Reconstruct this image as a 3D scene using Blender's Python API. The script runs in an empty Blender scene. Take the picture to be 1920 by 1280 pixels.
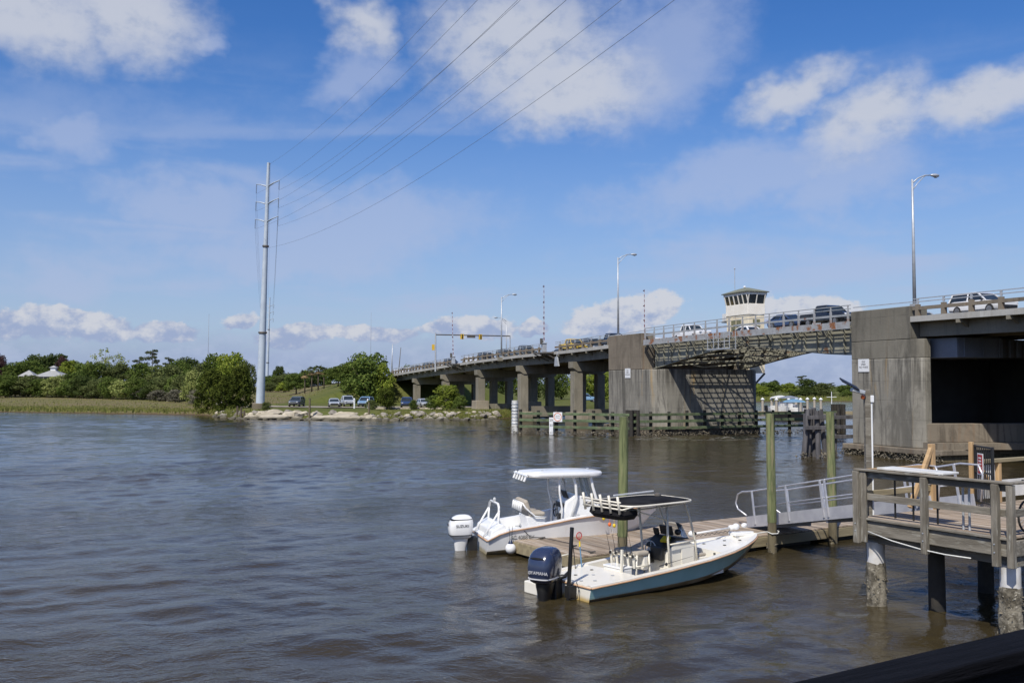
import bpy, bmesh, math, random
import numpy as np
from mathutils import Vector, Matrix

random.seed(7)
R = math.radians
scene = bpy.context.scene
COL = scene.collection

# ------------------------------------------------------------------ camera
CAMZ = 5.0
PITCH = math.atan(80.0 / 1800.0)
cam_d = bpy.data.cameras.new("camera")
cam_d.sensor_width = 36.0
cam_d.lens = 33.75
cam_d.clip_start = 0.05
cam_d.clip_end = 9000
cam = bpy.data.objects.new("camera", cam_d)
cam.location = (0, 0, CAMZ)
cam.rotation_euler = (R(90) + PITCH, 0, 0)
COL.objects.link(cam)
scene.camera = cam

# ------------------------------------------------------------------ light and sky
SUN_V = Vector((0.335, 0.755, -1.0)).normalized()       # the way the light travels
SUN_EL = math.asin(-SUN_V.z)
SUN_AZ = math.atan2(-SUN_V.x, -SUN_V.y)
sun_d = bpy.data.lights.new("sun", 'SUN')
sun_d.energy = 4.4
sun_d.angle = R(0.55)
sun_d.color = (1.0, 0.95, 0.86)
sun = bpy.data.objects.new("sun", sun_d)
sun.rotation_euler = SUN_V.to_track_quat('-Z', 'Y').to_euler()
sun.location = (-40, -60, 90)
COL.objects.link(sun)

SKY_STRENGTH = 0.1
scene.view_settings.view_transform = 'Standard'
scene.view_settings.look = 'None'
scene.view_settings.gamma = 1.0
scene.view_settings.exposure = 0.10
scene.view_settings.use_curve_mapping = False
scene.cycles.use_denoising = True
scene.cycles.max_bounces = 8
scene.cycles.transparent_max_bounces = 8
scene.cycles.caustics_reflective = False
scene.cycles.caustics_refractive = False


class NT:
    """small helper around a node tree"""
    def __init__(s, tree):
        s.t = tree
        s.n = tree.nodes
        s.l = tree.links

    def new(s, kind, **kw):
        n = s.n.new(kind)
        for k, v in kw.items():
            setattr(n, k, v)
        return n

    def put(s, sock, v):
        if v is None:
            return
        if hasattr(v, 'is_linked') or hasattr(v, 'links'):
            s.l.new(v, sock)
        else:
            sock.default_value = v

    def math(s, op, a, b=None, c=None, clamp=False):
        n = s.new('ShaderNodeMath', operation=op, use_clamp=clamp)
        s.put(n.inputs[0], a)
        s.put(n.inputs[1], b)
        s.put(n.inputs[2], c)
        return n.outputs[0]

    def sstep(s, v, lo, hi, a=0.0, b=1.0):
        n = s.new('ShaderNodeMapRange', interpolation_type='SMOOTHSTEP')
        s.put(n.inputs['Value'], v)
        n.inputs['From Min'].default_value = lo
        n.inputs['From Max'].default_value = hi
        n.inputs['To Min'].default_value = a
        n.inputs['To Max'].default_value = b
        return n.outputs[0]

    def mix(s, f, a, b, mode='MIX'):
        n = s.new('ShaderNodeMix', data_type='RGBA', blend_type=mode)
        n.clamp_factor = True
        s.put(n.inputs[0], f)
        s.put(n.inputs[6], a if not isinstance(a, tuple) else tuple(a[:3]) + (1,))
        s.put(n.inputs[7], b if not isinstance(b, tuple) else tuple(b[:3]) + (1,))
        return n.outputs[2]

    def noise(s, vec, scale, detail=4, rough=0.55, w=0.0, dist=0.0):
        n = s.new('ShaderNodeTexNoise')
        s.put(n.inputs['Vector'], vec)
        n.inputs['Scale'].default_value = scale
        n.inputs['Detail'].default_value = detail
        n.inputs['Roughness'].default_value = rough
        n.inputs['Distortion'].default_value = dist
        return n.outputs['Fac']

    def mapping(s, vec, scale=(1, 1, 1), loc=(0, 0, 0), rot=(0, 0, 0)):
        n = s.new('ShaderNodeMapping')
        s.put(n.inputs['Vector'], vec)
        n.inputs['Scale'].default_value = scale
        n.inputs['Rotation'].default_value = rot
        s.put(n.inputs['Location'], loc)
        return n.outputs[0]

    def comb(s, x, y, z):
        n = s.new('ShaderNodeCombineXYZ')
        s.put(n.inputs[0], x)
        s.put(n.inputs[1], y)
        s.put(n.inputs[2], z)
        return n.outputs[0]


def ray(px, py):
    """world direction through a point of the 1920 x 1280 photograph"""
    u, v = (px - 960) / 1800.0, (640 - py) / 1800.0
    return Vector((u, math.cos(PITCH) - v * math.sin(PITCH), math.sin(PITCH) + v * math.cos(PITCH)))


def on_z(px, py, z):
    d = ray(px, py)
    t = (z - CAMZ) / d.z
    return Vector((d.x * t, d.y * t, z))


def on_y(px, py, Y):
    d = ray(px, py)
    t = Y / d.y
    return Vector((d.x * t, Y, CAMZ + d.z * t))


def azel(px, py):
    d = ray(px, py).normalized()
    return math.degrees(math.atan2(d.x, d.y)), math.degrees(math.asin(d.z))


world = bpy.data.worlds.new("World")
scene.world = world
world.use_nodes = True
world.cycles.sampling_method = 'MANUAL'
world.cycles.sample_map_resolution = 256
W = NT(world.node_tree)
W.n.clear()
sky = W.new('ShaderNodeTexSky', sky_type='NISHITA')
sky.sun_disc = False
sky.sun_elevation = SUN_EL
sky.sun_rotation = SUN_AZ % (2 * math.pi)
sky.air_density = 1.0
sky.dust_density = 0.6
sky.ozone_density = 2.2
hs = W.new('ShaderNodeHueSaturation')
hs.inputs['Saturation'].default_value = 1.38
hs.inputs['Hue'].default_value = 0.514
hs.inputs['Value'].default_value = 1.16
W.l.new(sky.outputs[0], hs.inputs['Color'])
tc = W.new('ShaderNodeTexCoord')
D = tc.outputs['Generated']
nrm = W.new('ShaderNodeVectorMath', operation='NORMALIZE')
W.l.new(D, nrm.inputs[0])
sep = W.new('ShaderNodeSeparateXYZ')
W.l.new(nrm.outputs[0], sep.inputs[0])
az = W.math('MULTIPLY', W.math('ARCTAN2', sep.outputs[0], sep.outputs[1]), 57.2958)
el = W.math('MULTIPLY', W.math('ARCSINE', sep.outputs[2]), 57.2958)
elp = W.math('MAXIMUM', el, -1.0)
sph = W.comb(az, elp, 0.0)
wn = W.new('ShaderNodeTexNoise')
W.l.new(W.mapping(sph, (0.17, 0.21, 1), (3, 1, 0)), wn.inputs['Vector'])
wn.inputs['Scale'].default_value = 1.0
wn.inputs['Detail'].default_value = 4.0
wn.inputs['Roughness'].default_value = 0.62
n_big = wn.outputs['Fac']
n_mid = W.noise(W.mapping(sph, (0.62, 0.85, 1), (13, 7, 0)), 1.0, 5, 0.62)
n_str = W.noise(W.mapping(sph, (0.06, 0.36, 1), (41, 3, 0), (0, 0, -0.13)), 1.0, 3, 0.55, dist=0.5)
nb = W.math('SUBTRACT', n_big, 0.5)
nm = W.math('SUBTRACT', n_mid, 0.5)


def warp(amount):
    a = W.new('ShaderNodeVectorMath', operation='MULTIPLY_ADD')
    W.l.new(wn.outputs['Color'], a.inputs[0])
    a.inputs[1].default_value = (amount, amount, 0)
    b = W.new('ShaderNodeVectorMath', operation='ADD')
    W.l.new(sph, b.inputs[0])
    b.inputs[1].default_value = (-amount / 2, -amount / 2, 0)
    W.l.new(b.outputs[0], a.inputs[2])
    return a.outputs[0]


sph_hi = warp(5.5)
sph_lo = warp(2.2)


def pd(p):
    return p / 1800.0 * 57.3


def field(vec, blobs):
    """clouds set in the dome by azimuth and elevation: 1 at a core, 0 at its rim"""
    o = None
    for px, py, rx, ry, rot in blobs:
        a, e = azel(px, py)
        m_ = W.new('ShaderNodeMapping', vector_type='TEXTURE')
        W.l.new(vec, m_.inputs['Vector'])
        m_.inputs['Location'].default_value = (a, e, 0)
        m_.inputs['Rotation'].default_value = (0, 0, R(rot))
        m_.inputs['Scale'].default_value = (pd(rx), pd(ry), 1)
        g = W.new('ShaderNodeTexGradient', gradient_type='SPHERICAL')
        W.l.new(m_.outputs[0], g.inputs['Vector'])
        o = g.outputs['Fac'] if o is None else W.math('MAXIMUM', o, g.outputs['Fac'])
    return o


F_HI = field(sph_hi, [(40, 10, 300, 120, -4), (240, 30, 200, 130, -8), (585, -30, 110, 40, 4), (690, 50, 92, 62, 14),
                      (975, 70, 265, 190, -6), (1065, 165, 225, 120, 4), (1490, 175, 165, 60, 22), (1630, 225, 175, 95, 26), (1850, 170, 220, 66, 14)])
F_VEIL = field(sph_hi, [(672, 140, 130, 75, 14), (1235, 115, 260, 160, 25), (1590, 335, 190, 90, 12), (146, 236, 85, 70, -10), (395, 95, 50, 36, 0),
                        (650, 430, 420, 120, 8), (350, 372, 230, 70, -8), (520, 482, 340, 60, 4), (130, 520, 120, 65, 0), (1420, 330, 420, 90, 10)])
F_LO = field(sph_lo, [(75, 606, 170, 52, 2), (170, 614, 110, 46, 0), (308, 620, 100, 34, 6), (450, 603, 45, 24, 14), (545, 628, 110, 36, 4),
                      (1165, 590, 180, 52, 14), (1222, 568, 90, 46, 6), (1500, 582, 180, 56, -2), (880, 616, 150, 32, 0), (1000, 619, 50, 24, 0),
                      (700, 622, 160, 26, 0)])
# the rest of the dome goes on with the same sort of weather
side = W.sstep(W.math('ABSOLUTE', az), 31.0, 44.0)
over = W.sstep(el, 24.0, 34.0)
out = W.math('MAXIMUM', side, over)
F_HI = W.math('MAXIMUM', F_HI, W.math('MULTIPLY', W.sstep(n_big, 0.46, 0.72), W.math('MULTIPLY', out, 0.8)))
F_LO = W.math('MAXIMUM', F_LO, W.math('MULTIPLY', W.math('MULTIPLY', W.sstep(n_mid, 0.42, 0.62), W.sstep(el, 8.0, 3.0)), W.math('MULTIPLY', side, 0.7)))
d_hi = W.math('ADD', F_HI, W.math('ADD', W.math('MULTIPLY', nm, 0.34), W.math('MULTIPLY', nb, 0.30)))
d_hi = W.math('MULTIPLY', W.math('MULTIPLY', W.sstep(d_hi, 0.03, 0.82), W.sstep(F_HI, 0.0, 0.2)), 0.90)
d_ve = W.math('ADD', F_VEIL, W.math('ADD', W.math('MULTIPLY', nm, 0.5), W.math('MULTIPLY', nb, 0.5)))
d_ve = W.math('MULTIPLY', W.math('MULTIPLY', W.sstep(d_ve, 0.05, 0.75), W.sstep(F_VEIL, 0.0, 0.25)), 0.58)
d_lo = W.math('ADD', F_LO, W.math('MULTIPLY', nm, 0.9))
d_lo = W.math('MULTIPLY', W.math('MULTIPLY', W.sstep(d_lo, 0.29, 0.46), W.sstep(F_LO, 0.0, 0.1)), 0.95)
# hazy cloud bank hugging the horizon, with puffed tops
bank_top = W.math('ADD', 3.0, W.math('ADD', W.math('MULTIPLY', nm, 3.2), W.math('MULTIPLY', nb, 3.0)))
bank = W.math('MULTIPLY', W.sstep(W.math('SUBTRACT', bank_top, el), -0.7, 1.8), 0.62)
streaks = W.math('MULTIPLY', W.math('MULTIPLY', W.sstep(W.math('ADD', n_str, W.math('MULTIPLY', nm, 0.25)), 0.42, 0.72), W.sstep(el, 22.0, 8.0)), 0.60)

S = 1.0 / SKY_STRENGTH
hi_col = W.mix(W.sstep(W.math('ADD', n_mid, W.math('MULTIPLY', F_HI, 0.25)), 0.34, 0.72), (0.36 * S, 0.42 * S, 0.56 * S), (0.53 * S, 0.56 * S, 0.64 * S))
lo_col = W.mix(W.sstep(W.math('ADD', n_mid, W.math('MULTIPLY', W.math('SUBTRACT', el, 3.6), 0.09)), 0.36, 0.60),
               (0.31 * S, 0.38 * S, 0.56 * S), (0.57 * S, 0.59 * S, 0.65 * S))
bank_col = W.mix(W.sstep(n_mid, 0.38, 0.68), (0.27 * S, 0.345 * S, 0.54 * S), (0.37 * S, 0.44 * S, 0.61 * S))

c = hs.outputs[0]
c = W.mix(W.sstep(el, 20.0, -1.0, 0.0, 0.72), c, (0.26 * S, 0.345 * S, 0.60 * S))
c = W.mix(W.math('MAXIMUM', d_ve, streaks), c, (0.40 * S, 0.47 * S, 0.66 * S))
c = W.mix(bank, c, bank_col)
c = W.mix(d_lo, c, lo_col)
c = W.mix(d_hi, c, hi_col)
bg = W.new('ShaderNodeBackground')
bg.inputs['Strength'].default_value = SKY_STRENGTH
W.l.new(c, bg.inputs['Color'])
wo = W.new('ShaderNodeOutputWorld')
W.l.new(bg.outputs[0], wo.inputs['Surface'])


# ------------------------------------------------------------------ materials
def principled(name):
    m = bpy.data.materials.new(name)
    m.use_nodes = True
    t = NT(m.node_tree)
    b = t.n.get('Principled BSDF')
    return m, t, b


def mat(name, c1, c2=None, scale=3.0, rough=0.6, metal=0.0, bump=0.0, bscale=None, stretch=(1, 1, 1),
        detail=5, rand=0.0, spec=0.5, c3=None, c3_at=(0.62, 0.72), c3_scale=1.0, c3_stretch=(1, 1, 1),
        lo=0.36, hi=0.64, coat=0.0):
    m, t, b = principled(name)
    tc_ = t.new('ShaderNodeTexCoord')
    vec = tc_.outputs['Object']
    info = t.new('ShaderNodeObjectInfo')
    off = t.math('MULTIPLY', info.outputs['Random'], 37.0) if rand else None
    loc = t.comb(off, off, off) if rand else (0, 0, 0)
    v1 = t.mapping(vec, stretch, loc)
    if c2 is None:
        c2 = tuple(x * 0.82 for x in c1)
    f = t.noise(v1, scale, detail)
    col = t.mix(t.sstep(f, lo, hi), c1, c2)
    if c3:
        g = t.noise(t.mapping(vec, c3_stretch, loc if rand else (5, 3, 1)), c3_scale, 6, 0.62)
        col = t.mix(t.sstep(g, c3_at[0], c3_at[1]), col, c3)
    if rand:
        k = t.math('ADD', 1.0 - rand, t.math('MULTIPLY', info.outputs['Random'], 2 * rand))
        mm = t.new('ShaderNodeVectorMath', operation='SCALE')
        t.l.new(col, mm.inputs[0])
        t.l.new(k, mm.inputs['Scale'])
        col = mm.outputs[0]
    t.l.new(col, b.inputs['Base Color'])
    b.inputs['Roughness'].default_value = rough
    b.inputs['Metallic'].default_value = metal
    b.inputs['Specular IOR Level'].default_value = spec
    if coat:
        b.inputs['Coat Weight'].default_value = coat
        b.inputs['Coat Roughness'].default_value = 0.06
    if bump:
        bn = t.new('ShaderNodeBump')
        bn.inputs['Strength'].default_value = min(1.0, bump)
        bn.inputs['Distance'].default_value = 0.02 if bump <= 1 else 0.02 * bump
        t.l.new(t.noise(v1, bscale or scale * 4, 6), bn.inputs['Height'])
        t.l.new(bn.outputs[0], b.inputs['Normal'])
    return m


def concrete(name, base, dark, warm, streak=1.0, pour=1.25, green=None, seam=None):
    """weathered cast concrete: pour lines, drips, blotches"""
    m, t, b = principled(name)
    vec = t.new('ShaderNodeTexCoord').outputs['Object']
    sp = t.new('ShaderNodeSeparateXYZ')
    t.l.new(vec, sp.inputs[0])
    big = t.noise(vec, 0.35, 6, 0.6)
    fine = t.noise(vec, 4.0, 6, 0.65)
    drip = t.noise(t.mapping(vec, (1.3, 1.3, 0.13)), 1.0, 6, 0.66, dist=0.9)
    drip2 = t.noise(t.mapping(vec, (0.75, 0.75, 0.07), (9, 4, 2)), 1.0, 5, 0.6, dist=0.6)
    col = t.mix(t.sstep(big, 0.3, 0.7), base, tuple(x * 0.78 for x in base))
    col = t.mix(t.math('MULTIPLY', t.sstep(drip, 0.50, 0.66), 0.72 * streak), col, dark)
    col = t.mix(t.math('MULTIPLY', t.sstep(drip2, 0.57, 0.68), 0.65 * streak), col, warm)
    col = t.mix(t.math('MULTIPLY', t.sstep(fine, 0.52, 0.74), 0.28), col, tuple(x * 1.25 for x in base))
    band = t.math('FRACT', t.math('DIVIDE', sp.outputs[2], pour))
    rowid = t.math('FLOOR', t.math('DIVIDE', sp.outputs[2], pour))
    wn = t.new('ShaderNodeTexWhiteNoise', noise_dimensions='1D')
    t.l.new(rowid, wn.inputs['W'])
    col = t.mix(t.math('MULTIPLY', wn.outputs['Value'], 0.22), col, tuple(x * 0.62 for x in base))
    patch = t.noise(t.mapping(vec, (0.28, 0.28, 0.16), (4, 1, 8)), 1.0, 6, 0.7, dist=0.8)
    col = t.mix(t.math('MULTIPLY', t.sstep(patch, 0.50, 0.66), 0.62 * streak), col, tuple(x * 0.42 for x in base))
    pale = t.noise(t.mapping(vec, (0.9, 0.9, 0.22), (1, 7, 3)), 1.0, 6, 0.7, dist=0.8)
    col = t.mix(t.math('MULTIPLY', t.sstep(pale, 0.56, 0.70), 0.5), col, tuple(min(0.6, x * 1.35) for x in base))
    if seam:
        run = t.noise(t.mapping(vec, (2.4, 2.4, 0.07), (6, 6, 1)), 1.0, 5, 0.7, dist=0.5)
        fall = t.math('MULTIPLY', t.sstep(sp.outputs[2], seam - 3.2, seam - 0.3), t.sstep(run, 0.47, 0.60))
        col = t.mix(t.math('MULTIPLY', fall, 0.85), col, tuple(x * 0.75 for x in dark))
        run2 = t.noise(t.mapping(vec, (3.1, 3.1, 0.06), (1, 2, 9)), 1.0, 5, 0.7, dist=0.4)
        fall2 = t.math('MULTIPLY', t.sstep(sp.outputs[2], seam - 4.5, seam - 0.2), t.sstep(run2, 0.56, 0.66))
        col = t.mix(t.math('MULTIPLY', fall2, 0.6), col, tuple(x * 1.5 for x in base))
    line = t.math('MULTIPLY', t.math('MULTIPLY', t.sstep(band, 0.0, 0.03, 1.0, 0.0), 0.55), t.sstep(big, 0.40, 0.60))
    col = t.mix(line, col, dark)
    if green:
        lowz = t.math('MULTIPLY', t.sstep(t.math('ADD', sp.outputs[2], t.math('MULTIPLY', fine, 0.9)), 1.5, 0.7), 0.75)
        col = t.mix(lowz, col, green)
    t.l.new(col, b.inputs['Base Color'])
    b.inputs['Roughness'].default_value = 0.88
    b.inputs['Specular IOR Level'].default_value = 0.25
    bn = t.new('ShaderNodeBump')
    bn.inputs['Strength'].default_value = 0.45
    bn.inputs['Distance'].default_value = 0.03
    t.l.new(t.math('ADD', fine, t.math('MULTIPLY', line, -1.0)), bn.inputs['Height'])
    t.l.new(bn.outputs[0], b.inputs['Normal'])
    return m


def foliage(name, c1, c2, trans=0.32):
    m = bpy.data.materials.new(name)
    m.use_nodes = True
    t = NT(m.node_tree)
    t.n.clear()
    o = t.new('ShaderNodeOutputMaterial')
    geo = t.new('ShaderNodeNewGeometry')
    info = t.new('ShaderNodeObjectInfo')
    vec = t.new('ShaderNodeTexCoord').outputs['Object']
    clump = t.noise(vec, 7.0, 3)
    f = t.math('ADD', t.math('MULTIPLY', geo.outputs['Random Per Island'], 0.55), t.math('MULTIPLY', clump, 0.6))
    col = t.mix(t.sstep(f, 0.25, 0.85), c1, c2)
    k = t.math('ADD', 0.82, t.math('MULTIPLY', info.outputs['Random'], 0.36))
    mm = t.new('ShaderNodeVectorMath', operation='SCALE')
    t.l.new(col, mm.inputs[0])
    t.l.new(k, mm.inputs['Scale'])
    d = t.new('ShaderNodeBsdfDiffuse')
    tr = t.new('ShaderNodeBsdfTranslucent')
    t.l.new(mm.outputs[0], d.inputs['Color'])
    t.l.new(mm.outputs[0], tr.inputs['Color'])
    ms = t.new('ShaderNodeMixShader')
    ms.inputs[0].default_value = trans
    t.l.new(d.outputs[0], ms.inputs[1])
    t.l.new(tr.outputs[0], ms.inputs[2])
    t.l.new(ms.outputs[0], o.inputs['Surface'])
    return m


M = {}
M['conc'] = concrete('pier_concrete', (0.29, 0.272, 0.23), (0.075, 0.07, 0.062), (0.33, 0.22, 0.09), 1.2, 1.3, (0.16, 0.125, 0.075), 6.7)
M['conc_dark'] = concrete('dark_cast_concrete', (0.205, 0.19, 0.155), (0.085, 0.08, 0.07), (0.17, 0.14, 0.10), 0.9, 1.6)
M['conc_brown'] = concrete('stained_concrete', (0.235, 0.20, 0.155), (0.085, 0.07, 0.055), (0.22, 0.12, 0.06), 1.0, 1.3)
M['conc_span'] = concrete('span_concrete', (0.275, 0.25, 0.195), (0.12, 0.115, 0.10), (0.23, 0.19, 0.13), 0.6, 2.2)
M['conc_edge'] = concrete('pale_deck_edge', (0.46, 0.45, 0.42), (0.26, 0.25, 0.23), (0.38, 0.33, 0.25), 0.4, 3.0)
M['conc_light'] = concrete('footing_concrete', (0.36, 0.31, 0.24), (0.17, 0.14, 0.10), (0.30, 0.22, 0.13), 0.6, 0.8, (0.10, 0.085, 0.05))
M['asphalt'] = mat('asphalt', (0.055, 0.055, 0.055), (0.085, 0.082, 0.078), 2.0, 0.9, bump=0.3, bscale=30)
M['steel'] = mat('painted_bridge_steel', (0.34, 0.36, 0.38), (0.27, 0.29, 0.30), 1.2, 0.55, c3=(0.20, 0.085, 0.035), c3_at=(0.63, 0.70),
                 c3_scale=0.9, bump=0.1)
M['steel_rust'] = mat('rusty_bridge_steel', (0.35, 0.36, 0.37), (0.28, 0.28, 0.28), 1.6, 0.6, c3=(0.24, 0.10, 0.04), c3_at=(0.52, 0.62),
                      c3_scale=1.4, bump=0.1)
M['steel_cream'] = mat('cream_bridge_steel', (0.33, 0.32, 0.25), (0.25, 0.24, 0.19), 0.8, 0.6, c3=(0.16, 0.085, 0.045), c3_at=(0.60, 0.70),
                       c3_scale=0.8)
M['steel_dark'] = mat('dark_steel', (0.09, 0.09, 0.085), (0.12, 0.10, 0.08), 1.5, 0.6)
M['steel_blue'] = mat('blue_grey_plate', (0.19, 0.21, 0.25), (0.16, 0.18, 0.22), 0.7, 0.6)
M['galv'] = mat('galvanised_steel', (0.50, 0.52, 0.54), (0.42, 0.44, 0.46), 3.0, 0.45, 0.35)
M['pole'] = mat('pale_pole_steel', (0.46, 0.52, 0.58), (0.40, 0.46, 0.53), 0.8, 0.5, 0.0)
M['alu'] = mat('brushed_aluminium', (0.62, 0.62, 0.64), (0.52, 0.52, 0.55), 5, 0.38, 0.55)
M['alu_dull'] = mat('dull_aluminium_plate', (0.44, 0.44, 0.46), (0.37, 0.37, 0.40), 2.5, 0.5, 0.15, bump=0.1)
M['white'] = mat('white_gelcoat', (0.80, 0.80, 0.79), (0.75, 0.75, 0.74), 1.2, 0.22, coat=0.3)
M['white_dirty'] = mat('weathered_white_plastic', (0.72, 0.72, 0.70), (0.58, 0.57, 0.53), 2.0, 0.45)
M['cream'] = mat('cream_gelcoat', (0.80, 0.77, 0.69), (0.75, 0.71, 0.62), 1.0, 0.28, coat=0.2)
M['cream_tube'] = mat('cream_powder_coat', (0.72, 0.68, 0.58), (0.66, 0.62, 0.52), 3, 0.35)
M['teal'] = mat('teal_gelcoat', (0.28, 0.50, 0.52), (0.33, 0.56, 0.58), 1.6, 0.16, coat=0.6)
M['bottom'] = mat('stained_hull_bottom', (0.34, 0.28, 0.20), (0.24, 0.19, 0.12), 2.5, 0.5, c3=(0.16, 0.115, 0.05), c3_at=(0.5, 0.7))
M['rub'] = mat('tan_rub_rail', (0.50, 0.30, 0.17), (0.42, 0.25, 0.14), 3, 0.5)
M['navy'] = mat('navy_cowling_paint', (0.020, 0.028, 0.062), (0.026, 0.036, 0.075), 1.0, 0.22, coat=0.8)
M['black'] = mat('black_plastic', (0.012, 0.012, 0.013), (0.02, 0.02, 0.02), 4, 0.4)
M['canvas'] = mat('black_canvas', (0.010, 0.010, 0.012), (0.020, 0.020, 0.022), 2.5, 0.9, spec=0.1, bump=0.5, bscale=9)
M['rubber'] = mat('tyre_rubber', (0.02, 0.02, 0.02), (0.028, 0.028, 0.028), 6, 0.8)
M['tan'] = mat('tan_vinyl', (0.42, 0.37, 0.30), (0.36, 0.32, 0.26), 3, 0.6)
M['letter_dark'] = mat('dark_lettering', (0.03, 0.03, 0.035), None, 1, 0.5)
M['letter_pale'] = mat('pale_lettering', (0.62, 0.62, 0.64), None, 1, 0.4)
M['glass'] = mat('dark_window_glass', (0.02, 0.025, 0.03), (0.03, 0.04, 0.045), 0.5, 0.06, spec=0.7)
M['yellow'] = mat('yellow_plastic', (0.75, 0.55, 0.03), None, 2, 0.5)
M['orange'] = mat('orange_plastic', (0.80, 0.16, 0.03), None, 2, 0.5)
M['red'] = mat('red_paint', (0.45, 0.03, 0.03), None, 2, 0.5)
M['signal_yellow'] = mat('signal_yellow', (0.75, 0.48, 0.04), None, 2, 0.5)
M['blue'] = mat('blue_canvas', (0.11, 0.22, 0.34), (0.14, 0.26, 0.38), 2, 0.7)
M['wire'] = mat('weathered_wire', (0.24, 0.26, 0.30), None, 2, 0.6)
M['rope'] = mat('white_rope', (0.68, 0.68, 0.65), (0.55, 0.55, 0.52), 30, 0.8)
M['rope_dark'] = mat('dark_rope', (0.04, 0.04, 0.045), None, 30, 0.8)
M['rope_green'] = mat('green_rope', (0.25, 0.42, 0.22), None, 30, 0.8)
M['skin'] = mat('oyster_shell', (0.20, 0.175, 0.13), (0.10, 0.085, 0.06), 6, 0.9, c3=(0.42, 0.39, 0.32), c3_at=(0.60, 0.70), c3_scale=9)
M['plank'] = mat('weathered_deck_plank', (0.36, 0.285, 0.21), (0.22, 0.165, 0.115), 2.2, 0.85, stretch=(0.4, 3.5, 3.5), rand=0.30, bump=0.5,
                 c3=(0.42, 0.37, 0.31), c3_at=(0.50, 0.68), c3_scale=3, c3_stretch=(0.2, 4, 4))
M['timber_grey'] = mat('grey_weathered_timber', (0.21, 0.19, 0.155), (0.13, 0.115, 0.09), 2.4, 0.9, stretch=(0.5, 3, 3), rand=0.14, bump=0.6,
                       c3=(0.30, 0.29, 0.25), c3_at=(0.54, 0.68), c3_scale=4, c3_stretch=(0.5, 3, 3))
M['timber_new'] = mat('new_pine_timber', (0.50, 0.34, 0.18), (0.40, 0.26, 0.13), 2.0, 0.8, stretch=(0.6, 3, 3), rand=0.1, bump=0.3)
M['timber_dock'] = mat('dock_frame_timber', (0.30, 0.25, 0.15), (0.22, 0.18, 0.11), 2.0, 0.9, stretch=(0.4, 3, 3), rand=0.12, bump=0.5)
M['green_pile'] = mat('treated_green_pile', (0.195, 0.215, 0.095), (0.09, 0.11, 0.045), 3.4, 0.92, stretch=(4.0, 4.0, 0.4), bump=1.0, bscale=14,
                      c3=(0.27, 0.23, 0.13), c3_at=(0.52, 0.66), c3_scale=2.5, c3_stretch=(2.5, 2.5, 0.25))
M['pile_wet'] = mat('weathered_pile_foot', (0.15, 0.125, 0.075), (0.095, 0.08, 0.05), 3.0, 0.9, stretch=(2, 2, 0.5), bump=0.6, bscale=12)
M['pile_black'] = mat('tarred_pile', (0.022, 0.020, 0.017), (0.035, 0.030, 0.024), 3.0, 0.8, bump=0.6, bscale=8)
M['fender_green'] = mat('green_fender_timber', (0.11, 0.15, 0.075), (0.065, 0.085, 0.045), 1.2, 0.85, stretch=(0.4, 2, 2), rand=0.16, bump=0.3,
                        c3=(0.15, 0.13, 0.09), c3_at=(0.54, 0.68), c3_scale=1.2)
M['dolphin'] = mat('grey_dolphin_pile', (0.12, 0.115, 0.12), (0.065, 0.062, 0.065), 2.0, 0.85, stretch=(2, 2, 0.3), bump=0.5)
M['sleeve'] = mat('white_pvc_sleeve', (0.66, 0.65, 0.64), (0.54, 0.52, 0.48), 2.5, 0.5, c3=(0.40, 0.30, 0.18), c3_at=(0.54, 0.70), c3_scale=1.5,
                  c3_stretch=(1, 1, 0.5))
M['oyster'] = mat('barnacle_crust', (0.24, 0.215, 0.165), (0.07, 0.06, 0.042), 5, 0.95, bump=1.0, bscale=28, c3=(0.40, 0.37, 0.30),
                  c3_at=(0.58, 0.66), c3_scale=14)
M['house_wall'] = mat('tower_cream_wall', (0.80, 0.71, 0.52), (0.72, 0.62, 0.44), 1.0, 0.8, c3=(0.42, 0.28, 0.12), c3_at=(0.62, 0.74), c3_scale=0.9,
                      c3_stretch=(1, 1, 0.3))
M['house_white'] = mat('tower_white_band', (0.84, 0.80, 0.71), (0.78, 0.73, 0.63), 1.0, 0.7)
M['house_roof'] = mat('tower_olive_roof', (0.18, 0.19, 0.14), (0.15, 0.155, 0.115), 1.5, 0.8)
M['curtain'] = mat('olive_blind', (0.20, 0.19, 0.10), (0.14, 0.14, 0.08), 3, 0.7)
M['roof_metal'] = mat('pale_metal_roof', (0.36, 0.36, 0.35), (0.31, 0.31, 0.30), 1.0, 0.5)
M['house_grey'] = mat('grey_siding', (0.28, 0.27, 0.25), (0.23, 0.22, 0.20), 1.0, 0.8)  # plain dark grey for house walls, porch posts and one roof
M['rock'] = mat('riprap_rock', (0.34, 0.31, 0.26), (0.22, 0.195, 0.16), 1.4, 0.95, rand=0.30, bump=0.9, bscale=6)
M['slab'] = mat('pale_concrete_rubble', (0.47, 0.42, 0.325), (0.33, 0.29, 0.215), 0.9, 0.95, rand=0.12, bump=0.9, bscale=3,
                c3=(0.26, 0.22, 0.16), c3_at=(0.60, 0.74), c3_scale=0.9)
M['bark'] = mat('tree_bark', (0.11, 0.085, 0.06), (0.075, 0.06, 0.042), 4, 0.95, bump=0.6)
M['stripe_red'] = mat('barrier_red', (0.20, 0.03, 0.035), None, 2, 0.5)
M['stripe_white'] = mat('barrier_white', (0.55, 0.55, 0.58), None, 2, 0.5)
M['sign_white'] = mat('sign_white', (0.76, 0.77, 0.78), (0.70, 0.71, 0.72), 2, 0.5)
M['sign_orange'] = mat('sign_orange', (0.70, 0.20, 0.05), None, 2, 0.5)
M['rail_black'] = mat('black_painted_rail', (0.003, 0.003, 0.004), (0.006, 0.006, 0.008), 9, 0.75, spec=0.08, bump=0.5, stretch=(0.3, 4, 4))
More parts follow.
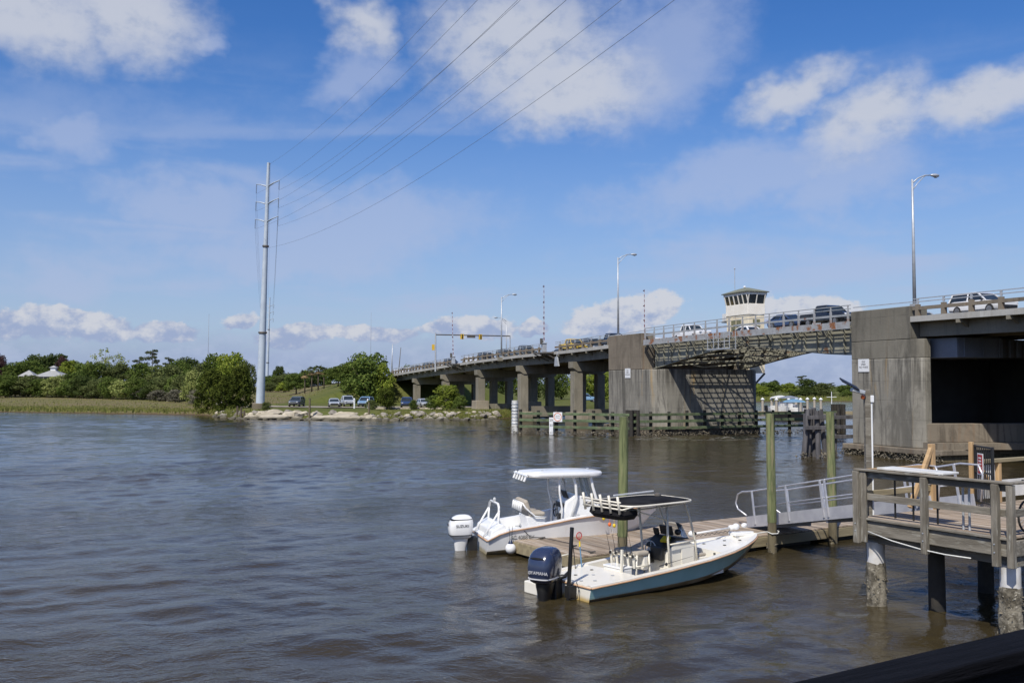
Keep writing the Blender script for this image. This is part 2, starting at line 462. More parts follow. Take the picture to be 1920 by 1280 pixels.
M['pit_shade'] = mat('painted_pit_shade', (0.045, 0.045, 0.045), None, 1, 0.9)  # near-black colour standing in for the shade inside the pier chamber
M['solar'] = mat('solar_cells', (0.02, 0.021, 0.03), None, 3, 0.5, spec=0.2)
M['lampglass'] = mat('lamp_lens', (0.55, 0.56, 0.55), None, 2, 0.3)
M['rim'] = mat('alloy_rim', (0.35, 0.35, 0.36), None, 2, 0.35, 0.6)
M['head'] = mat('headlight_lens', (0.75, 0.76, 0.78), None, 2, 0.1)
M['tail'] = mat('tail_light_lens', (0.32, 0.02, 0.02), None, 2, 0.2)


def wet_foot(m):
    """stones are dark and weedy where the tide wets them"""
    t = NT(m.node_tree)
    b = t.n.get('Principled BSDF')
    src = b.inputs['Base Color'].links[0].from_socket
    pos = t.new('ShaderNodeNewGeometry').outputs['Position']
    sp = t.new('ShaderNodeSeparateXYZ')
    t.l.new(pos, sp.inputs[0])
    n1 = t.noise(pos, 1.6, 5, 0.6)
    f = t.sstep(t.math('SUBTRACT', sp.outputs[2], t.math('MULTIPLY', n1, 0.5)), 0.25, -0.05)
    t.l.new(t.mix(t.math('MULTIPLY', f, 0.85), src, (0.055, 0.05, 0.030)), b.inputs['Base Color'])


wet_foot(M['rock'])
wet_foot(M['slab'])


def stained(name, c1, c2, stain):
    """gelcoat with a ragged waterline scum"""
    m = mat(name, c1, c2, 1.1, 0.26, coat=0.25)
    t = NT(m.node_tree)
    b = t.n.get('Principled BSDF')
    src = b.inputs['Base Color'].links[0].from_socket
    vec = t.new('ShaderNodeTexCoord').outputs['Object']
    sp = t.new('ShaderNodeSeparateXYZ')
    t.l.new(vec, sp.inputs[0])
    n1 = t.noise(t.mapping(vec, (3, 3, 1)), 1.0, 6, 0.7)
    f = t.sstep(t.math('ADD', sp.outputs[2], t.math('MULTIPLY', n1, -0.16)), 0.10, -0.03)
    run = t.noise(t.mapping(vec, (5, 5, 0.5), (2, 2, 2)), 1.0, 5, 0.6)
    f = t.math('MAXIMUM', f, t.math('MULTIPLY', t.sstep(run, 0.62, 0.78), 0.28))
    t.l.new(t.mix(f, src, stain), b.inputs['Base Color'])
    return m


M['cream_hull'] = stained('stained_cream_hull', (0.80, 0.77, 0.69), (0.75, 0.71, 0.62), (0.50, 0.36, 0.14))
M['white_hull'] = stained('stained_white_hull', (0.78, 0.78, 0.77), (0.73, 0.73, 0.72), (0.46, 0.40, 0.26))
M['teal_hull'] = stained('scuffed_teal_hull', (0.29, 0.50, 0.49), (0.34, 0.56, 0.55), (0.34, 0.38, 0.28))


def paint(name, c):
    return mat(name, c, tuple(x * 0.93 for x in c), 0.8, 0.25, coat=0.7)


PAINT = {'white': paint('car_white', (0.74, 0.74, 0.74)), 'silver': paint('car_silver', (0.40, 0.43, 0.46)),
         'grey': paint('car_grey', (0.10, 0.115, 0.125)), 'black': paint('car_black', (0.014, 0.015, 0.018)),
         'blue': paint('car_blue', (0.03, 0.055, 0.13)), 'lightblue': paint('car_light_blue', (0.20, 0.33, 0.48)),
         'red': paint('car_red', (0.22, 0.03, 0.03)), 'tan': paint('car_tan', (0.36, 0.31, 0.23)),
         'yellow': paint('car_yellow', (0.62, 0.42, 0.05))}

F_OAK = foliage('oak_leaves', (0.068, 0.107, 0.026), (0.146, 0.187, 0.046))
F_DARK = foliage('dark_leaves', (0.043, 0.067, 0.023), (0.094, 0.121, 0.036))
F_LIGHT = foliage('fresh_leaves', (0.146, 0.205, 0.032), (0.274, 0.312, 0.056))
F_OLIVE = foliage('olive_leaves', (0.080, 0.105, 0.036), (0.145, 0.165, 0.060))
F_CEDAR = foliage('cedar_leaves', (0.040, 0.058, 0.014), (0.110, 0.130, 0.026))
F_GREY = foliage('grey_scrub_leaves', (0.155, 0.149, 0.108), (0.230, 0.216, 0.162), 0.2)
F_LACY = foliage('pale_green_leaves', (0.196, 0.240, 0.073), (0.323, 0.347, 0.121))
F_PINE = foliage('pine_needles', (0.049, 0.067, 0.036), (0.099, 0.111, 0.056))
F_PALM = foliage('palm_fronds', (0.088, 0.125, 0.032), (0.167, 0.187, 0.056), 0.2)
F_DEAD = foliage('dead_fronds', (0.270, 0.196, 0.101), (0.392, 0.297, 0.162), 0.2)
F_MAROON = foliage('maroon_leaves', (0.054, 0.032, 0.035), (0.088, 0.051, 0.049), 0.2)
F_GRASS = foliage('marsh_grass_blades', (0.135, 0.169, 0.041), (0.257, 0.243, 0.081), 0.25)


# ------------------------------------------------------------------ mesh building
class MB:
    def __init__(s):
        s.v, s.f, s.m = [], [], []

    def add(s, vs, fs, mi=0):
        o = len(s.v)
        s.v += [tuple(p) for p in vs]
        s.f += [tuple(i + o for i in f) for f in fs]
        s.m += [mi] * len(fs)
        return s

    def box(s, c, size, mi=0, rz=0.0, ry=0.0, rx=0.0, taper=1.0):
        hx, hy, hz = (q / 2 for q in size)
        mt = Matrix.Translation(c) @ Matrix.Rotation(rz, 4, 'Z') @ Matrix.Rotation(ry, 4, 'Y') @ Matrix.Rotation(rx, 4, 'X')
        vs = []
        for z, k in ((-hz, 1.0), (hz, taper)):
            for x, y in ((-hx, -hy), (hx, -hy), (hx, hy), (-hx, hy)):
                vs.append(mt @ Vector((x * k, y * k, z)))
        return s.add(vs, [(3, 2, 1, 0), (4, 5, 6, 7), (0, 1, 5, 4), (1, 2, 6, 5), (2, 3, 7, 6), (3, 0, 4, 7)], mi)

    def span(s, x0, x1, y0, y1, z0, z1, mi=0):
        return s.box(((x0 + x1) / 2, (y0 + y1) / 2, (z0 + z1) / 2), (abs(x1 - x0), abs(y1 - y0), abs(z1 - z0)), mi)

    def bar(s, a, b, w, h, mi=0, up=(0, 0, 1)):
        a, b = Vector(a), Vector(b)
        d = (b - a).normalized()
        u = Vector(up)
        if abs(d.dot(u)) > 0.98:
            u = Vector((0, 1, 0))
        sd = d.cross(u).normalized()
        u = sd.cross(d)
        vs = []
        for p in (a, b):
            for i, j in ((-1, -1), (1, -1), (1, 1), (-1, 1)):
                vs.append(p + sd * (i * w / 2) + u * (j * h / 2))
        return s.add(vs, [(3, 2, 1, 0), (4, 5, 6, 7), (0, 1, 5, 4), (1, 2, 6, 5), (2, 3, 7, 6), (3, 0, 4, 7)], mi)

    def tube(s, pts, r, n=8, mi=0, cap=True):
        pts = [Vector(p) for p in pts]
        rs = r if isinstance(r, (list, tuple)) else [r] * len(pts)
        rings = []
        prev = None
        for i, p in enumerate(pts):
            if i == 0:
                d = pts[1] - pts[0]
            elif i == len(pts) - 1:
                d = pts[-1] - pts[-2]
            else:
                d = (pts[i + 1] - pts[i]).normalized() + (pts[i] - pts[i - 1]).normalized()
            d.normalize()
            if prev is None:
                u = Vector((0, 0, 1)) if abs(d.z) < 0.9 else Vector((1, 0, 0))
            else:
                u = prev
            u = (u - d * u.dot(d))
            u.normalize()
            prev = u
            w = d.cross(u)
            rings.append([p + (u * math.cos(t) + w * math.sin(t)) * rs[i] for t in
                          (2 * math.pi * k / n for k in range(n))])
        return s.loft(rings, mi, True, cap)

    def loft(s, rings, mi=0, closed=True, cap=True):
        n = len(rings[0])
        o = len(s.v)
        for rg in rings:
            s.v += [tuple(p) for p in rg]
        for i in range(len(rings) - 1):
            for k in range(n if closed else n - 1):
                k2 = (k + 1) % n
                s.f.append((o + i * n + k, o + i * n + k2, o + (i + 1) * n + k2, o + (i + 1) * n + k))
                s.m.append(mi)
        if cap and closed:
            s.f.append(tuple(o + k for k in reversed(range(n))))
            s.f.append(tuple(o + (len(rings) - 1) * n + k for k in range(n)))
            s.m += [mi, mi]
        return s

    def lathe(s, prof, n=16, c=(0, 0, 0), mi=0, cap=True):
        rings = [[(c[0] + r * math.cos(2 * math.pi * k / n), c[1] + r * math.sin(2 * math.pi * k / n), c[2] + z) for k in range(n)]
                 for r, z in prof]
        return s.loft(rings, mi, True, cap)

    def ball(s, c, r, n=10, m=6, mi=0, sc=(1, 1, 1)):
        rings = []
        for j in range(m + 1):
            t = math.pi * (j + 0.001) / (m + 0.002)
            rings.append([(c[0] + sc[0] * r * math.sin(t) * math.cos(2 * math.pi * k / n),
                           c[1] + sc[1] * r * math.sin(t) * math.sin(2 * math.pi * k / n),
                           c[2] - sc[2] * r * math.cos(t)) for k in range(n)])
        return s.loft(rings, mi)

    def prism(s, poly, a0, a1, axis='z', mi=0):
        """polygon extruded along an axis; poly coords are the other two in order"""
        def pt(p, a):
            if axis == 'z':
                return (p[0], p[1], a)
            if axis == 'y':
                return (p[0], a, p[1])
            return (a, p[0], p[1])
        n = len(poly)
        vs = [pt(p, a0) for p in poly] + [pt(p, a1) for p in poly]
        fs = [tuple(reversed(range(n))), tuple(range(n, 2 * n))]
        fs += [(k, (k + 1) % n, n + (k + 1) % n, n + k) for k in range(n)]
        return s.add(vs, fs, mi)

    def mesh(s, name, mats, smooth=False, fix=True):
        me = bpy.data.meshes.new(name)
        me.from_pydata(s.v, [], s.f)
        for q in (mats if isinstance(mats, (list, tuple)) else [mats]):
            me.materials.append(q)
        if len(set(s.m)) > 1 or (s.m and s.m[0]):
            me.polygons.foreach_set('material_index', s.m)
        if fix:
            bm = bmesh.new()
            bm.from_mesh(me)
            bmesh.ops.recalc_face_normals(bm, faces=bm.faces)
            bm.to_mesh(me)
            bm.free()
        if smooth:
            me.polygons.foreach_set('use_smooth', [True] * len(me.polygons))
            if smooth is not True:
                me.set_sharp_from_angle(angle=R(smooth))
        me.update()
        return me

    def obj(s, name, mats, parent=None, smooth=False, bevel=0.0, kind=None):
        return link(name, s.mesh(name, mats, smooth), parent, kind=kind, bevel=bevel)


def link(name, me, parent=None, loc=None, rot=None, kind=None, bevel=0.0, scale=None):
    o = bpy.data.objects.new(name, me)
    COL.objects.link(o)
    if parent is not None:
        o.parent = parent
    if loc is not None:
        o.location = loc
    if rot is not None:
        o.rotation_euler = rot
    if scale is not None:
        o.scale = scale
    if kind:
        o['kind'] = kind
    if bevel:
        b = o.modifiers.new('bevel', 'BEVEL')
        b.width = bevel
        b.segments = 2
        b.limit_method = 'ANGLE'
    return o


def tag(o, label=None, cat=None, group=None, kind=None):
    if label:
        o['label'] = label
    if cat:
        o['category'] = cat
    if group:
        o['group'] = group
    if kind:
        o['kind'] = kind
    return o


def thing(name, label, cat, loc=(0, 0, 0), rz=0.0, group=None):
    o = bpy.data.objects.new(name, None)
    o.empty_display_size = 0.3
    COL.objects.link(o)
    o.location = loc
    o.rotation_euler = (0, 0, rz)
    return tag(o, label, cat, group)


def copy_tree(o, parent=None):
    c_ = o.copy()
    COL.objects.link(c_)
    c_.parent = parent
    for ch in [q for q in o.children]:
        copy_tree(ch, c_)
    return c_


def lettering(s, size, m, parent, loc, rot, align='CENTER', ext=0.002, name='lettering', sx=1.0):
    cu = bpy.data.curves.new('lettering', 'FONT')
    cu.body = s
    cu.size = size
    cu.align_x = align
    cu.align_y = 'CENTER'
    cu.extrude = ext
    tmp = bpy.data.objects.new('tmp_text', cu)
    COL.objects.link(tmp)
    dg = bpy.context.evaluated_depsgraph_get()
    me = bpy.data.meshes.new_from_object(tmp.evaluated_get(dg), depsgraph=dg)
    bpy.data.objects.remove(tmp)
    bpy.data.curves.remove(cu)
    me.name = name
    me.materials.clear()
    me.materials.append(m)
    o = bpy.data.objects.new(name, me)
    COL.objects.link(o)
    o.parent = parent
    o.location = loc
    o.rotation_euler = rot
    o.scale = (sx, 1, 1)
    return o


def lerp(tab, x):
    if x <= tab[0][0]:
        return tab[0][1]
    for (x0, y0), (x1, y1) in zip(tab, tab[1:]):
        if x <= x1:
            return y0 + (y1 - y0) * (x - x0) / (x1 - x0)
    return tab[-1][1]


def frange(a, b, st):
    n = max(1, int(round((b - a) / st)))
    return [a + (b - a) * i / n for i in range(n + 1)]


# ------------------------------------------------------------------ water
def water_material():
    m, t, b = principled('river_water')
    vec = t.new('ShaderNodeTexCoord').outputs['Object']
    silt = t.noise(t.mapping(vec, (0.05, 0.09, 1)), 1.0, 4)
    col = t.mix(t.sstep(silt, 0.3, 0.7), (0.047, 0.036, 0.017), (0.036, 0.028, 0.014))
    # thin broken foam where the current boils past the fender
    sp = t.new('ShaderNodeSeparateXYZ')
    t.l.new(vec, sp.inputs[0])
    gx = t.math('MULTIPLY', t.math('SUBTRACT', sp.outputs[0], 15.0), 0.075)
    gy = t.math('MULTIPLY', t.math('SUBTRACT', sp.outputs[1], 89.0), 0.26)
    near = t.sstep(t.math('ADD', t.math('MULTIPLY', gx, gx), t.math('MULTIPLY', gy, gy)), 1.1, 0.2)
    fn = t.noise(t.mapping(vec, (0.5, 1.9, 1), (0, 0, 0), (0, 0, 0.2)), 1.0, 6, 0.7, dist=1.2)
    foam = t.math('MULTIPLY', t.math('MULTIPLY', t.sstep(fn, 0.54, 0.64), near), 0.55)
    col = t.mix(foam, col, (0.42, 0.42, 0.40))
    t.l.new(col, b.inputs['Base Color'])
    t.l.new(t.math('ADD', 0.06, t.math('MULTIPLY', foam, 0.5)), b.inputs['Roughness'])
    b.inputs['IOR'].default_value = 1.333
    b.inputs['Specular IOR Level'].default_value = 0.5
    patch = t.noise(t.mapping(vec, (0.045, 0.11, 1), (3, 8, 0)), 1.0, 4, 0.6, dist=0.6)
    k = t.sstep(patch, 0.36, 0.66, 0.35, 1.0)
    a = t.noise(t.mapping(vec, (2.1, 2.9, 1)), 1.0, 4, 0.6, dist=0.7)
    d = t.noise(t.mapping(vec, (7.0, 9.5, 1), (2, 7, 0), (0, 0, 0.25)), 1.0, 3, 0.6)
    h = t.math('MULTIPLY', t.math('ADD', a, t.math('MULTIPLY', d, 0.40)), k)
    bn = t.new('ShaderNodeBump')
    bn.inputs['Strength'].default_value = 0.7
    bn.inputs['Distance'].default_value = 0.075
    t.l.new(h, bn.inputs['Height'])
    t.l.new(bn.outputs[0], b.inputs['Normal'])
    return m


M['water'] = water_material()


def axis_grid(parts):
    out = [parts[0][0]]
    for a, b_, st in parts:
        n = max(1, int(round((b_ - a) / st)))
        out += [a + (b_ - a) * i / n for i in range(1, n + 1)]
    return np.array(out)


def build_water():
    xs = axis_grid([(-3000, -400, 650), (-400, -120, 20), (-120, -60, 1.2), (-60, -25, 0.4), (-25, 25, 0.15), (25, 60, 0.5), (60, 120, 1.6),
                    (120, 400, 20), (400, 3000, 650)])
    ys = axis_grid([(-300, 0, 50), (0, 12, 1.5), (12, 45, 0.11), (45, 80, 0.2), (80, 150, 0.45), (150, 240, 2.0), (240, 500, 26), (500, 4000, 500)])
    X, Y = np.meshgrid(xs, ys)
    rg = np.random.RandomState(4)
    Z = np.zeros_like(X)
    dist = np.sqrt(X ** 2 + Y ** 2)
    patch = 0.60 + 0.48 * np.sin(X * 0.055 + 1.3 * np.sin(Y * 0.06)) * np.sin(Y * 0.085 + 0.8 * np.sin(X * 0.04) + 1.0)
    for i in range(64):
        lam = 0.42 * (9.0 / 0.42) ** (rg.rand() ** 1.25)
        th = R(86) + rg.uniform(-1.25, 1.25)
        kx, ky = math.cos(th) * 2 * math.pi / lam, math.sin(th) * 2 * math.pi / lam
        slope = 0.030 if lam < 1.1 else (0.023 if lam < 3.2 else 0.009)
        amp = slope * lam / (2 * math.pi)
        reach = np.clip(1.5 - dist / (lam * 70.0), 0, 1)
        Z += amp * np.sin(kx * X + ky * Y + rg.rand() * 6.28 + 0.5 * np.sin(X * 0.13 + Y * 0.21 + i)) * reach
    Z *= patch
    # broken water where the current runs round the bridge piers
    for cx, cy, sx, sy, am in ((13, 90.5, 11, 2.6, 0.055), (22, 91, 7, 3.5, 0.05), (19, 62, 6, 4, 0.02)):
        g = np.exp(-(((X - cx) / sx) ** 2 + ((Y - cy) / sy) ** 2))
        rr = np.zeros_like(X)
        for i in range(14):
            lam = 0.9 + 2.4 * rg.rand()
            th = rg.rand() * 3.14
            rr += np.sin(math.cos(th) * 6.28 / lam * X + math.sin(th) * 6.28 / lam * Y + rg.rand() * 6.28)
        Z += am * g * rr / 2.2
    edge = (np.abs(X) < 110) & (Y > 12) & (Y < 235)
    Z = np.where(edge, Z, 0.0)
    ny, nx = X.shape
    me = bpy.data.meshes.new('water')
    co = np.stack([X, Y, Z], -1).reshape(-1, 3)
    idx = np.arange(ny * nx).reshape(ny, nx)
    q = np.stack([idx[:-1, :-1], idx[:-1, 1:], idx[1:, 1:], idx[1:, :-1]], -1).reshape(-1, 4)
    me.vertices.add(len(co))
    me.vertices.foreach_set('co', co.ravel())
    me.loops.add(q.size)
    me.loops.foreach_set('vertex_index', q.ravel())
    me.polygons.add(len(q))
    me.polygons.foreach_set('loop_start', np.arange(0, q.size, 4))
    me.polygons.foreach_set('use_smooth', np.ones(len(q), dtype=bool))
    me.update()
    me.validate()
    me.materials.append(M['water'])
    o = link('water', me, kind='structure')
    tag(o, 'brown rippled tidal river reflecting the blue sky')


build_water()

# ------------------------------------------------------------------ bridge frame and terrain
BO = Vector((24.4, 69.0, 0.0))
BANG = math.atan2(0.933, -0.36)
BX = Vector((math.cos(BANG), math.sin(BANG), 0))          # along the road, away from the viewer
BW = Vector((BX.y, -BX.x, 0))                              # across the road, away from the viewer
ZD = [(-60, 9.0), (-14.5, 9.4), (0, 9.5), (15, 9.55), (31, 9.45), (38.5, 9.25), (48.7, 9.05), (66, 8.9), (84, 8.55), (101.6, 8.03),
      (120, 7.47), (134, 7.0), (180, 5.7), (230, 4.5), (300, 2.9), (360, 2.5)]


def zd(L):
    return lerp(ZD, L)


def bw(L, w, z):
    return BO + BX * L + BW * w + Vector((0, 0, z))


SHORE = [(-420, 215), (-200, 196), (-92, 173), (-50, 156), (-40, 139), (-30, 135.5), (-20, 133), (-4.5, 135), (3, 147), (12, 163), (20, 190),
         (30, 225), (55, 262), (75, 276), (420, 296)]


def ground_z(X, Y):
    s = Y - lerp(SHORE, X)
    if s < -3:
        return -1.5
    if X < -52:
        g = -0.5 + 0.9 * min(1, max(0, (s + 2) / 3.0)) + max(0, s) * 0.0165
    elif X < -42:
        k = (X + 52) / 10.0
        g = (-0.5 + 0.9 * min(1, max(0, (s + 2) / 3.0)) + max(0, s) * 0.0165) * (1 - k) + k * (-0.8 + 2.0 * min(1, max(0, (s + 1.5) / 5.0)))
    elif X < 20:
        g = -0.8 + 2.0 * min(1, max(0, (s + 1.5) / 5.0))
    else:
        g = -0.5 + 1.0 * min(1, max(0, (s + 2) / 3.0)) + max(0, s) * 0.012
    g = min(g, 3.2)
    # road embankment past the abutment
    rel = Vector((X, Y, 0)) - BO
    L, w = rel.dot(BX), rel.dot(BW)
    if s > 2 and L > 95:
        side = max(0.0, -w - 0.5, w - 14.0)
        endd = max(0.0, 138.0 - L)
        e = zd(max(L, 134)) - 0.25 - side / 3.1 - endd / 1.7
        if e > g:
            g = e
        else:
            g = max(g, g + 0.5 * math.exp(-(g - e)) * 0)
    return g


def land_material():
    m, t, b = principled('river_bank_ground')
    geo = t.new('ShaderNodeNewGeometry')
    vec = geo.outputs['Position']
    sp = t.new('ShaderNodeSeparateXYZ')
    t.l.new(vec, sp.inputs[0])
    n1 = t.noise(vec, 0.09, 5, 0.6)
    n2 = t.noise(vec, 1.3, 6, 0.65)
    n3 = t.noise(t.mapping(vec, (0.03, 0.14, 1), (2, 5, 0)), 1.0, 5, 0.6)
    lawn = t.mix(t.sstep(n1, 0.35, 0.65), (0.082, 0.100, 0.024), (0.105, 0.112, 0.032))
    lawn = t.mix(t.math('MULTIPLY', t.sstep(n2, 0.45, 0.7), 0.5), lawn, (0.13, 0.12, 0.05))
    marsh = t.mix(t.sstep(n3, 0.40, 0.60), (0.175, 0.138, 0.078), (0.14, 0.138, 0.048))
    marsh = t.mix(t.math('MULTIPLY', t.sstep(n2, 0.42, 0.66), 0.5), marsh, (0.10, 0.088, 0.045))
    left = t.sstep(sp.outputs[0], -44.0, -50.0)
    col = t.mix(left, lawn, marsh)
    mud = t.sstep(t.math('ADD', sp.outputs[2], t.math('MULTIPLY', n2, 0.4)), 0.50, 0.22)
    col = t.mix(mud, col, (0.085, 0.062, 0.038))
    t.l.new(col, b.inputs['Base Color'])
    b.inputs['Roughness'].default_value = 0.95
    b.inputs['Specular IOR Level'].default_value = 0.1
    bn = t.new('ShaderNodeBump')
    bn.inputs['Strength'].default_value = 0.8
    bn.inputs['Distance'].default_value = 0.15
    t.l.new(n2, bn.inputs['Height'])
    t.l.new(bn.outputs[0], b.inputs['Normal'])
    return m


M['land'] = land_material()


def build_land():
    xs = axis_grid([(-420, -140, 10), (-140, -60, 3), (-60, 30, 1.2), (30, 120, 3), (120, 420, 12)])
    ys = axis_grid([(125, 200, 1.2), (200, 320, 3), (320, 700, 20)])
    rg = np.random.RandomState(9)
    vs, fs = [], []
    nx, ny = len(xs), len(ys)
    for y in ys:
        for x in xs:
            z = ground_z(x, y)
            if z > 0.2:
                z += 0.05 * math.sin(x * 0.7 + y * 0.3) * math.sin(y * 0.9) + rg.randn() * 0.02
            vs.append((x, y, z))
    for j in range(ny - 1):
        for i in range(nx - 1):
            a = j * nx + i
            if max(vs[a][2], vs[a + 1][2], vs[a + nx][2], vs[a + nx + 1][2]) > -1.4:
                fs.append((a, a + 1, a + nx + 1, a + nx))
    mb = MB()
    mb.v, mb.f, mb.m = vs, fs, [0] * len(fs)
    me = mb.mesh('river_bank', M['land'], smooth=True, fix=False)
    tag(link('river_bank', me, kind='structure'), 'low far bank with marsh at left, lawn embankment and parking strip')


build_land()
# gravel parking strip and drive on the far bank, and the road on the embankment
M['gravel'] = mat('pale_gravel_drive', (0.33, 0.29, 0.23), (0.26, 0.225, 0.175), 0.6, 0.95, bump=0.5, bscale=8)


def ribbon(name, pts, widths, m, lift=0.05, label=None):
    mb = MB()
    rings = []
    for i, p in enumerate(pts):
        p = Vector((p[0], p[1], 0))
        q = Vector((pts[min(i + 1, len(pts) - 1)][0], pts[min(i + 1, len(pts) - 1)][1], 0))
        o = Vector((pts[max(i - 1, 0)][0], pts[max(i - 1, 0)][1], 0))
        d = (q - o).normalized()
        s_ = Vector((-d.y, d.x, 0))
        row = []
        for k in range(7):
            r_ = p + s_ * widths[i] * (k / 6.0 - 0.5)
            row.append((r_.x, r_.y, ground_z(r_.x, r_.y) + lift))
        rings.append(row)
    mb.loft(rings, 0, closed=False, cap=False)
    o = mb.obj(name, m, smooth=True, kind='structure')
    if label:
        o['label'] = label
    return o


def densify(pts, n):
    out, ws = [], []
    for a, b_ in zip(pts, pts[1:]):
        for i in range(n):
            k = i / n
            out.append((a[0] + (b_[0] - a[0]) * k, a[1] + (b_[1] - a[1]) * k))
            ws.append(a[2] + (b_[2] - a[2]) * k)
    out.append(pts[-1][:2])
    ws.append(pts[-1][2])
    return out, ws


pts, ws = densify([(-62, 205, 4.0), (-52, 176, 5.0), (-42, 163, 7.0), (-30, 157, 9.0), (-10, 156, 9.0), (2, 168, 8.0)], 10)
ribbon('parking_strip', pts, ws, M['gravel'], 0.10, 'pale gravel parking strip behind the rocky shore')
pts, ws = densify([tuple(bw(L, 6.7, 0)[:2]) + (13.6,) for L in (139, 180, 230, 300, 380)], 6)
ribbon('approach_road', pts, ws, M['asphalt'], 0.16, 'asphalt approach road climbing the embankment to the bridge')


def build_marsh_grass():
    """ragged grass along the marsh and the foot of the bank: nobody could count it"""
    rg = random.Random(3)
    mb = MB()

    def blade(x, y, z, h, w):
        a = rg.uniform(0, 6.28)
        lx, ly = rg.uniform(-0.35, 0.35) * h, rg.uniform(-0.35, 0.35) * h
        dx, dy = math.cos(a) * w, math.sin(a) * w
        mb.add([(x - dx, y - dy, z), (x + dx, y + dy, z), (x + lx, y + ly, z + h)], [(0, 1, 2)])
    for i in range(15000):
        x = rg.uniform(-135, -44)
        s = abs(rg.gauss(0, 1)) * 9 if i % 3 else rg.uniform(0, 100)
        y = lerp(SHORE, x) + s
        z = ground_z(x, y)
        if z > 0.02:
            blade(x, y, z - 0.05, rg.uniform(0.2, 0.5) * (1.3 if s < 5 else 0.75), rg.uniform(0.05, 0.14))
    for i in range(5200):
        x = rg.uniform(-19, 1) if i % 4 else rg.uniform(-44, -36)
        y = lerp(SHORE, x) + abs(rg.gauss(1.0, 1.5))
        z = ground_z(x, y)
        if z > 0.05:
            blade(x, y, z - 0.05, rg.uniform(0.2, 0.55), rg.uniform(0.03, 0.08))
    for i in range(5000):
        x = rg.uniform(60, 190)
        y = lerp(SHORE, x) + rg.uniform(0, 14)
        z = ground_z(x, y)
        if z > 0.02:
            blade(x, y, z - 0.05, rg.uniform(0.5, 1.3), rg.uniform(0.06, 0.14))
    me = mb.mesh('marsh_grass', F_GRASS, fix=False)
    tag(link('marsh_grass', me, kind='stuff'), 'green and straw coloured marsh grass along the water', 'grass')


build_marsh_grass()


# ------------------------------------------------------------------ the bridge
def bthing(name, label, cat, group=None):
    return thing(name, label, cat, BO, BANG, group)


def sweep(poly, Ls, mi=0, mb=None, zf=zd):
    """section (w, dz) carried along the road"""
    mb = mb or MB()
    rings = [[(L, -w, zf(L) + dz) for w, dz in poly] for L in Ls]
    return mb.loft(rings, mi)


def rect(w0, w1, z0, z1):
    return [(w0, z0), (w1, z0), (w1, z1), (w0, z1)]


BRACKET = MB().prism([(0.0, -0.36), (-0.95, -0.36), (-0.95, -0.95)], -0.10, 0.10, 'x')   # (y, z) in local frame
BRACKET.span(-0.14, 0.14, 0.02, -0.30, -0.58, -0.36)
BRACKET_ME = BRACKET.mesh('bracket', M['conc_span'])
POST_ME = MB().box((0, -0.21, 0.40), (0.26, 0.28, 0.80), taper=0.93).mesh('parapet_post', M['conc_brown'])
PIPEPOST_ME = MB().box((0, -0.21, 1.02), (0.12, 0.10, 0.36)).mesh('handrail_post', M['galv'])


def parapet(t, L0, L1, gaps=()):
    def ok(L):
        return not any(a < L < b_ for a, b_ in gaps)
    Ls = [L0 + 0.2 + i * 2.2 for i in range(int((L1 - L0) / 2.2) + 1)]
    for L in Ls:
        if not ok(L):
            continue
        link('parapet_post', POST_ME, t, (L, 0, zd(L)))
        link('handrail_post', PIPEPOST_ME, t, (L, 0, zd(L)))
    segs, cur = [], L0
    for a, b_ in sorted(gaps):
        segs.append((cur, a))
        cur = b_
    segs.append((cur, L1))
    for a, b_ in segs:
        st = frange(a, b_, 4)
        sweep(rect(0.11, 0.31, 0.44, 0.66), st).obj('parapet_beam', M['conc_brown'], t)
        for dz in (0.98, 1.19):
            sweep(rect(0.19, 0.25, dz - 0.03, dz + 0.03), st).obj('handrail', M['galv'], t)
    st = frange(L0, L1, 6)
    sweep(rect(13.1, 13.34, 0.40, 0.68), st).obj('parapet_beam', M['conc_brown'], t)
    for dz in (0.98, 1.19):
        sweep(rect(13.2, 13.25, dz - 0.03, dz + 0.03), st).obj('handrail', M['galv'], t)
    for L in Ls:
        link('parapet_post', POST_ME, t, (L, -13.05, zd(L)))


def deck(t, L0, L1, girders=(0.95, 4.4, 8.0, 11.6, 12.7), gdepth=1.0, step=4.4, w0=0.012):
    st = frange(L0, L1, step)
    sweep(rect(w0, 13.5, -0.36, 0.0), st).obj('deck_slab', M['conc_span'], t)
    if w0 < 1:
        sweep(rect(-0.03, 0.01, -0.34, 0.03), st).obj('deck_edge', M['conc_edge'], t)
    sweep(rect(max(0.45, w0 + 0.02), 13.05, 0.004, 0.02), st).obj('road_surface', M['asphalt'], t)
    for w in girders:
        sweep(rect(w - 0.16, w + 0.16, -0.36 - gdepth, -0.362), st).obj('girder', M['conc_span'], t)


# --- the viaduct on the far side of the river
viaduct = bthing('bridge_viaduct', 'concrete viaduct on tall columns running left from the far bascule pier to the bank', 'bridge')
BENTS = (48.7, 66.0, 83.6, 101.6, 120.0)
cuts = (38.5,) + BENTS + (137.0,)
for a, b_ in zip(cuts, cuts[1:]):
    deck(viaduct, a + 0.015, b_ - 0.015)
parapet(viaduct, 38.6, 137.0, gaps=((53.4, 57.0), (91.0, 94.4)))
for i in range(25):
    L = 40.2 + i * 3.95
    link('bracket', BRACKET_ME, viaduct, (L, 0, zd(L)))
for a in (55.2, 92.7):          # platforms of the barrier gates
    mb = MB().span(a - 1.9, a + 1.9, 1.25, -0.3, zd(a) - 0.20, zd(a) - 0.02)
    for d in (-1.7, 0, 1.7):
        mb.bar((a + d, 1.15, zd(a) - 0.2), (a + d, -0.9, zd(a) - 1.1), 0.12, 0.12)
    mb.obj('gate_platform', M['steel_dark'], viaduct)
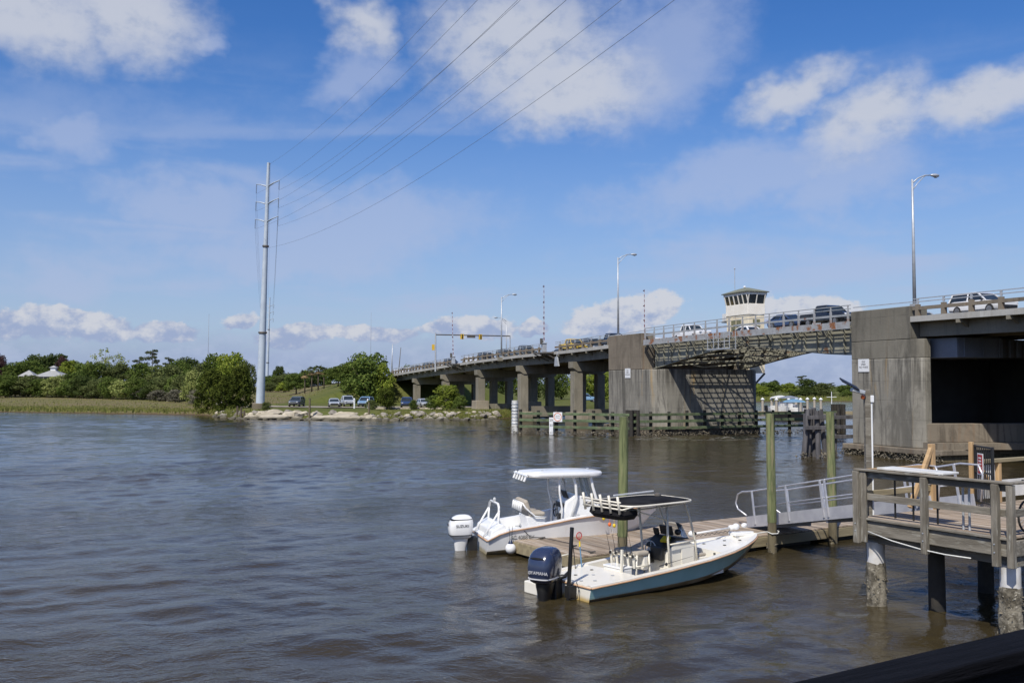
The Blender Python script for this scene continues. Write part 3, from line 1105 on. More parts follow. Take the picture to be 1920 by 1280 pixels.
for L in BENTS:
    top = zd(L) - 1.37
    pr = [(0.15, top), (0.15, top - 0.75), (0.75, top - 1.15), (12.75, top - 1.15), (13.35, top - 0.75), (13.35, top)]
    MB().prism([(-w, z) for w, z in pr], L - 0.7, L + 0.7, 'x').obj('pier_cap', M['conc_span'], viaduct)
    for w in (0.9, 9.6, 12.5):
        p = bw(L, w, 0)
        g = max(-0.8, ground_z(p.x, p.y) - 0.3)
        MB().box((L, -w, (g + top - 1.15) / 2), (1.15, 1.15, top - 1.15 - g)).obj('column', M['conc_span'], viaduct, bevel=0.04)
        base = max(0.0, ground_z(p.x, p.y))
        if L < 90:
            MB().box((L, -w, base + 0.45), (2.3, 2.1, 1.7 if L > 60 else 2.4), taper=0.96).obj('footing', M['conc_light'], viaduct, bevel=0.05)
    if L < 90:      # low strut wall between the columns
        MB().span(L - 0.3, L + 0.3, -2.2, -8.4, 0.6, 2.0).obj('strut_wall', M['conc_span'], viaduct)
MB().span(136.6, 138.2, 0.4, -13.8, 3.6, 6.6).obj('abutment', M['conc_span'], viaduct)

# --- the approach on the near side, out of frame to the right
near_span = bthing('bridge_approach', 'concrete bridge approach with post parapet leaving the frame at right', 'bridge')
deck(near_span, -46, -30.02, gdepth=0.95)
deck(near_span, -29.98, -15.62, gdepth=0.95)
deck(near_span, -15.58, -5.75, gdepth=0.95)
parapet(near_span, -46, -5.8)
for i in range(10):
    L = -9.7 - i * 3.75
    link('bracket', BRACKET_ME, near_span, (L, 0, zd(L)))
for L in (-15.6, -30.0, -46.0):
    top = zd(L) - 1.33
    MB().span(L - 0.7, L + 0.7, -0.2, -13.3, top - 1.1, top).obj('pier_cap', M['conc_span'], near_span)
    for w in (0.9, 6.7, 12.5):
        MB().box((L, -w, (top - 2.1) / 2), (1.15, 1.15, top + 0.1)).obj('column', M['conc_span'], near_span, bevel=0.04)


def oyster_crust(mb, path, z0, z1, n, size, rg, depth=0.25):
    """clustered shells along a path of (x, y) points"""
    for i in range(n):
        k = rg.uniform(0, len(path) - 1.001)
        a, b_ = path[int(k)], path[int(k) + 1]
        f = k - int(k)
        x, y = a[0] + (b_[0] - a[0]) * f + rg.gauss(0, depth * 0.4), a[1] + (b_[1] - a[1]) * f + rg.gauss(0, depth * 0.4)
        z = rg.uniform(z0, z1)
        s = size * rg.uniform(0.5, 1.5)
        vs = [(x + rg.uniform(-s, s), y + rg.uniform(-s, s), z + rg.uniform(-s, s)) for _ in range(4)]
        mb.add(vs, [(0, 1, 2), (0, 2, 3), (0, 3, 1), (1, 3, 2)])
    return mb


rgo = random.Random(11)
# --- the near bascule pier (right)
pr_ = bthing('bascule_pier', 'stained concrete bascule pier at right with dark machine chamber beside it', 'bridge pier')
body = [(0, 0), (-5.7, 0), (-6.5, -0.4), (-6.5, -0.95), (-1.6, -0.95), (-1.6, -11.4), (-6.5, -11.4), (-6.5, -12.4), (0, -12.4)]
MB().prism(body, 0.78, 6.75, 'z').obj('pier_body', M['conc'], pr_, bevel=0.06)
MB().prism([(x * 0.998, y - 0.01 if y > -1 else y) for x, y in body], 6.75, 8.0, 'z').obj('pier_shoulder', M['conc_dark'], pr_, bevel=0.04)
MB().prism([(0.0, 0.0), (-5.7, 0.0), (-5.7, -1.5), (0.0, -1.5)], 8.0, 10.2, 'z').obj('pier_top', M['conc_dark'], pr_, bevel=0.05)
MB().prism([(0.45, 0.55), (-6.4, 0.55), (-8.2, 0.0), (-8.2, -12.9), (0.45, -12.9)], 0.42, 0.78, 'z').obj('footing', M['conc_brown'], pr_, bevel=0.05)
MB().prism([(0.2, 0.3), (-6.4, 0.3), (-8.0, -0.3), (-8.0, -12.7), (0.2, -12.7)], -2.0, 0.42, 'z').obj('footing_base', M['pile_wet'], pr_)
mb = oyster_crust(MB(), [(0.35, -3), (0.35, 0.45), (-6.4, 0.45), (-8.0, -0.1)], -0.10, 0.48, 1500, 0.085, rgo)
mb.obj('oyster_crust', M['skin'], pr_, kind='stuff')
MB().prism([(-6.52, -0.5), (-8.6, -6.0), (-8.6, -12.3), (-7.8, -12.3), (-7.8, -6.2), (-5.9, -0.98)], 1.2, 2.42).obj('chamber_wall', M['conc_brown'], pr_, bevel=0.04)
MB().prism([(-7.5, -0.1), (-9.7, -6.0), (-9.7, -12.6), (-1.6, -12.6), (-1.6, -1.15)], 0.785, 1.2).obj('chamber_floor', M['conc_brown'], pr_)
MB().span(-1.66, -1.605, -0.96, -11.39, 1.21, 6.74).obj('pit_shade_liner', M['pit_shade'], pr_)  # thin liner added over the cross wall, its dark colour painting the chamber's shade
MB().span(-6.4, -1.7, -11.33, -11.39, 1.21, 7.9).obj('pit_shade_liner', M['pit_shade'], pr_)  # second added liner, paints the back of the chamber as shaded
MB().span(-8.3, -4.0, -1.35, -5.2, 6.72, 8.02).obj('counterweight', M['steel_blue'], pr_, bevel=0.03)
MB().span(-7.3, -3.0, -5.25, -11.2, 6.78, 7.98).obj('counterweight_arm', M['steel_dark'], pr_)
for i in range(9):
    MB().span(-7.42, -7.31, -5.5 - i * 0.68, -5.58 - i * 0.68, 6.78, 7.98).obj('stiffener', M['steel_blue'], pr_)
for w in (1.9, 3.5, 4.9):
    MB().span(-8.37, -8.31, -w, -w - 0.06, 6.75, 8.0).obj('stiffener', M['steel_blue'], pr_)

# --- the far bascule pier (left)
pl_ = bthing('bascule_pier', 'stained concrete bascule pier at left carrying the cream control tower', 'bridge pier')
MB().prism([(38.5, 0), (29.2, 0), (28.0, -1.1), (28.0, -11.4), (29.0, -12.4), (38.5, -12.4)], 0.7, 6.5, 'z').obj('pier_body', M['conc'], pl_, bevel=0.08)
MB().prism([(38.9, 0.4), (29.0, 0.4), (27.6, -0.9), (27.6, -11.7), (28.9, -12.8), (38.9, -12.8)], -2, 0.7, 'z').obj('footing', M['conc_brown'], pl_)
MB().span(31.0, 38.5, 0, -1.5, 6.5, 10.22).obj('pier_top', M['conc_brown'], pl_, bevel=0.05)
MB().span(33.2, 38.4, -1.52, -12.3, 6.5, 8.1).obj('machine_room', M['conc_brown'], pl_)
MB().span(32.0, 38.5, -12.0, -12.4, 6.5, 9.0).obj('pier_top', M['conc_brown'], pl_)
mb = oyster_crust(MB(), [(38.9, 0.5), (29.0, 0.5), (27.5, -0.9), (27.5, -11.7)], -0.1, 0.7, 800, 0.11, rgo)
mb.obj('oyster_crust', M['skin'], pl_, kind='stuff')
deck(pl_, 31.02, 38.48, girders=(2.4, 6.0, 11.6), gdepth=0.9, step=3.7, w0=1.52)
deck(pr_, -5.7, -0.05, girders=(2.4, 6.0, 11.6), gdepth=0.9, step=3.1, w0=1.52)
st = frange(31.0, 38.5, 3.8)
sweep(rect(0.2, 0.26, 0.98, 1.04), frange(31, 38.5, 7.5)).obj('handrail', M['galv'], pl_)
sweep(rect(0.2, 0.26, 0.98, 1.04), frange(-5.7, 0, 5.7)).obj('handrail', M['galv'], pr_)

# --- the two steel leaves, open grating decks
ZB = [(0, 7.15), (3, 7.25), (5.8, 7.5), (10, 7.95), (15, 8.38), (20, 8.05), (25, 7.4), (29.5, 6.75), (31, 6.6)]


def leaf(L0, L1, label):
    t = bthing('bascule_leaf', label, 'bridge span', 'steel leaves of the drawbridge')
    st = frange(L0, L1, 1.9)
    for w in (1.35, 12.0):
        mb = MB()
        rings = [[(L, -(w - 0.03), zd(L) - 0.46), (L, -(w + 0.03), zd(L) - 0.46), (L, -(w + 0.03), lerp(ZB, L)), (L, -(w - 0.03), lerp(ZB, L))] for L in st]
        mb.loft(rings)
        mb.obj('girder', M['steel_cream'], t)
        fl = MB()
        rings = [[(L, -(w - 0.24), lerp(ZB, L) - 0.06), (L, -(w + 0.24), lerp(ZB, L) - 0.06), (L, -(w + 0.24), lerp(ZB, L) - 0.005), (L, -(w - 0.24), lerp(ZB, L) - 0.005)] for L in st]
        fl.loft(rings).obj('girder_flange', M['steel_cream'], t)
        for L in frange(L0 + 0.5, L1 - 0.5, 1.5):
            MB().span(L - 0.04, L + 0.04, -(w - 0.20), -(w - 0.035), lerp(ZB, L), zd(L) - 0.47).obj('stiffener', M['steel_cream'], t)
    for L in frange(L0 + 0.4, L1 - 0.4, 3.65):
        zb = max(lerp(ZB, L) + 0.12, zd(L) - 0.95)
        MB().span(L - 0.05, L + 0.05, -1.40, -11.95, zb, zd(L) - 0.25).obj('floor_beam', M['steel_cream'], t)
        MB().prism([(-0.1, zd(L) - 0.45), (-1.3, zd(L) - 0.45), (-1.3, zd(L) - 1.0)], L - 0.04, L + 0.04, 'x').obj('bracket', M['steel_cream'], t)
    brace = frange(L0 + 0.4, L1 - 0.4, 3.65)
    for a, b_ in zip(brace, brace[1:]):
        for w0, w1 in ((1.5, 6.7), (6.7, 1.5), (6.7, 11.9), (11.9, 6.7)):
            MB().bar((a, -w0, lerp(ZB, a) + 0.08), (b_, -w1, lerp(ZB, b_) + 0.08), 0.10, 0.10).obj('lateral_brace', M['steel_cream'], t)
        MB().bar((a, -1.5, lerp(ZB, a) + 0.08), (a, -11.9, lerp(ZB, a) + 0.08), 0.11, 0.11).obj('cross_strut', M['steel_cream'], t)
    for w in (2.2, 3.05, 3.9, 4.75, 5.6, 6.45, 7.3, 8.15, 9.0, 9.85, 10.7, 11.5):
        sweep(rect(w - 0.04, w + 0.04, -0.22, -0.065), st).obj('stringer', M['steel_cream'], t)
    g = MB()
    n = int((L1 - L0) / 0.30)
    for i in range(n + 1):
        L = L0 + (L1 - L0) * i / n
        g.span(L - 0.032, L + 0.032, -1.5, -12.1, zd(L) - 0.06, zd(L) - 0.01)
    g.obj('road_grating', M['steel_dark'], t)
    g = MB()
    for i in range(7):
        w = 0.18 + i * 0.175
        sweep(rect(w - 0.018, w + 0.018, -0.05, 0.0), st, mb=g)
    g.obj('walkway_grating', M['steel'], t)
    sweep(rect(-0.04, 0.06, -0.46, 0.03), st).obj('fascia', M['steel_rust'], t)
    sweep(rect(-0.10, 0.12, -0.50, -0.462), st).obj('fascia_flange', M['steel'], t)
    pm = MB().box((0, -0.10, 0.42), (0.13, 0.12, 0.80)).box((0, -0.10, 1.0), (0.08, 0.08, 0.42)).mesh('railing_post', M['steel_rust'])
    L = L0 + 0.25
    while L < L1:
        link('railing_post', pm, t, (L, 0, zd(L) + 0.02))
        link('railing_post', pm, t, (L, -13.1, zd(L) + 0.02))
        L += 1.87
    for w in (0.13, 13.15):
        for dz, h in ((0.50, 0.15), (0.95, 0.05), (1.2, 0.06)):
            sweep(rect(w - 0.03, w + 0.03, dz - h / 2, dz + h / 2), st).obj('railing', M['steel'], t)
    sweep(rect(12.15, 13.4, -0.10, 0.0), st).obj('walkway_plate', M['steel'], t)
    return t


lf = leaf(15.25, 30.6, 'steel drawbridge leaf with open grating at the far left pier')
rt = leaf(0.15, 14.85, 'steel drawbridge leaf with rusty fascia at the near right pier')
# small inspection cage hung from the fascia at mid-span
mb = MB()
for L in (14.2, 15.9, 17.6):
    for y in (0.14, 0.75):
        mb.bar((L, y, 8.05), (L, y, 9.55), 0.06, 0.06)
for z in (8.1, 8.7, 9.2):
    mb.bar((14.2, 0.75, z), (17.6, 0.75, z), 0.05, 0.05)
mb.span(14.1, 17.7, 0.10, 0.80, 8.0, 8.06)
mb.obj('inspection_cage', M['galv'], lf)

# --- hanging grey navigation panel under the viaduct edge
nav = bthing('navigation_panel', 'grey tilted panel hanging below the viaduct edge by the barrier gate', 'panel')
MB().prism([(51.4, 7.2), (52.6, 7.2), (52.4, 8.35), (51.9, 8.35)], 0.30, 0.10, 'y').obj('panel', M['galv'], nav)
MB().tube([(52.1, 0.2, 8.3), (52.1, 0.1, 8.75), (52.1, -0.1, 8.95)], 0.04).obj('hanger', M['galv'], nav)


# --- notices on the piers
def pier_sign(L, z, w, h, label, lines, ts):
    s = bthing('notice_sign', label, 'sign')
    MB().span(L - w / 2, L + w / 2, 0.05, 0.015, z - h / 2, z + h / 2).obj('board', M['sign_white'], s)
    for i, (tx, q) in enumerate(lines):
        lettering(tx, q, M['letter_dark'], s, (L, 0.054, z + ts[i]), (R(90), 0, R(180)))
    return s


pier_sign(-1.28, 6.32, 1.07, 0.9, 'white notice on the right bascule pier asking boats to slow down',
          [('IDLE', 0.17), ('SPEED', 0.17), ('NO WAKE', 0.19)], (0.25, 0.06, -0.13))
pier_sign(34.0, 6.15, 1.15, 1.0, 'white notice on the left bascule pier below the parapet',
          [('IDLE', 0.19), ('SPEED', 0.19), ('NO WAKE', 0.2)], (0.28, 0.06, -0.16))

# ------------------------------------------------------------------ control tower
tw = bthing('control_tower', 'cream bridge control tower with windowed lookout and olive roof', 'tower')
T0, T1, TW0, TW1 = 32.0, 36.1, 13.6, 15.7
MB().span(T0, T1, -TW0, -TW1, 6.2, 12.55).obj('lower_wall', M['house_wall'], tw, bevel=0.04)
MB().span(T0 - 0.06, T1 + 0.06, -TW0 + 0.06, -TW1 - 0.06, 12.55, 13.75).obj('upper_wall', M['house_white'], tw, bevel=0.03)


def trect(e, z):
    return [(T0 - e, -TW0 + e, z), (T1 + e, -TW0 + e, z), (T1 + e, -TW1 - e, z), (T0 - e, -TW1 - e, z)]


MB().loft([trect(-0.05, 13.752), trect(0.20, 14.72)]).obj('lookout_glass', M['glass'], tw)
MB().loft([trect(0.22, 14.72), trect(0.24, 15.0)]).obj('eave_band', M['house_white'], tw)
mb = MB().loft([trect(0.40, 15.0), trect(0.42, 15.08), [(33.5, -14.5, 15.62), (34.6, -14.5, 15.62), (34.6, -14.8, 15.62), (33.5, -14.8, 15.62)]])
rf = mb.obj('roof', M['house_roof'], tw)
MB().tube([(35.6, -14.4, 15.2), (35.6, -14.4, 17.9)], 0.035).ball((35.6, -14.4, 17.95), 0.09).obj('antenna', M['galv'], rf)
MB().ball((34.1, -14.65, 15.75), 0.16, sc=(1, 1, 0.8)).obj('beacon', M['sign_white'], rf)
for i in range(6):
    L = T0 - 0.05 + i * (T1 - T0 + 0.1) / 5
    MB().bar((L + (0.0), -TW0 + 0.0, 13.76), (L, -TW0 + 0.23, 14.72), 0.13, 0.06).obj('mullion', M['house_white'], tw)
for i in range(3):
    y = -TW0 - i * (TW1 - TW0) / 2
    MB().bar((T0 + 0.03, y, 13.76), (T0 - 0.22, y, 14.72), 0.10, 0.06).obj('mullion', M['house_white'], tw)
for L in (33.75, 34.75):
    wn_ = MB().span(L - 0.42, L + 0.42, -TW0 + 0.035, -TW0 + 0.005, 10.75, 12.05).obj('window', M['curtain'], tw)
    MB().span(L - 0.45, L + 0.45, -TW0 + 0.06, -TW0 + 0.036, 11.37, 11.44).obj('sash_bar', M['house_white'], wn_)
    MB().span(L - 0.52, L + 0.52, -TW0 + 0.12, -TW0 + 0.002, 10.64, 10.74).obj('sill', M['house_white'], wn_)
wn_ = MB().span(T0 - 0.035, T0 - 0.005, -14.2, -15.1, 10.75, 12.05).obj('window', M['curtain'], tw)
MB().span(T0 - 0.06, T0 - 0.036, -14.16, -15.14, 11.37, 11.44).obj('sash_bar', M['house_white'], wn_)
MB().span(T1 + 0.02, T1 + 0.7, -TW0 + 0.1, -TW0 - 0.6, 12.1, 12.9).obj('air_conditioner', M['white_dirty'], tw)
MB().span(T1 + 0.0, T1 + 0.8, -TW0 + 0.15, -TW0 - 0.7, 11.9, 12.06).obj('bracket_shelf', M['steel_dark'], tw)
for y in (-13.8, -15.9):
    MB().bar((T0 + 0.3, y, 6.2), (T0 + 2.3, y + 1.8 if y < -15 else y + 1.4, 3.2), 0.2, 0.2).obj('brace', M['steel'], tw)
    MB().bar((T0 + 2.5, y, 6.2), (T0 + 2.5, -12.3, 3.4), 0.2, 0.2).obj('brace', M['steel'], tw)


# ------------------------------------------------------------------ street lamps on the bridge
def make_lamp(h):
    t = thing('street_lamp', 'x', 'street lamp')
    MB().box((0, 0, 0.09), (0.42, 0.42, 0.18)).obj('base_plate', M['galv'], t)
    MB().tube([(0, 0, 0.1), (0, 0, h * 0.5), (0, 0, h)], [0.12, 0.095, 0.065], 10).obj('pole', M['galv'], t, smooth=True)
    MB().tube([(0, 0, h - 0.25), (0, -0.5, h + 0.12), (0, -1.1, h + 0.36), (0, -1.7, h + 0.42)], [0.05, 0.045, 0.04, 0.04], 8) \
        .tube([(0, 0, h - 0.75), (0, -0.45, h - 0.25), (0, -0.95, h + 0.20), (0, -1.2, h + 0.36)], 0.03, 6).obj('arm', M['galv'], t, smooth=True)
    hd = MB()
    rings = []
    for x, a, b_ in ((-1.6, 0.05, 0.04), (-1.75, 0.12, 0.09), (-2.0, 0.17, 0.13), (-2.25, 0.13, 0.10), (-2.35, 0.03, 0.03)):
        rings.append([(a * math.cos(q), x, h + 0.42 + b_ * math.sin(q)) for q in (2 * math.pi * k / 10 for k in range(10))])
    hl = hd.loft(rings).obj('lamp_head', M['galv'], t, smooth=True)
    MB().ball((0, -2.05, h + 0.32), 0.12, sc=(1, 1.2, 0.6)).obj('lens', M['lampglass'], hl, smooth=True)
    return t


lamp0 = make_lamp(8.6)
lamps = [(-5.35, 0.75, 10.2, 0, 'tall galvanised street lamp standing on the right concrete bascule pier'),
         (37.6, 0.75, 10.22, 0, 'galvanised street lamp standing on the left bascule pier'),
         (71.8, -0.05, None, 0, 'galvanised street lamp on the viaduct with its arm to the right'),
         (105.7, 13.55, None, 1, 'distant street lamp on the viaduct with its arm to the left')]
for i, (L, w, z, fl, lab) in enumerate(lamps):
    o = lamp0 if i == 0 else copy_tree(lamp0)
    o.location = bw(L, w, z if z else zd(L) - (0.0 if fl else 0.02))
    o.rotation_euler = (0, 0, BANG + (math.pi if fl else 0))
    tag(o, lab, 'street lamp', 'street lamps along the bridge')
for i in (2,):
    MB().span(71.4, 72.2, 0.5, -0.02, zd(71.8) - 0.5, zd(71.8) - 0.02).obj('lamp_bracket', M['conc_span'], viaduct)


# ------------------------------------------------------------------ barrier gates
def make_gate():
    t = thing('barrier_gate', 'x', 'barrier')
    MB().box((0, 0, 0.55), (0.55, 0.5, 1.1)).box((0, 0, 1.15), (0.7, 0.62, 0.12)).obj('cabinet', M['galv'], t, bevel=0.02)
    MB().bar((0, 0.35, 1.0), (0, 0.35, 1.75), 0.25, 0.3).bar((-0.4, 0.3, 1.35), (0.4, 0.3, 1.35), 0.1, 0.14).obj('counterweight', M['steel_dark'], t)
    a = MB()
    for k in range(22):
        z0 = 1.2 + k * 0.33
        w_ = 0.10 - 0.0025 * k
        a.bar((0, 0, z0), (0, 0, z0 + 0.33), w_, w_, k % 2)
    arm = a.obj('arm', [M['stripe_white'], M['stripe_red']], t)
    for z in (2.4, 4.4, 6.3, 8.3):
        MB().box((0.12, 0, z), (0.2, 0.14, 0.12)).obj('warning_light', M['black'], arm)
    return t


g0 = make_gate()
for i, (L, w, tilt, lab) in enumerate([(55.2, -0.55, 0.0, 'upright red and white barrier arm on the viaduct nearest the left pier'),
                                       (92.7, -0.55, 4.5, 'red and white barrier arm leaning left on the far viaduct'),
                                       (55.5, 13.9, 0.0, 'red and white barrier arm seen behind the left pier')]):
    o = g0 if i == 0 else copy_tree(g0)
    o.location = bw(L, w, zd(L) - 0.02)
    o.rotation_euler = (0, R(tilt) * -0.7, BANG) if False else (0, R(tilt), BANG)
    tag(o, lab, 'barrier', 'barrier gates of the drawbridge')

# ------------------------------------------------------------------ traffic signal gantry
gt = bthing('signal_gantry', 'grey traffic signal gantry with yellow signals across the far viaduct', 'traffic signal')
L = 104.0
MB().tube([(L, 0.2, zd(L) - 0.8), (L, 0.2, zd(L) + 5.9)], [0.16, 0.11], 10).obj('post', M['galv'], gt)
MB().tube([(L, -13.6, zd(L) - 0.3), (L, -13.6, zd(L) + 5.7)], [0.14, 0.1], 10).obj('post', M['galv'], gt)
MB().tube([(L, 0.2, zd(L) + 5.6), (L, -13.6, zd(L) + 5.6)], 0.10, 8).obj('beam', M['steel_dark'], gt)
for y, z in ((-4.6, 5.35), (-8.0, 5.35)):
    s = MB().box((L, y, zd(L) + z), (0.3, 0.55, 0.9)).obj('signal_head', M['signal_yellow'], gt)
    for k in (-1, 0, 1):
        MB().tube([(L - 0.1, y, zd(L) + z + 0.28 * k), (L - 0.28, y, zd(L) + z + 0.28 * k)], 0.11, 8).obj('lens', M['black'], s)
MB().box((L, -6.3, zd(L) + 5.35), (0.1, 1.5, 0.4)).obj('sign_plate', M['steel_dark'], gt)
MB().box((L, 0.62, zd(L) + 3.4), (0.3, 0.4, 1.0)).obj('signal_head', M['signal_yellow'], gt)


# ------------------------------------------------------------------ vehicles
def wheel_mesh(r, w):
    n = 18
    prof = [(r * 0.62, -w / 2), (r * 0.93, -w / 2), (r, -w * 0.32), (r, w * 0.32), (r * 0.93, w / 2), (r * 0.62, w / 2)]
    rings = [[(q * math.cos(2 * math.pi * k / n), y, q * math.sin(2 * math.pi * k / n)) for k in range(n)] for q, y in prof]
    t = MB().loft(rings).mesh('tyre', M['rubber'], smooth=40)
    rm = MB()
    for sgn in (-1, 1):
        rm.lathe([(r * 0.63, 0)], n) if False else None
    rings = [[(q * math.cos(2 * math.pi * k / n), y, q * math.sin(2 * math.pi * k / n)) for k in range(n)] for q, y in
             ((r * 0.63, -w / 2 - 0.005), (r * 0.55, -w * 0.40), (r * 0.16, -w * 0.46), (r * 0.16, w * 0.46), (r * 0.55, w * 0.40), (r * 0.63, w / 2 + 0.005))]
    rm = MB().loft(rings)
    for k in range(5):
        a = 2 * math.pi * k / 5
        for y in (-w / 2 - 0.004, w / 2 + 0.004):
            rm.bar((0.05 * math.cos(a), y, 0.05 * math.sin(a)), (r * 0.6 * math.cos(a), y, r * 0.6 * math.sin(a)), 0.07, 0.02, 0, (0, 1, 0))
    return t, rm.mesh('rim', M['rim'])


WH = wheel_mesh(0.36, 0.24)


def ring8(x, hw, z0, z1):
    return [(x, -hw, z0 + 0.12), (x, -hw * 0.9, z0), (x, hw * 0.9, z0), (x, hw, z0 + 0.12), (x, hw * 1.0, z1 - 0.12), (x, hw * 0.93, z1),
            (x, -hw * 0.93, z1), (x, -hw, z1 - 0.12)]


CARS = {
    'suv': dict(b=[(-2.28, .70, .52, .98), (-2.2, .88, .34, 1.04), (-1.2, .93, .27, 1.04), (.5, .93, .27, 1.04), (1.0, .92, .27, 1.02), (2.0, .88, .30, .93), (2.28, .74, .42, .80)],
                g=((-2.2, 1.02, .85), (-1.95, .15, .67), 1.03, 1.66), ax=(-1.4, 1.38), pil=(-0.55,)),
    'sedan': dict(b=[(-2.28, .68, .48, .85), (-2.2, .84, .32, .92), (-1.3, .90, .24, .94), (.4, .90, .24, .92), (.9, .89, .25, .90), (2.0, .85, .28, .78), (2.28, .70, .40, .66)],
                  g=((-1.75, .95, .82), (-1.1, .10, .62), 0.92, 1.40), ax=(-1.38, 1.40), pil=(-0.35,)),
    'pickup': dict(b=[(-2.75, .84, .50, .80), (-2.7, .92, .45, .85), (-0.9, .95, .40, .85), (-0.85, .95, .36, 1.12), (1.2, .95, .36, 1.12), (2.55, .92, .38, 1.05), (2.75, .82, .45, .92)],
                   g=((-0.95, 1.2, .86), (-0.80, .45, .68), 1.11, 1.80), ax=(-1.7, 1.75), pil=(0.1,)),
    'van': dict(b=[(-2.5, .78, .48, 1.08), (-2.42, .93, .34, 1.12), (-1.2, .95, .28, 1.12), (.9, .95, .28, 1.10), (1.5, .93, .28, 1.02), (2.2, .88, .32, .86), (2.4, .72, .44, .74)],
                g=((-2.4, 1.7, .88), (-2.25, .75, .74), 1.11, 1.95), ax=(-1.5, 1.55), pil=(-0.9, 0.3)),
}


def make_car(kind):
    q = CARS[kind]
    t = thing('parked_car', 'x', 'car')
    MB().loft([ring8(*r_) for r_ in q['b']]).obj('body', PAINT['white'], t, smooth=35)
    (x0, x1, hw0), (u0, u1, hw1), zb, zt = q['g']
    zg = zt - 0.13

    def f(k):
        return x0 + (u0 - x0) * k, x1 + (u1 - x1) * k, hw0 + (hw1 - hw0) * k
    k1 = 0.84
    a0, a1, ah = f(0.0)
    c0, c1, ch = f(k1)
    d0, d1, dh = f(1.0)
    MB().loft([[(a0, -ah, zb - .03), (a1, -ah, zb - .03), (a1, ah, zb - .03), (a0, ah, zb - .03)], [(c0, -ch, zg), (c1, -ch, zg), (c1, ch, zg), (c0, ch, zg)]]).obj('windows', M['glass'], t)
    MB().loft([[(c0 - .05, -ch - .03, zg), (c1 + .05, -ch - .03, zg), (c1 + .05, ch + .03, zg), (c0 - .05, ch + .03, zg)],
               [(d0, -dh, zt - .02), (d1 - .05, -dh, zt - .02), (d1 - .05, dh, zt - .02), (d0, dh, zt - .02)],
               [(d0 + .2, -dh * .7, zt), (d1 - .3, -dh * .7, zt), (d1 - .3, dh * .7, zt), (d0 + .2, dh * .7, zt)]]).obj('roof', PAINT['white'], t, smooth=50)
    pb = MB()
    for sg in (-1, 1):
        pb.bar((a0, sg * ah, zb - .02), (c0, sg * ch, zg + .01), 0.16, 0.09)
        pb.bar((a1, sg * ah, zb - .02), (c1, sg * ch, zg + .01), 0.09, 0.07)
        for xp in q['pil']:
            pb.bar((xp, sg * (ah + .005), zb - .02), (xp - .03, sg * (ch + .008), zg + .01), 0.09, 0.04)
    pb.obj('pillars', PAINT['white'], t)
    if kind == 'pickup':
        bd = MB()
        for sg in (-1, 1):
            bd.span(-2.72, -0.93, sg * 0.94, sg * 0.84, 0.80, 1.14)
        bd.span(-2.74, -2.66, -0.94, 0.94, 0.78, 1.14)
        bd.obj('bed_walls', PAINT['white'], t, bevel=0.02)
    zh = q['b'][-2][3] - 0.16
    for sg in (-1, 1):
        MB().box((q['b'][-2][0] + .14, sg * 0.62, zh), (0.30, 0.30, 0.13), rz=sg * -0.25).obj('headlight', M['head'], t, bevel=0.03)
        MB().box((q['b'][1][0] - .03, sg * 0.76, q['b'][1][3] - .16), (0.14, 0.16, 0.24)).obj('tail_light', M['tail'], t, bevel=0.02)
        MB().box((a1 - .25, sg * (ah + .13), zb + .06), (0.12, 0.2, 0.13)).obj('mirror', M['black'], t, bevel=0.02)
    MB().box((q['b'][-1][0] - .02, 0, 0.50), (0.16, 1.25, 0.20)).obj('grille', M['black'], t, bevel=0.02)
    for xa in q['ax']:
        for sg in (-1, 1):
            wl = link('wheel', WH[0], t, (xa, sg * 0.82, 0.36))
            link('rim', WH[1], wl)
    return t


PROTO = {}


def car(kind, colour, loc, rz, label, group, cat=None, scale=1.0):
    if kind not in PROTO:
        PROTO[kind] = make_car(kind)
        t = PROTO[kind]
    else:
        t = copy_tree(PROTO[kind])
    t.name = {'suv': 'sport_utility_car', 'sedan': 'sedan_car', 'pickup': 'pickup_truck', 'van': 'van'}[kind]
    t.location = loc
    t.rotation_euler = (0, 0, rz)
    t.scale = (scale, scale, scale)
    tag(t, label, cat or {'suv': 'car', 'sedan': 'car', 'pickup': 'pickup truck', 'van': 'van'}[kind], group)
    for ch in t.children:
        if ch.name.split('.')[0] in ('body', 'roof', 'pillars', 'bed_walls'):
            for sl in ch.material_slots:
                sl.link = 'OBJECT'
                sl.material = PAINT[colour]
    return t


def L_at(px, w):
    u = (px - 960) / 1800.0
    return (24.4 + 0.933 * w - u * (69 + 0.36 * w)) / (0.36 + 0.933 * u)


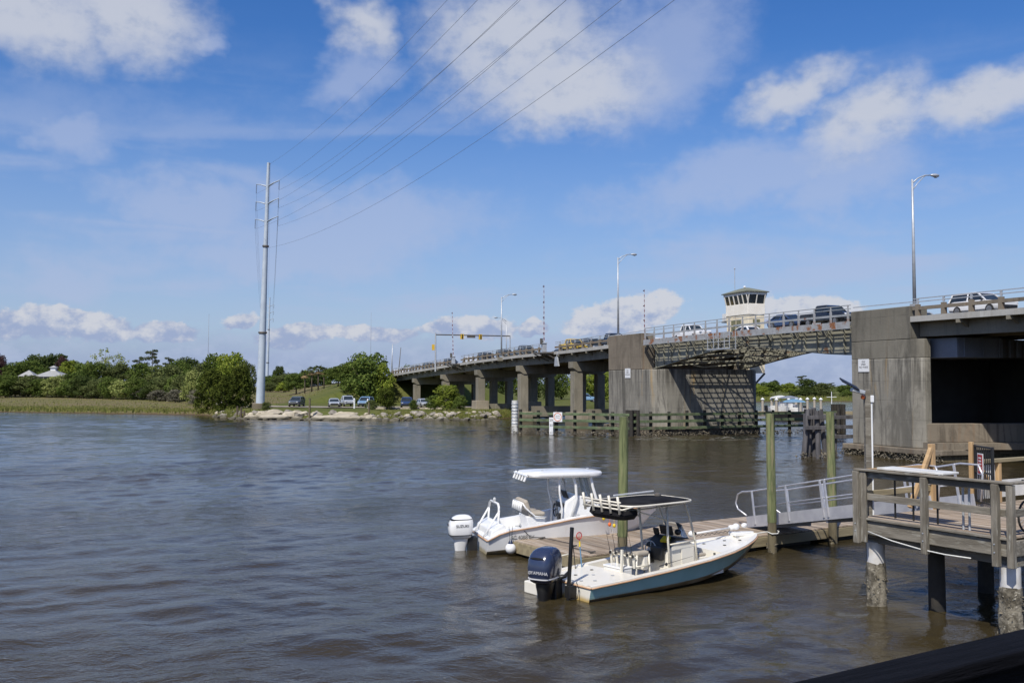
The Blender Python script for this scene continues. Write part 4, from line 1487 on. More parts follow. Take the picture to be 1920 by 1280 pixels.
BG = 'vehicles crossing the bridge'
bridge_cars = [
    (1845, 3.6, 'suv', 'white', 'white sport utility car on the bridge right of the right pier'),
    (1716, 11.0, 'sedan', 'silver', 'low silver car glimpsed through the parapet beside the right pier'),
    (1557, 3.0, 'pickup', 'black', 'black pickup truck just left of the right pier'),
    (1482, 3.0, 'sedan', 'blue', 'dark blue car on the drawbridge behind the black pickup'),
    (1398, 9.0, 'sedan', 'white', 'white car on the drawbridge in front of the control tower'),
    (1297, 5.4, 'pickup', 'white', 'white crew cab pickup truck on the left drawbridge leaf'),
    (1226, 9.0, 'sedan', 'white', 'low white car on the drawbridge next to the left pier'),
    (1151, 3.0, 'pickup', 'black', 'black pickup truck behind the street lamp of the left pier'),
    (1106, 5.6, 'van', 'grey', 'grey van with a tall back on the viaduct near the left pier'),
    (1075, 3.0, 'pickup', 'yellow', 'yellow truck on the viaduct right of the barrier gate'),
    (1050, 9.0, 'sedan', 'grey', 'grey car on the viaduct next to the yellow truck'),
    (985, 3.0, 'pickup', 'grey', 'grey pickup truck on the viaduct left of the upright barrier arm'),
    (948, 3.0, 'suv', 'grey', 'grey sport utility car behind the viaduct street lamp'),
    (930, 9.0, 'sedan', 'red', 'red car on the far lane left of the viaduct street lamp'),
    (912, 3.0, 'suv', 'black', 'black sport utility car left of the viaduct street lamp'),
    (893, 9.0, 'sedan', 'red', 'dark red car on the far lane right of the leaning barrier'),
    (882, 3.0, 'sedan', 'white', 'white car on the viaduct right of the leaning barrier arm'),
    (846, 3.0, 'suv', 'black', 'black sport utility car left of the leaning barrier arm'),
    (828, 3.0, 'sedan', 'tan', 'tan car right of the signal gantry post'),
    (806, 3.0, 'suv', 'grey', 'grey sport utility car just left of the signal gantry post'),
    (795, 9.0, 'sedan', 'yellow', 'yellow car on the far lane left of the signal gantry'),
    (783, 3.0, 'suv', 'silver', 'silver sport utility car, second left of the signal gantry post'),
    (772, 3.0, 'sedan', 'white', 'white car, third left of the signal gantry post'),
    (757, 3.0, 'suv', 'white', 'white sport utility car, second from the left end of the viaduct'),
    (745, 3.0, 'sedan', 'white', 'white car at the left end of the viaduct'),
]
for px, w, kd, co, lab in bridge_cars:
    L = L_at(px, w)
    car(kd, co, bw(L, w, zd(L) + 0.022), BANG + (math.pi if w < 7 else 0), lab, BG, scale=0.93)
for L, w, kd, co, lab in [(163, 3.2, 'van', 'white', 'white van on the embankment road beside the big green tree'),
                          (184, 3.2, 'suv', 'white', 'white car on the embankment road left of the white van'),
                          (213, 3.2, 'sedan', 'silver', 'silver car on the embankment road between the palm trunks'),
                          (252, 3.2, 'sedan', 'grey', 'grey car low on the embankment road left of the palms'),
                          (300, 3.2, 'suv', 'silver', 'silver car at the foot of the embankment road beside the sign')]:
    p = bw(L, w, 0)
    car(kd, co, (p.x, p.y, ground_z(p.x, p.y) + 0.17), BANG + math.pi, lab, 'vehicles on the embankment road')
for px, Y, rz, kd, co, lab in [(557, 160, -92, 'suv', 'grey', 'dark grey sport utility car parked facing the river'),
                               (627, 157, -78, 'sedan', 'silver', 'silver car parked facing the river beside the silver pickup'),
                               (652, 161, -72, 'pickup', 'silver', 'silver pickup truck parked right of the silver car'),
                               (686, 159, -95, 'suv', 'lightblue', 'light blue car parked left of the shoreline bush'),
                               (763, 152, -85, 'suv', 'blue', 'dark blue car parked right of the shoreline bush'),
                               (795, 154, -70, 'sedan', 'silver', 'silver car parked under the first viaduct span'),
                               (1096, 200, 10, 'pickup', 'lightblue', 'light blue pickup truck seen beneath the viaduct')]:
    X = (px - 960) / 1800.0 * Y
    car(kd, co, (X, Y, ground_z(X, Y) + 0.11), R(rz), lab, 'vehicles parked on the far bank')

# ------------------------------------------------------------------ power line
P1 = Vector((-38.1, 145.5, 1.6))
PTOP = 37.0


def make_power_pole():
    t = thing('power_pole', 'x', 'power pole')
    MB().lathe([(1.25, -0.6), (1.2, 0.5), (1.15, 0.55)], 16).obj('foundation', M['conc_light'], t, smooth=40)
    MB().tube([(0, 0, 0.5), (0, 0, 9), (0, 0, 19), (0, 0, 28), (0, 0, PTOP)], [0.66, 0.55, 0.42, 0.31, 0.22], 16).obj('shaft', M['pole'], t, smooth=40)
    for z, r_ in ((11.2, 0.53), (24.3, 0.37)):
        MB().lathe([(r_ + 0.10, z - 0.14), (r_ + 0.14, z), (r_ + 0.10, z + 0.14)], 16).obj('splice_collar', M['steel_dark'], t)
    for k, z in enumerate((33.6, 30.9, 28.2)):
        for sg in (-1, 1):
            r0 = 0.28
            a = MB().tube([(sg * r0, 0, z - 0.15), (sg * 1.7, 0, z + 0.22), (sg * 3.05, 0, z + 0.42)], [0.13, 0.09, 0.06], 8)
            arm = a.obj('cross_arm', M['pole'], t, smooth=True)
            ins = MB()
            for j in range(9):
                ins.lathe([(0.03, 0), (0.10, -0.03), (0.03, -0.09)], 8, (sg * 3.0, 0, z + 0.32 - j * 0.15))
            ins.obj('insulator', M['steel_dark'], arm)
    MB().bar((0, 0, PTOP - 0.2), (0.55, 0, PTOP - 0.2), 0.06, 0.06).obj('shield_wire_arm', M['steel_dark'], t)
    return t


PAZ = R(-42)           # arms square to the line
pp1 = make_power_pole()
pp1.location = P1
pp1.rotation_euler = (R(0.0), R(2.3), PAZ)
tag(pp1, 'tall pale steel power pole with six cross arms on the far bank', 'power pole', 'steel power poles')
P2 = Vector((-97.0, 380.0, 2.3))
pp2 = copy_tree(pp1)
pp2.location = P2
tag(pp2, 'slim distant power pole seen just right of the tall pale one', 'power pole', 'steel power poles')
P3 = Vector((44.0, -36.0, 7.0))


def arm_pt(P, x, z):
    return Matrix.Translation(P) @ Matrix.Rotation(PAZ, 4, 'Z') @ Matrix.Rotation(R(2.3) if P is P1 else 0, 4, 'Y') @ Vector((x, 0, z))


wires = [('shield wire from the pole top', 0.5, PTOP - 0.2)]
for k, z in enumerate((33.6, 30.9, 28.2)):
    for sg, nm in ((-1, 'left'), (1, 'right')):
        wires.append(('conductor from the %s %s arm' % (('upper', 'middle', 'lower')[k], nm), sg * 3.0, z - 1.05))
wires.append(('communication cable below the arms', 0.45, 24.0))


def wire(a, b_, sag, r_, n, label):
    pts = []
    for i in range(n + 1):
        k = i / n
        p = a.lerp(b_, k)
        p.z -= sag * 4 * k * (1 - k)
        pts.append(p)
    tag(MB().tube(pts, r_, 5).obj('power_wire', M['wire'], smooth=True), label, 'wire', 'wires of the power line')


for nm, x, z in wires:
    wire(arm_pt(P1, x, z), arm_pt(P3, x, z + 3.0), 7.0, 0.013, 30, 'dark %s crossing the sky towards upper right' % nm)
    if 'communication' not in nm:
        wire(arm_pt(P1, x, z), arm_pt(P2, x, z), 4.5, 0.012, 20, 'thin %s running back behind the trees' % nm)


# ------------------------------------------------------------------ fenders and dolphins in the channel
def pile(mb, x, y, z0, z1, r_, n=12, mi=0, lean=(0, 0)):
    k = (z1 - z0)
    return mb.tube([(x, y, z0), (x + lean[0] * 0.5, y + lean[1] * 0.5, z0 + k * 0.5), (x + lean[0], y + lean[1], z1)], [r_ * 1.06, r_, r_ * 0.94], n, mi)


def fender(t, a, b_, zs, m, spacing, post_m, top, crust=True, h=0.26):
    """timber walers on posts between two points of the bridge frame (L, w)"""
    A, B = Vector((a[0], -a[1], 0)), Vector((b_[0], -b_[1], 0))
    d = (B - A)
    ln = d.length
    d.normalize()
    nrm_ = Vector((-d.y, d.x, 0))
    # the walers sit on the channel side of the posts: that is the side towards the viewer
    if (Matrix.Rotation(BANG, 3, 'Z') @ nrm_).y > 0:
        nrm_ = -nrm_
    n = max(2, int(ln / spacing))
    for i in range(n + 1):
        p = A + d * (ln * i / n)
        pile(MB(), p.x, p.y, -2.0, top + rgo.uniform(-0.05, 0.12), 0.17, 10).obj('post', post_m, t, smooth=40)
    for z in zs:
        q = A + nrm_ * 0.27
        w_ = B + nrm_ * 0.27
        MB().bar((q.x, q.y, z), (w_.x, w_.y, z), 0.2, h).obj('waler', m, t, bevel=0.015)
    if crust:
        mb_ = oyster_crust(MB(), [(A + nrm_ * 0.32)[:2], (B + nrm_ * 0.32)[:2]], -0.1, 0.36, int(ln * 55), 0.085, rgo, 0.3)
        mb_.obj('oyster_crust', M['skin'], t, kind='stuff')


fl_ = bthing('timber_fender', 'green timber fender of walers and black posts around the left pier', 'fender')
fender(fl_, (35.3, -11.6), (26.8, -3.4), (2.05, 1.40, 0.74), M['fender_green'], 1.9, M['pile_black'], 2.35)
fender(fl_, (26.8, -3.4), (26.8, 21.0), (2.05, 1.40, 0.74), M['fender_green'], 1.9, M['pile_black'], 2.3)
for dx in (-0.4, 0.0, 0.4):
    for dy in (-0.35, 0.35):
        pile(MB(), 26.9 + dx, 3.3 + dy, -2, 2.5, 0.2).obj('post', M['pile_black'], fl_, smooth=40)
        pile(MB(), 26.9 + dx, -21.2 + dy, -2, 2.9, 0.22).obj('post', M['pile_black'], fl_, smooth=40)
fr_ = bthing('timber_fender', 'weathered timber fender beside the right pier behind the pile dolphin', 'fender')
fender(fr_, (-0.4, -4.4), (1.3, -2.6), (2.6, 1.9, 1.2), M['fender_green'], 1.4, M['dolphin'], 2.9)
fender(fr_, (1.3, -2.6), (1.3, 14.0), (2.6, 1.9, 1.2), M['dolphin'], 1.9, M['dolphin'], 2.9)
mk = bthing('marker_pile', 'white banded marker pile at the left tip of the green fender', 'pile')
pile(MB(), 35.6, 12.1, -2, 3.35, 0.34, 16).obj('shaft', M['white_dirty'], mk, smooth=40)
for k in range(7):
    MB().lathe([(0.35, 0), (0.37, 0.03), (0.37, 0.11), (0.35, 0.14)], 16, (35.6, 12.1, 0.95 + k * 0.33)).obj('strap', M['galv'], mk)
mb = oyster_crust(MB(), [(35.6 + 0.42 * math.cos(a), 12.1 + 0.42 * math.sin(a)) for a in [k * 0.628 for k in range(11)]], -0.1, 0.75, 160, 0.08, rgo, 0.1)
mb.obj('oyster_crust', M['skin'], mk, kind='stuff')


def fence_point(k, z, off=0.42):
    A, B = Vector((35.3, 11.6, 0)), Vector((26.8, 3.4, 0))
    d = (B - A).normalized()
    n_ = Vector((-d.y, d.x, 0))
    if (Matrix.Rotation(BANG, 3, 'Z') @ n_).y > 0:
        n_ = -n_
    p = A.lerp(B, k) + n_ * off
    return Vector((p.x, p.y, z)), math.atan2(n_.y, n_.x)


p, an = fence_point(0.36, 1.75)
ns = thing('warning_sign', 'square white board with orange ring on the green fender', 'sign', BO + Matrix.Rotation(BANG, 3, 'Z') @ p, BANG + an)
MB().box((0, 0, 0), (0.04, 0.95, 0.95)).obj('board', M['sign_white'], ns)
mb = MB()
rings = [[(0.03 + x, r_ * math.cos(a), r_ * math.sin(a)) for a in [2 * math.pi * k / 24 for k in range(24)]] for r_, x in
         ((0.36, 0.0), (0.36, 0.012), (0.42, 0.012), (0.42, 0.0))]
mb.loft(rings, cap=False).obj('ring', M['sign_orange'], ns)
lettering('SLOW', 0.16, M['letter_dark'], ns, (0.028, 0, 0.08), (R(90), 0, R(90)))
lettering('NO WAKE', 0.11, M['letter_dark'], ns, (0.028, 0, -0.1), (R(90), 0, R(90)))
p, an = fence_point(0.30, 0.85)
cg = thing('clearance_gauge', 'tall white clearance gauge board with numerals on the green fender', 'sign', BO + Matrix.Rotation(BANG, 3, 'Z') @ p, BANG + an)
MB().box((0, 0, 0), (0.05, 0.42, 1.7)).obj('board', M['sign_white'], cg)
for tx, z in (('29', 0.55), ('30', 0.05)):
    lettering(tx, 0.36, M['letter_dark'], cg, (0.03, 0, z), (R(90), 0, R(90)))
dp = thing('pile_dolphin', 'cluster of leaning grey piles banded together beside the right pier', 'dolphin', (20.7, 65.9, 0), R(10))
for dx, dy in ((-1.05, -0.2), (-0.35, 0.45), (0.1, -0.45), (0.95, 0.0), (0.3, 0.7)):
    pile(MB(), dx * 1.1, dy, -2, 3.25 + rgo.uniform(-0.1, 0.15), 0.175, 10, 0, (-dx * 0.62, -dy * 0.5)).obj('pile', M['dolphin'], dp, smooth=40)
for z, w_ in ((2.75, 1.5), (2.05, 1.9)):
    MB().box((0, -0.52, z), (w_, 0.16, 0.26)).obj('band', M['dolphin'], dp, bevel=0.02)
mb = MB()
for dx, dy in ((-1.05, -0.2), (-0.35, 0.45), (0.25, -0.45), (0.95, 0.0)):
    oyster_crust(mb, [(dx - 0.25, dy - 0.2), (dx + 0.25, dy - 0.2)], -0.1, 0.35, 60, 0.07, rgo, 0.2)
mb.obj('oyster_crust', M['skin'], dp, kind='stuff')

# ------------------------------------------------------------------ marina behind the drawbridge
mp = thing('mooring_pile', 'x', 'pile')
pile(MB(), 0, 0, -2, 2.25, 0.24, 10).obj('shaft', M['tan'], mp, smooth=40)
MB().lathe([(0.34, 2.22), (0.34, 2.34), (0.02, 2.62)], 10).obj('cap', M['sign_white'], mp)
spots = [1413, 1429, 1446, 1455, 1478, 1492, 1500, 1513, 1526, 1538]
ordn = ['first', 'second', 'third', 'fourth', 'fifth', 'sixth', 'seventh', 'eighth', 'ninth', 'tenth']
for i, px in enumerate(spots):
    o = mp if i == 0 else copy_tree(mp)
    Y = 168 + (i * 37 % 11) * 1.1
    o.location = ((px - 960) / 1800.0 * Y, Y, 0)
    tag(o, 'pale mooring pile with white cone cap, %s from the left under the drawbridge' % ordn[i], 'pile', 'marina piles')
MB_ = MB().box((0, 0, 0.3), (24, 1.6, 0.5))
for k in range(12):
    MB_.box((-11.5 + k * 2.1, -0.82, 0.3), (0.12, 0.1, 0.5))
md = MB_.obj('marina_dock', M['timber_dock'])
md.location = (47, 158, 0)
md.rotation_euler = (0, 0, 0.05)
tag(md, 'low timber marina dock beyond the drawbridge', 'dock')


def small_boat(name, label, loc, rz, hullm, topm, ln=7.0):
    t = thing(name, label, 'boat', loc, rz, None)
    st = [(0, 1.0, 0.75, -0.2), (2, 1.15, 0.85, -0.25), (4.2, 1.1, 1.0, -0.2), (5.8, 0.7, 1.15, 0.0), (6.8, 0.15, 1.3, 0.6)]
    MB().loft([[(x, -b_, z), (x, -b_ * 0.85, 0.1), (x, 0, k), (x, b_ * 0.85, 0.1), (x, b_, z)] for x, b_, z, k in st]).obj('hull', hullm, t, smooth=40)
    MB().box((3.0, 0, 1.2), (1.2, 0.9, 1.1)).obj('console', M['white_dirty'], t, bevel=0.06)
    tp = MB()
    for x in (2.2, 3.8):
        for y in (-0.7, 0.7):
            tp.tube([(x, y, 0.8), (x, y * 0.95, 2.5)], 0.04, 6)
    tp.obj('top_frame', M['galv'], t)
    MB().loft([[(1.4, -1.0, 2.5), (4.4, -1.0, 2.5), (4.4, 1.0, 2.5), (1.4, 1.0, 2.5)], [(1.6, -0.8, 2.68), (4.2, -0.8, 2.68), (4.2, 0.8, 2.68), (1.6, 0.8, 2.68)],
               [(2.6, -0.1, 2.95), (3.2, -0.1, 2.95), (3.2, 0.1, 2.95), (2.6, 0.1, 2.95)]]).obj('canopy', topm, t)
    MB().box((-0.35, 0, 0.7), (0.5, 0.45, 0.9)).obj('outboard_motor', M['black'], t, bevel=0.08)
    return t


small_boat('moored_boat', 'dark moored boat with light blue canopy beside the right pier', (42.3, 134, 0), R(170), M['black'], M['blue'])
small_boat('moored_boat', 'white boat moored among the capped piles under the drawbridge', (46.5, 175, 0), R(25), M['alu_dull'], M['white_dirty'])
small_boat('moored_boat', 'small white boat moored left of the mast pole', (52.0, 172, 0), R(200), M['white_dirty'], M['steel_blue'])
ms_ = thing('mast_pole', 'thin white mast with cross spar near the blue canopy boat', 'mast', (46.2, 139, 0))
MB().tube([(0, 0, -0.5), (0, 0, 3.9)], [0.07, 0.05], 8).obj('mast', M['sign_white'], ms_)
MB().bar((-0.7, 0, 3.15), (0.7, 0, 3.15), 0.07, 0.07).obj('spar', M['sign_white'], ms_)


# ------------------------------------------------------------------ trees
def leaf(mb, p, s, rg, out=None, flat=0.0):
    n_ = Vector((rg.gauss(0, 1), rg.gauss(0, 1), rg.gauss(0.4, 1)))
    if out is not None:
        n_ += out * 1.3
    n_.normalize()
    u = n_.orthogonal().normalized()
    u = Matrix.Rotation(rg.uniform(0, 6.28), 3, n_) @ u
    v = n_.cross(u)
    a, b_ = s * rg.uniform(0.7, 1.3), s * rg.uniform(0.45, 0.8)
    mb.add([p - u * a, p - v * b_ * 0.9, p + u * a, p + v * b_], [(0, 1, 2, 3)])


def lobes_crown(seed, lobes, per, size, shell=0.5, droop=0.0):
    rg = random.Random(seed)
    mb = MB()
    for (x, y, z, rx, rz) in lobes:
        c_ = Vector((x, y, z))
        n = int(per * rx * rx * 60)
        for i in range(n):
            d = Vector((rg.gauss(0, 1), rg.gauss(0, 1), rg.gauss(0, 1))).normalized()
            if d.z < -0.55 and rg.random() < 0.7:
                continue
            k = (shell + (1 - shell) * rg.random()) * (1.0 + rg.gauss(0, 0.08))
            p = c_ + Vector((d.x * rx * k, d.y * rx * k, d.z * rz * k - droop * rg.random() * 0.08))
            leaf(mb, p, size, rg, d)
    return mb


def oak_lobes(seed, n, zlo, zhi, spread, r0, r1):
    rg = random.Random(seed)
    out = []
    for i in range(n):
        z = zlo + (zhi - zlo) * ((i + 0.5) / n)
        prof = math.sin(math.pi * min(1.0, 0.22 + 0.74 * (z - zlo + 0.08) / (zhi - zlo + 0.16)))
        a = i * 2.4 + rg.uniform(-0.5, 0.5)
        rr = spread * prof * rg.uniform(0.45, 1.0)
        r_ = rg.uniform(r0, r1)
        out.append((rr * math.cos(a), rr * math.sin(a), z, r_, r_ * rg.uniform(0.6, 0.85)))
    out.append((0, 0, (zlo + zhi) / 2, r1 * 1.15, r1))
    for i in range(13):          # stray boughs that break the outline
        z = rg.uniform(zlo, zhi + 0.05)
        prof = math.sin(math.pi * min(1.0, 0.22 + 0.74 * (z - zlo + 0.08) / (zhi - zlo + 0.16)))
        a = rg.uniform(0, 6.28)
        rr = spread * prof * rg.uniform(1.0, 1.35)
        r_ = rg.uniform(0.045, 0.085)
        out.append((rr * math.cos(a), rr * math.sin(a), z + 0.04, r_, r_ * rg.uniform(0.6, 1.1)))
    return out


def trunk_mesh(name, seed, h, r_, lobes, limbs=5):
    rg = random.Random(seed)
    mb = MB().tube([(0, 0, -0.04), (rg.uniform(-.02, .02), rg.uniform(-.02, .02), h * 0.5), (0, 0, h)], [r_ * 1.3, r_, r_ * 0.7], 8)
    for q in rg.sample(lobes, min(limbs, len(lobes))):
        m_ = Vector((q[0] * 0.4, q[1] * 0.4, h + (q[2] - h) * 0.5))
        mb.tube([(0, 0, h * 0.85), m_, (q[0], q[1], q[2])], [r_ * 0.6, r_ * 0.4, r_ * 0.12], 6)
    return mb.mesh(name, M['bark'], smooth=True)


TREES = {}
for v in range(3):
    lb = oak_lobes(20 + v, 17, 0.30, 0.87, 0.36, 0.13, 0.20)
    TREES['oak', v] = (lobes_crown(30 + v, lb, 125, 0.027), trunk_mesh('trunk', 40 + v, 0.34, 0.022, lb))
    lb = oak_lobes(50 + v, 16, 0.10, 0.84, 0.36, 0.15, 0.22)
    TREES['bush', v] = (lobes_crown(60 + v, lb, 110, 0.029), trunk_mesh('trunk', 70 + v, 0.16, 0.02, lb))
    lb = oak_lobes(80 + v, 13, 0.42, 0.92, 0.38, 0.09, 0.15)
    TREES['lacy', v] = (lobes_crown(90 + v, lb, 40, 0.026, 0.3), trunk_mesh('trunk', 100 + v, 0.40, 0.018, lb, 9))
    rg = random.Random(110 + v)
    lb = []
    for i in range(10):
        z = 0.52 + 0.045 * i + rg.uniform(-0.02, 0.02)
        a = i * 2.2 + rg.uniform(-0.5, 0.5)
        rr = 0.34 * (1.05 - (z - 0.5) * 1.7) * rg.uniform(0.5, 1)
        lb.append((rr * math.cos(a), rr * math.sin(a), z, rg.uniform(0.10, 0.16), rg.uniform(0.03, 0.05)))
    TREES['pine', v] = (lobes_crown(120 + v, lb, 110, 0.026, 0.2), trunk_mesh('trunk', 130 + v, 0.92, 0.014, lb, 10))
    rg = random.Random(140 + v)
    lb = []
    for i in range(46):
        z = 0.0 + 0.92 * (i / 45.0)
        rr = 0.40 * math.sin(math.pi * min(1, 0.36 + 0.60 * z)) * rg.uniform(0.55, 1.0)
        a = i * 2.39
        lb.append((rr * math.cos(a), rr * math.sin(a), z, rg.uniform(0.08, 0.13), rg.uniform(0.09, 0.15)))
    TREES['cedar', v] = (lobes_crown(150 + v, lb, 210, 0.025, 0.3), trunk_mesh('trunk', 160 + v, 0.2, 0.02, lb, 6))


def palm_meshes(seed):
    rg = random.Random(seed)
    live, dead = MB(), MB()
    for i in range(52):
        isdead = i >= 30
        a = rg.uniform(0, 6.28)
        up = rg.uniform(-0.1, 1.6) if not isdead else rg.uniform(-3.0, -0.9)
        ln = rg.uniform(0.22, 0.30) if not isdead else rg.uniform(0.16, 0.26)
        d = Vector((math.cos(a), math.sin(a), up)).normalized()
        base = Vector((0, 0, 0.82))
        tip = base + d * ln
        s_ = d.cross(Vector((0, 0, 1))).normalized()
        m_ = live if not isdead else dead
        for k in range(9):
            f = (k - 4) / 4.0
            e = tip + s_ * f * 0.17 - d * abs(f) * 0.08 + Vector((0, 0, -0.04 * abs(f) - 0.03))
            q = base + d * ln * 0.45
            m_.add([q - s_ * 0.015, q + s_ * 0.015, e], [(0, 1, 2)])
            m_.add([q + Vector((0, 0, 0.006)), q - Vector((0, 0, 0.006)), e], [(0, 1, 2)])
    tr = MB().tube([(0, 0, -0.03), (0.01, 0, 0.4), (0, 0, 0.84)], [0.03, 0.024, 0.026], 8).mesh('trunk', M['bark'], smooth=True)
    return live, dead, tr


PALM = palm_meshes(5)
CROWN_CACHE = {}
CROWN_NAMES = {'oak': 'broadleaf_tree', 'bush': 'shrub', 'lacy': 'sparse_tree', 'pine': 'pine_tree', 'cedar': 'cedar_tree', 'palm': 'palm_tree'}
tree_rng = random.Random(77)


def tree(kind, fm, px, Y, top, wpx, label, group, X=None):
    X = (px - 960) / 1800.0 * Y if X is None else X
    g = ground_z(X, Y)
    h = 5 + (720 - top) * Y / 1800.0 - g
    w_ = wpx * Y / 1800.0
    v = tree_rng.randrange(3)
    t = thing(CROWN_NAMES[kind], label, 'shrub' if kind == 'bush' and h < 6 else 'tree', (X, Y, g), tree_rng.uniform(0, 6.28), group)
    if kind == 'palm':
        if 'palm' not in CROWN_CACHE:
            CROWN_CACHE['palm'] = (PALM[0].mesh('crown', F_PALM, fix=False), PALM[1].mesh('dead_fronds', F_DEAD, fix=False))
        link('crown', CROWN_CACHE['palm'][0], t)
        link('dead_fronds', CROWN_CACHE['palm'][1], t)
        link('trunk', PALM[2], t)
        t.scale = (h, h, h)
        return t
    key = (kind, v, fm.name)
    if key not in CROWN_CACHE:
        CROWN_CACHE[key] = TREES[kind, v][0].mesh('crown', fm, fix=False)
    link('crown', CROWN_CACHE[key], t)
    link('trunk', TREES[kind, v][1], t)
    t.scale = (w_ / 0.98, w_ / 0.98, h)
    return t


GA = 'trees behind the marsh'
tree('oak', F_MAROON, 2, 300, 663, 42, 'dark maroon tree at the left edge of the photo', GA)
tree('oak', F_OAK, 30, 286, 676, 84, 'green oak at far left beside the low house roof', GA)
tree('oak', F_DARK, 72, 312, 661, 84, 'tall dark oak behind the small house roof', GA)
tree('oak', F_DARK, 104, 314, 658, 70, 'tall dark oak behind the cupola house', GA)
tree('oak', F_MAROON, 116, 306, 664, 36, 'narrow reddish tree right behind the cupola', GA)
tree('oak', F_LIGHT, 136, 288, 671, 62, 'fresh green oak right of the cupola house', GA)
tree('oak', F_OAK, 162, 282, 675, 58, 'rounded green oak left of the pale feathery trees', GA)
tree('lacy', F_LACY, 193, 268, 657, 62, 'pale feathery tree, the left one of two', GA)
tree('lacy', F_LACY, 222, 270, 660, 54, 'pale feathery tree, the right one of two', GA)
tree('oak', F_OAK, 186, 262, 676, 80, 'green oak under the left feathery tree', GA)
tree('oak', F_OLIVE, 228, 262, 679, 80, 'olive green oak under the right feathery tree', GA)
tree('pine', F_PINE, 262, 304, 666, 52, 'shorter pine left of the tall pine', GA)
tree('pine', F_PINE, 286, 300, 651, 54, 'tallest pine rising above the marsh trees', GA)
tree('pine', F_PINE, 318, 296, 666, 46, 'small pine right of the tall pine', GA)
tree('oak', F_DARK, 350, 270, 666, 72, 'dark round oak left of the tall power pole trees', GA)
tree('oak', F_OLIVE, 312, 256, 680, 92, 'broad olive tree below the pines', GA)
tree('oak', F_OAK, 268, 262, 677, 72, 'green tree below the shorter pine', GA)
tree('oak', F_OAK, 336, 264, 673, 76, 'green oak filling the gap right of the small pine', GA)
tree('oak', F_OLIVE, 378, 236, 676, 66, 'olive oak just left of the big cedars', GA)
tree('oak', F_OAK, 55, 300, 672, 80, 'green oak behind the smaller house', GA)
GB = 'shrubs at the back of the marsh'
for i, (fm, px, Y, top, w_, lab) in enumerate([
    (F_OAK, 12, 250, 700, 66, 'green shrub at the left edge behind the marsh'),
    (F_OLIVE, 45, 252, 705, 60, 'olive shrub below the small house roof'),
    (F_OAK, 82, 256, 708, 52, 'low green shrub below the cupola house'),
    (F_LIGHT, 112, 256, 708, 44, 'fresh green shrub right of the house door'),
    (F_OAK, 138, 252, 694, 70, 'tall dark green shrub right of the cupola house'),
    (F_DARK, 166, 250, 702, 52, 'dark shrub at the middle of the marsh back edge'),
    (F_OLIVE, 198, 246, 706, 60, 'olive shrub below the feathery trees'),
    (F_GREY, 180, 240, 726, 36, 'low grey scrub left of the taller grey scrub'),
    (F_GREY, 232, 240, 714, 46, 'grey scrub right of the feathery trees'),
    (F_OLIVE, 262, 236, 704, 54, 'olive shrub between the two grey scrubs'),
    (F_GREY, 272, 228, 720, 46, 'pale grey scrub in front of the pines'),
    (F_OLIVE, 306, 226, 702, 64, 'broad olive shrub in front of the pines'),
    (F_GREY, 300, 214, 730, 50, 'low grey scrub at the marsh edge near the middle'),
    (F_OLIVE, 338, 212, 700, 54, 'olive shrub left of the pale willow shrub'),
    (F_GREY, 330, 205, 728, 40, 'low grey brush at the foot of the olive shrub'),
    (F_LACY, 366, 198, 690, 62, 'pale willow green shrub left of the big cedars'),
    (F_GREY, 372, 190, 728, 44, 'grey brush left of the big cedars')]):
    tree('bush', fm, px, Y, top, w_, lab, GB)
for i in range(15):
    px = 4 + i * 25.5
    Y = 262 - i * 3.4
    tree('bush', (F_OAK, F_DARK, F_OLIVE, F_OAK, F_LACY)[i % 5], px, Y, 699 + (i * 7 % 13), 50 + (i * 11 % 17), 'dense green thicket shrub in the second row behind the marsh, number %s from the left' %
         ('one', 'two', 'three', 'four', 'five', 'six', 'seven', 'eight', 'nine', 'ten', 'eleven', 'twelve', 'thirteen', 'fourteen', 'fifteen')[i], GB)
GC = 'trees beside the tall power pole'
tree('oak', F_OAK, 404, 184, 658, 80, 'green oak behind the left cedar', GC)
tree('oak', F_LIGHT, 436, 176, 656, 82, 'bright green oak left of the tall power pole', GC)
tree('oak', F_LIGHT, 420, 170, 676, 74, 'bright green oak between the cedars', GC)
tree('oak', F_OLIVE, 460, 168, 672, 50, 'greyish oak touching the tall power pole', GC)
tree('cedar', F_CEDAR, 400, 159, 690, 76, 'dark cedar on the point, the left one', GC)
tree('cedar', F_CEDAR, 450, 154, 684, 72, 'dark cedar on the point, nearest the tall power pole', GC)
tree('cedar', F_CEDAR, 426, 152, 704, 72, 'dark cedar on the point, the lowest and middle one', GC)
tree('bush', F_OLIVE, 500, 142, 752, 26, 'small shrub at the foot of the tall power pole', GC)
GD = 'trees behind the lawn embankment'
for kd, fm, px, Y, top, w_, lab in [
    ('oak', F_DARK, 524, 430, 683, 30, 'lone dark round tree on the skyline right of the tall power pole'),
    ('oak', F_OAK, 512, 340, 702, 60, 'green oak right behind the tall power pole'),
    ('oak', F_OLIVE, 545, 345, 698, 62, 'olive green oak below the lone dark tree'),
    ('oak', F_OAK, 580, 350, 694, 66, 'green oak on the skyline left of the palms'),
    ('oak', F_OAK, 618, 340, 688, 66, 'green oak on the skyline behind the palms'),
    ('oak', F_DARK, 652, 330, 682, 66, 'dark oak on the skyline left of the big green tree'),
    ('bush', F_OLIVE, 508, 300, 716, 40, 'olive shrub beside the low embankment road'),
    ('bush', F_LIGHT, 532, 292, 714, 36, 'fresh green shrub beside the low embankment road'),
    ('oak', F_OAK, 556, 262, 697, 56, 'dark green roadside tree on the lawn left of the palms'),
    ('oak', F_OAK, 634, 226, 683, 64, 'green roadside tree between palms and the big green tree'),
    ('oak', F_OAK, 660, 220, 676, 60, 'green tree touching the big tree at its left')]:
    tree(kd, fm, px, Y, top, w_, lab, GD)
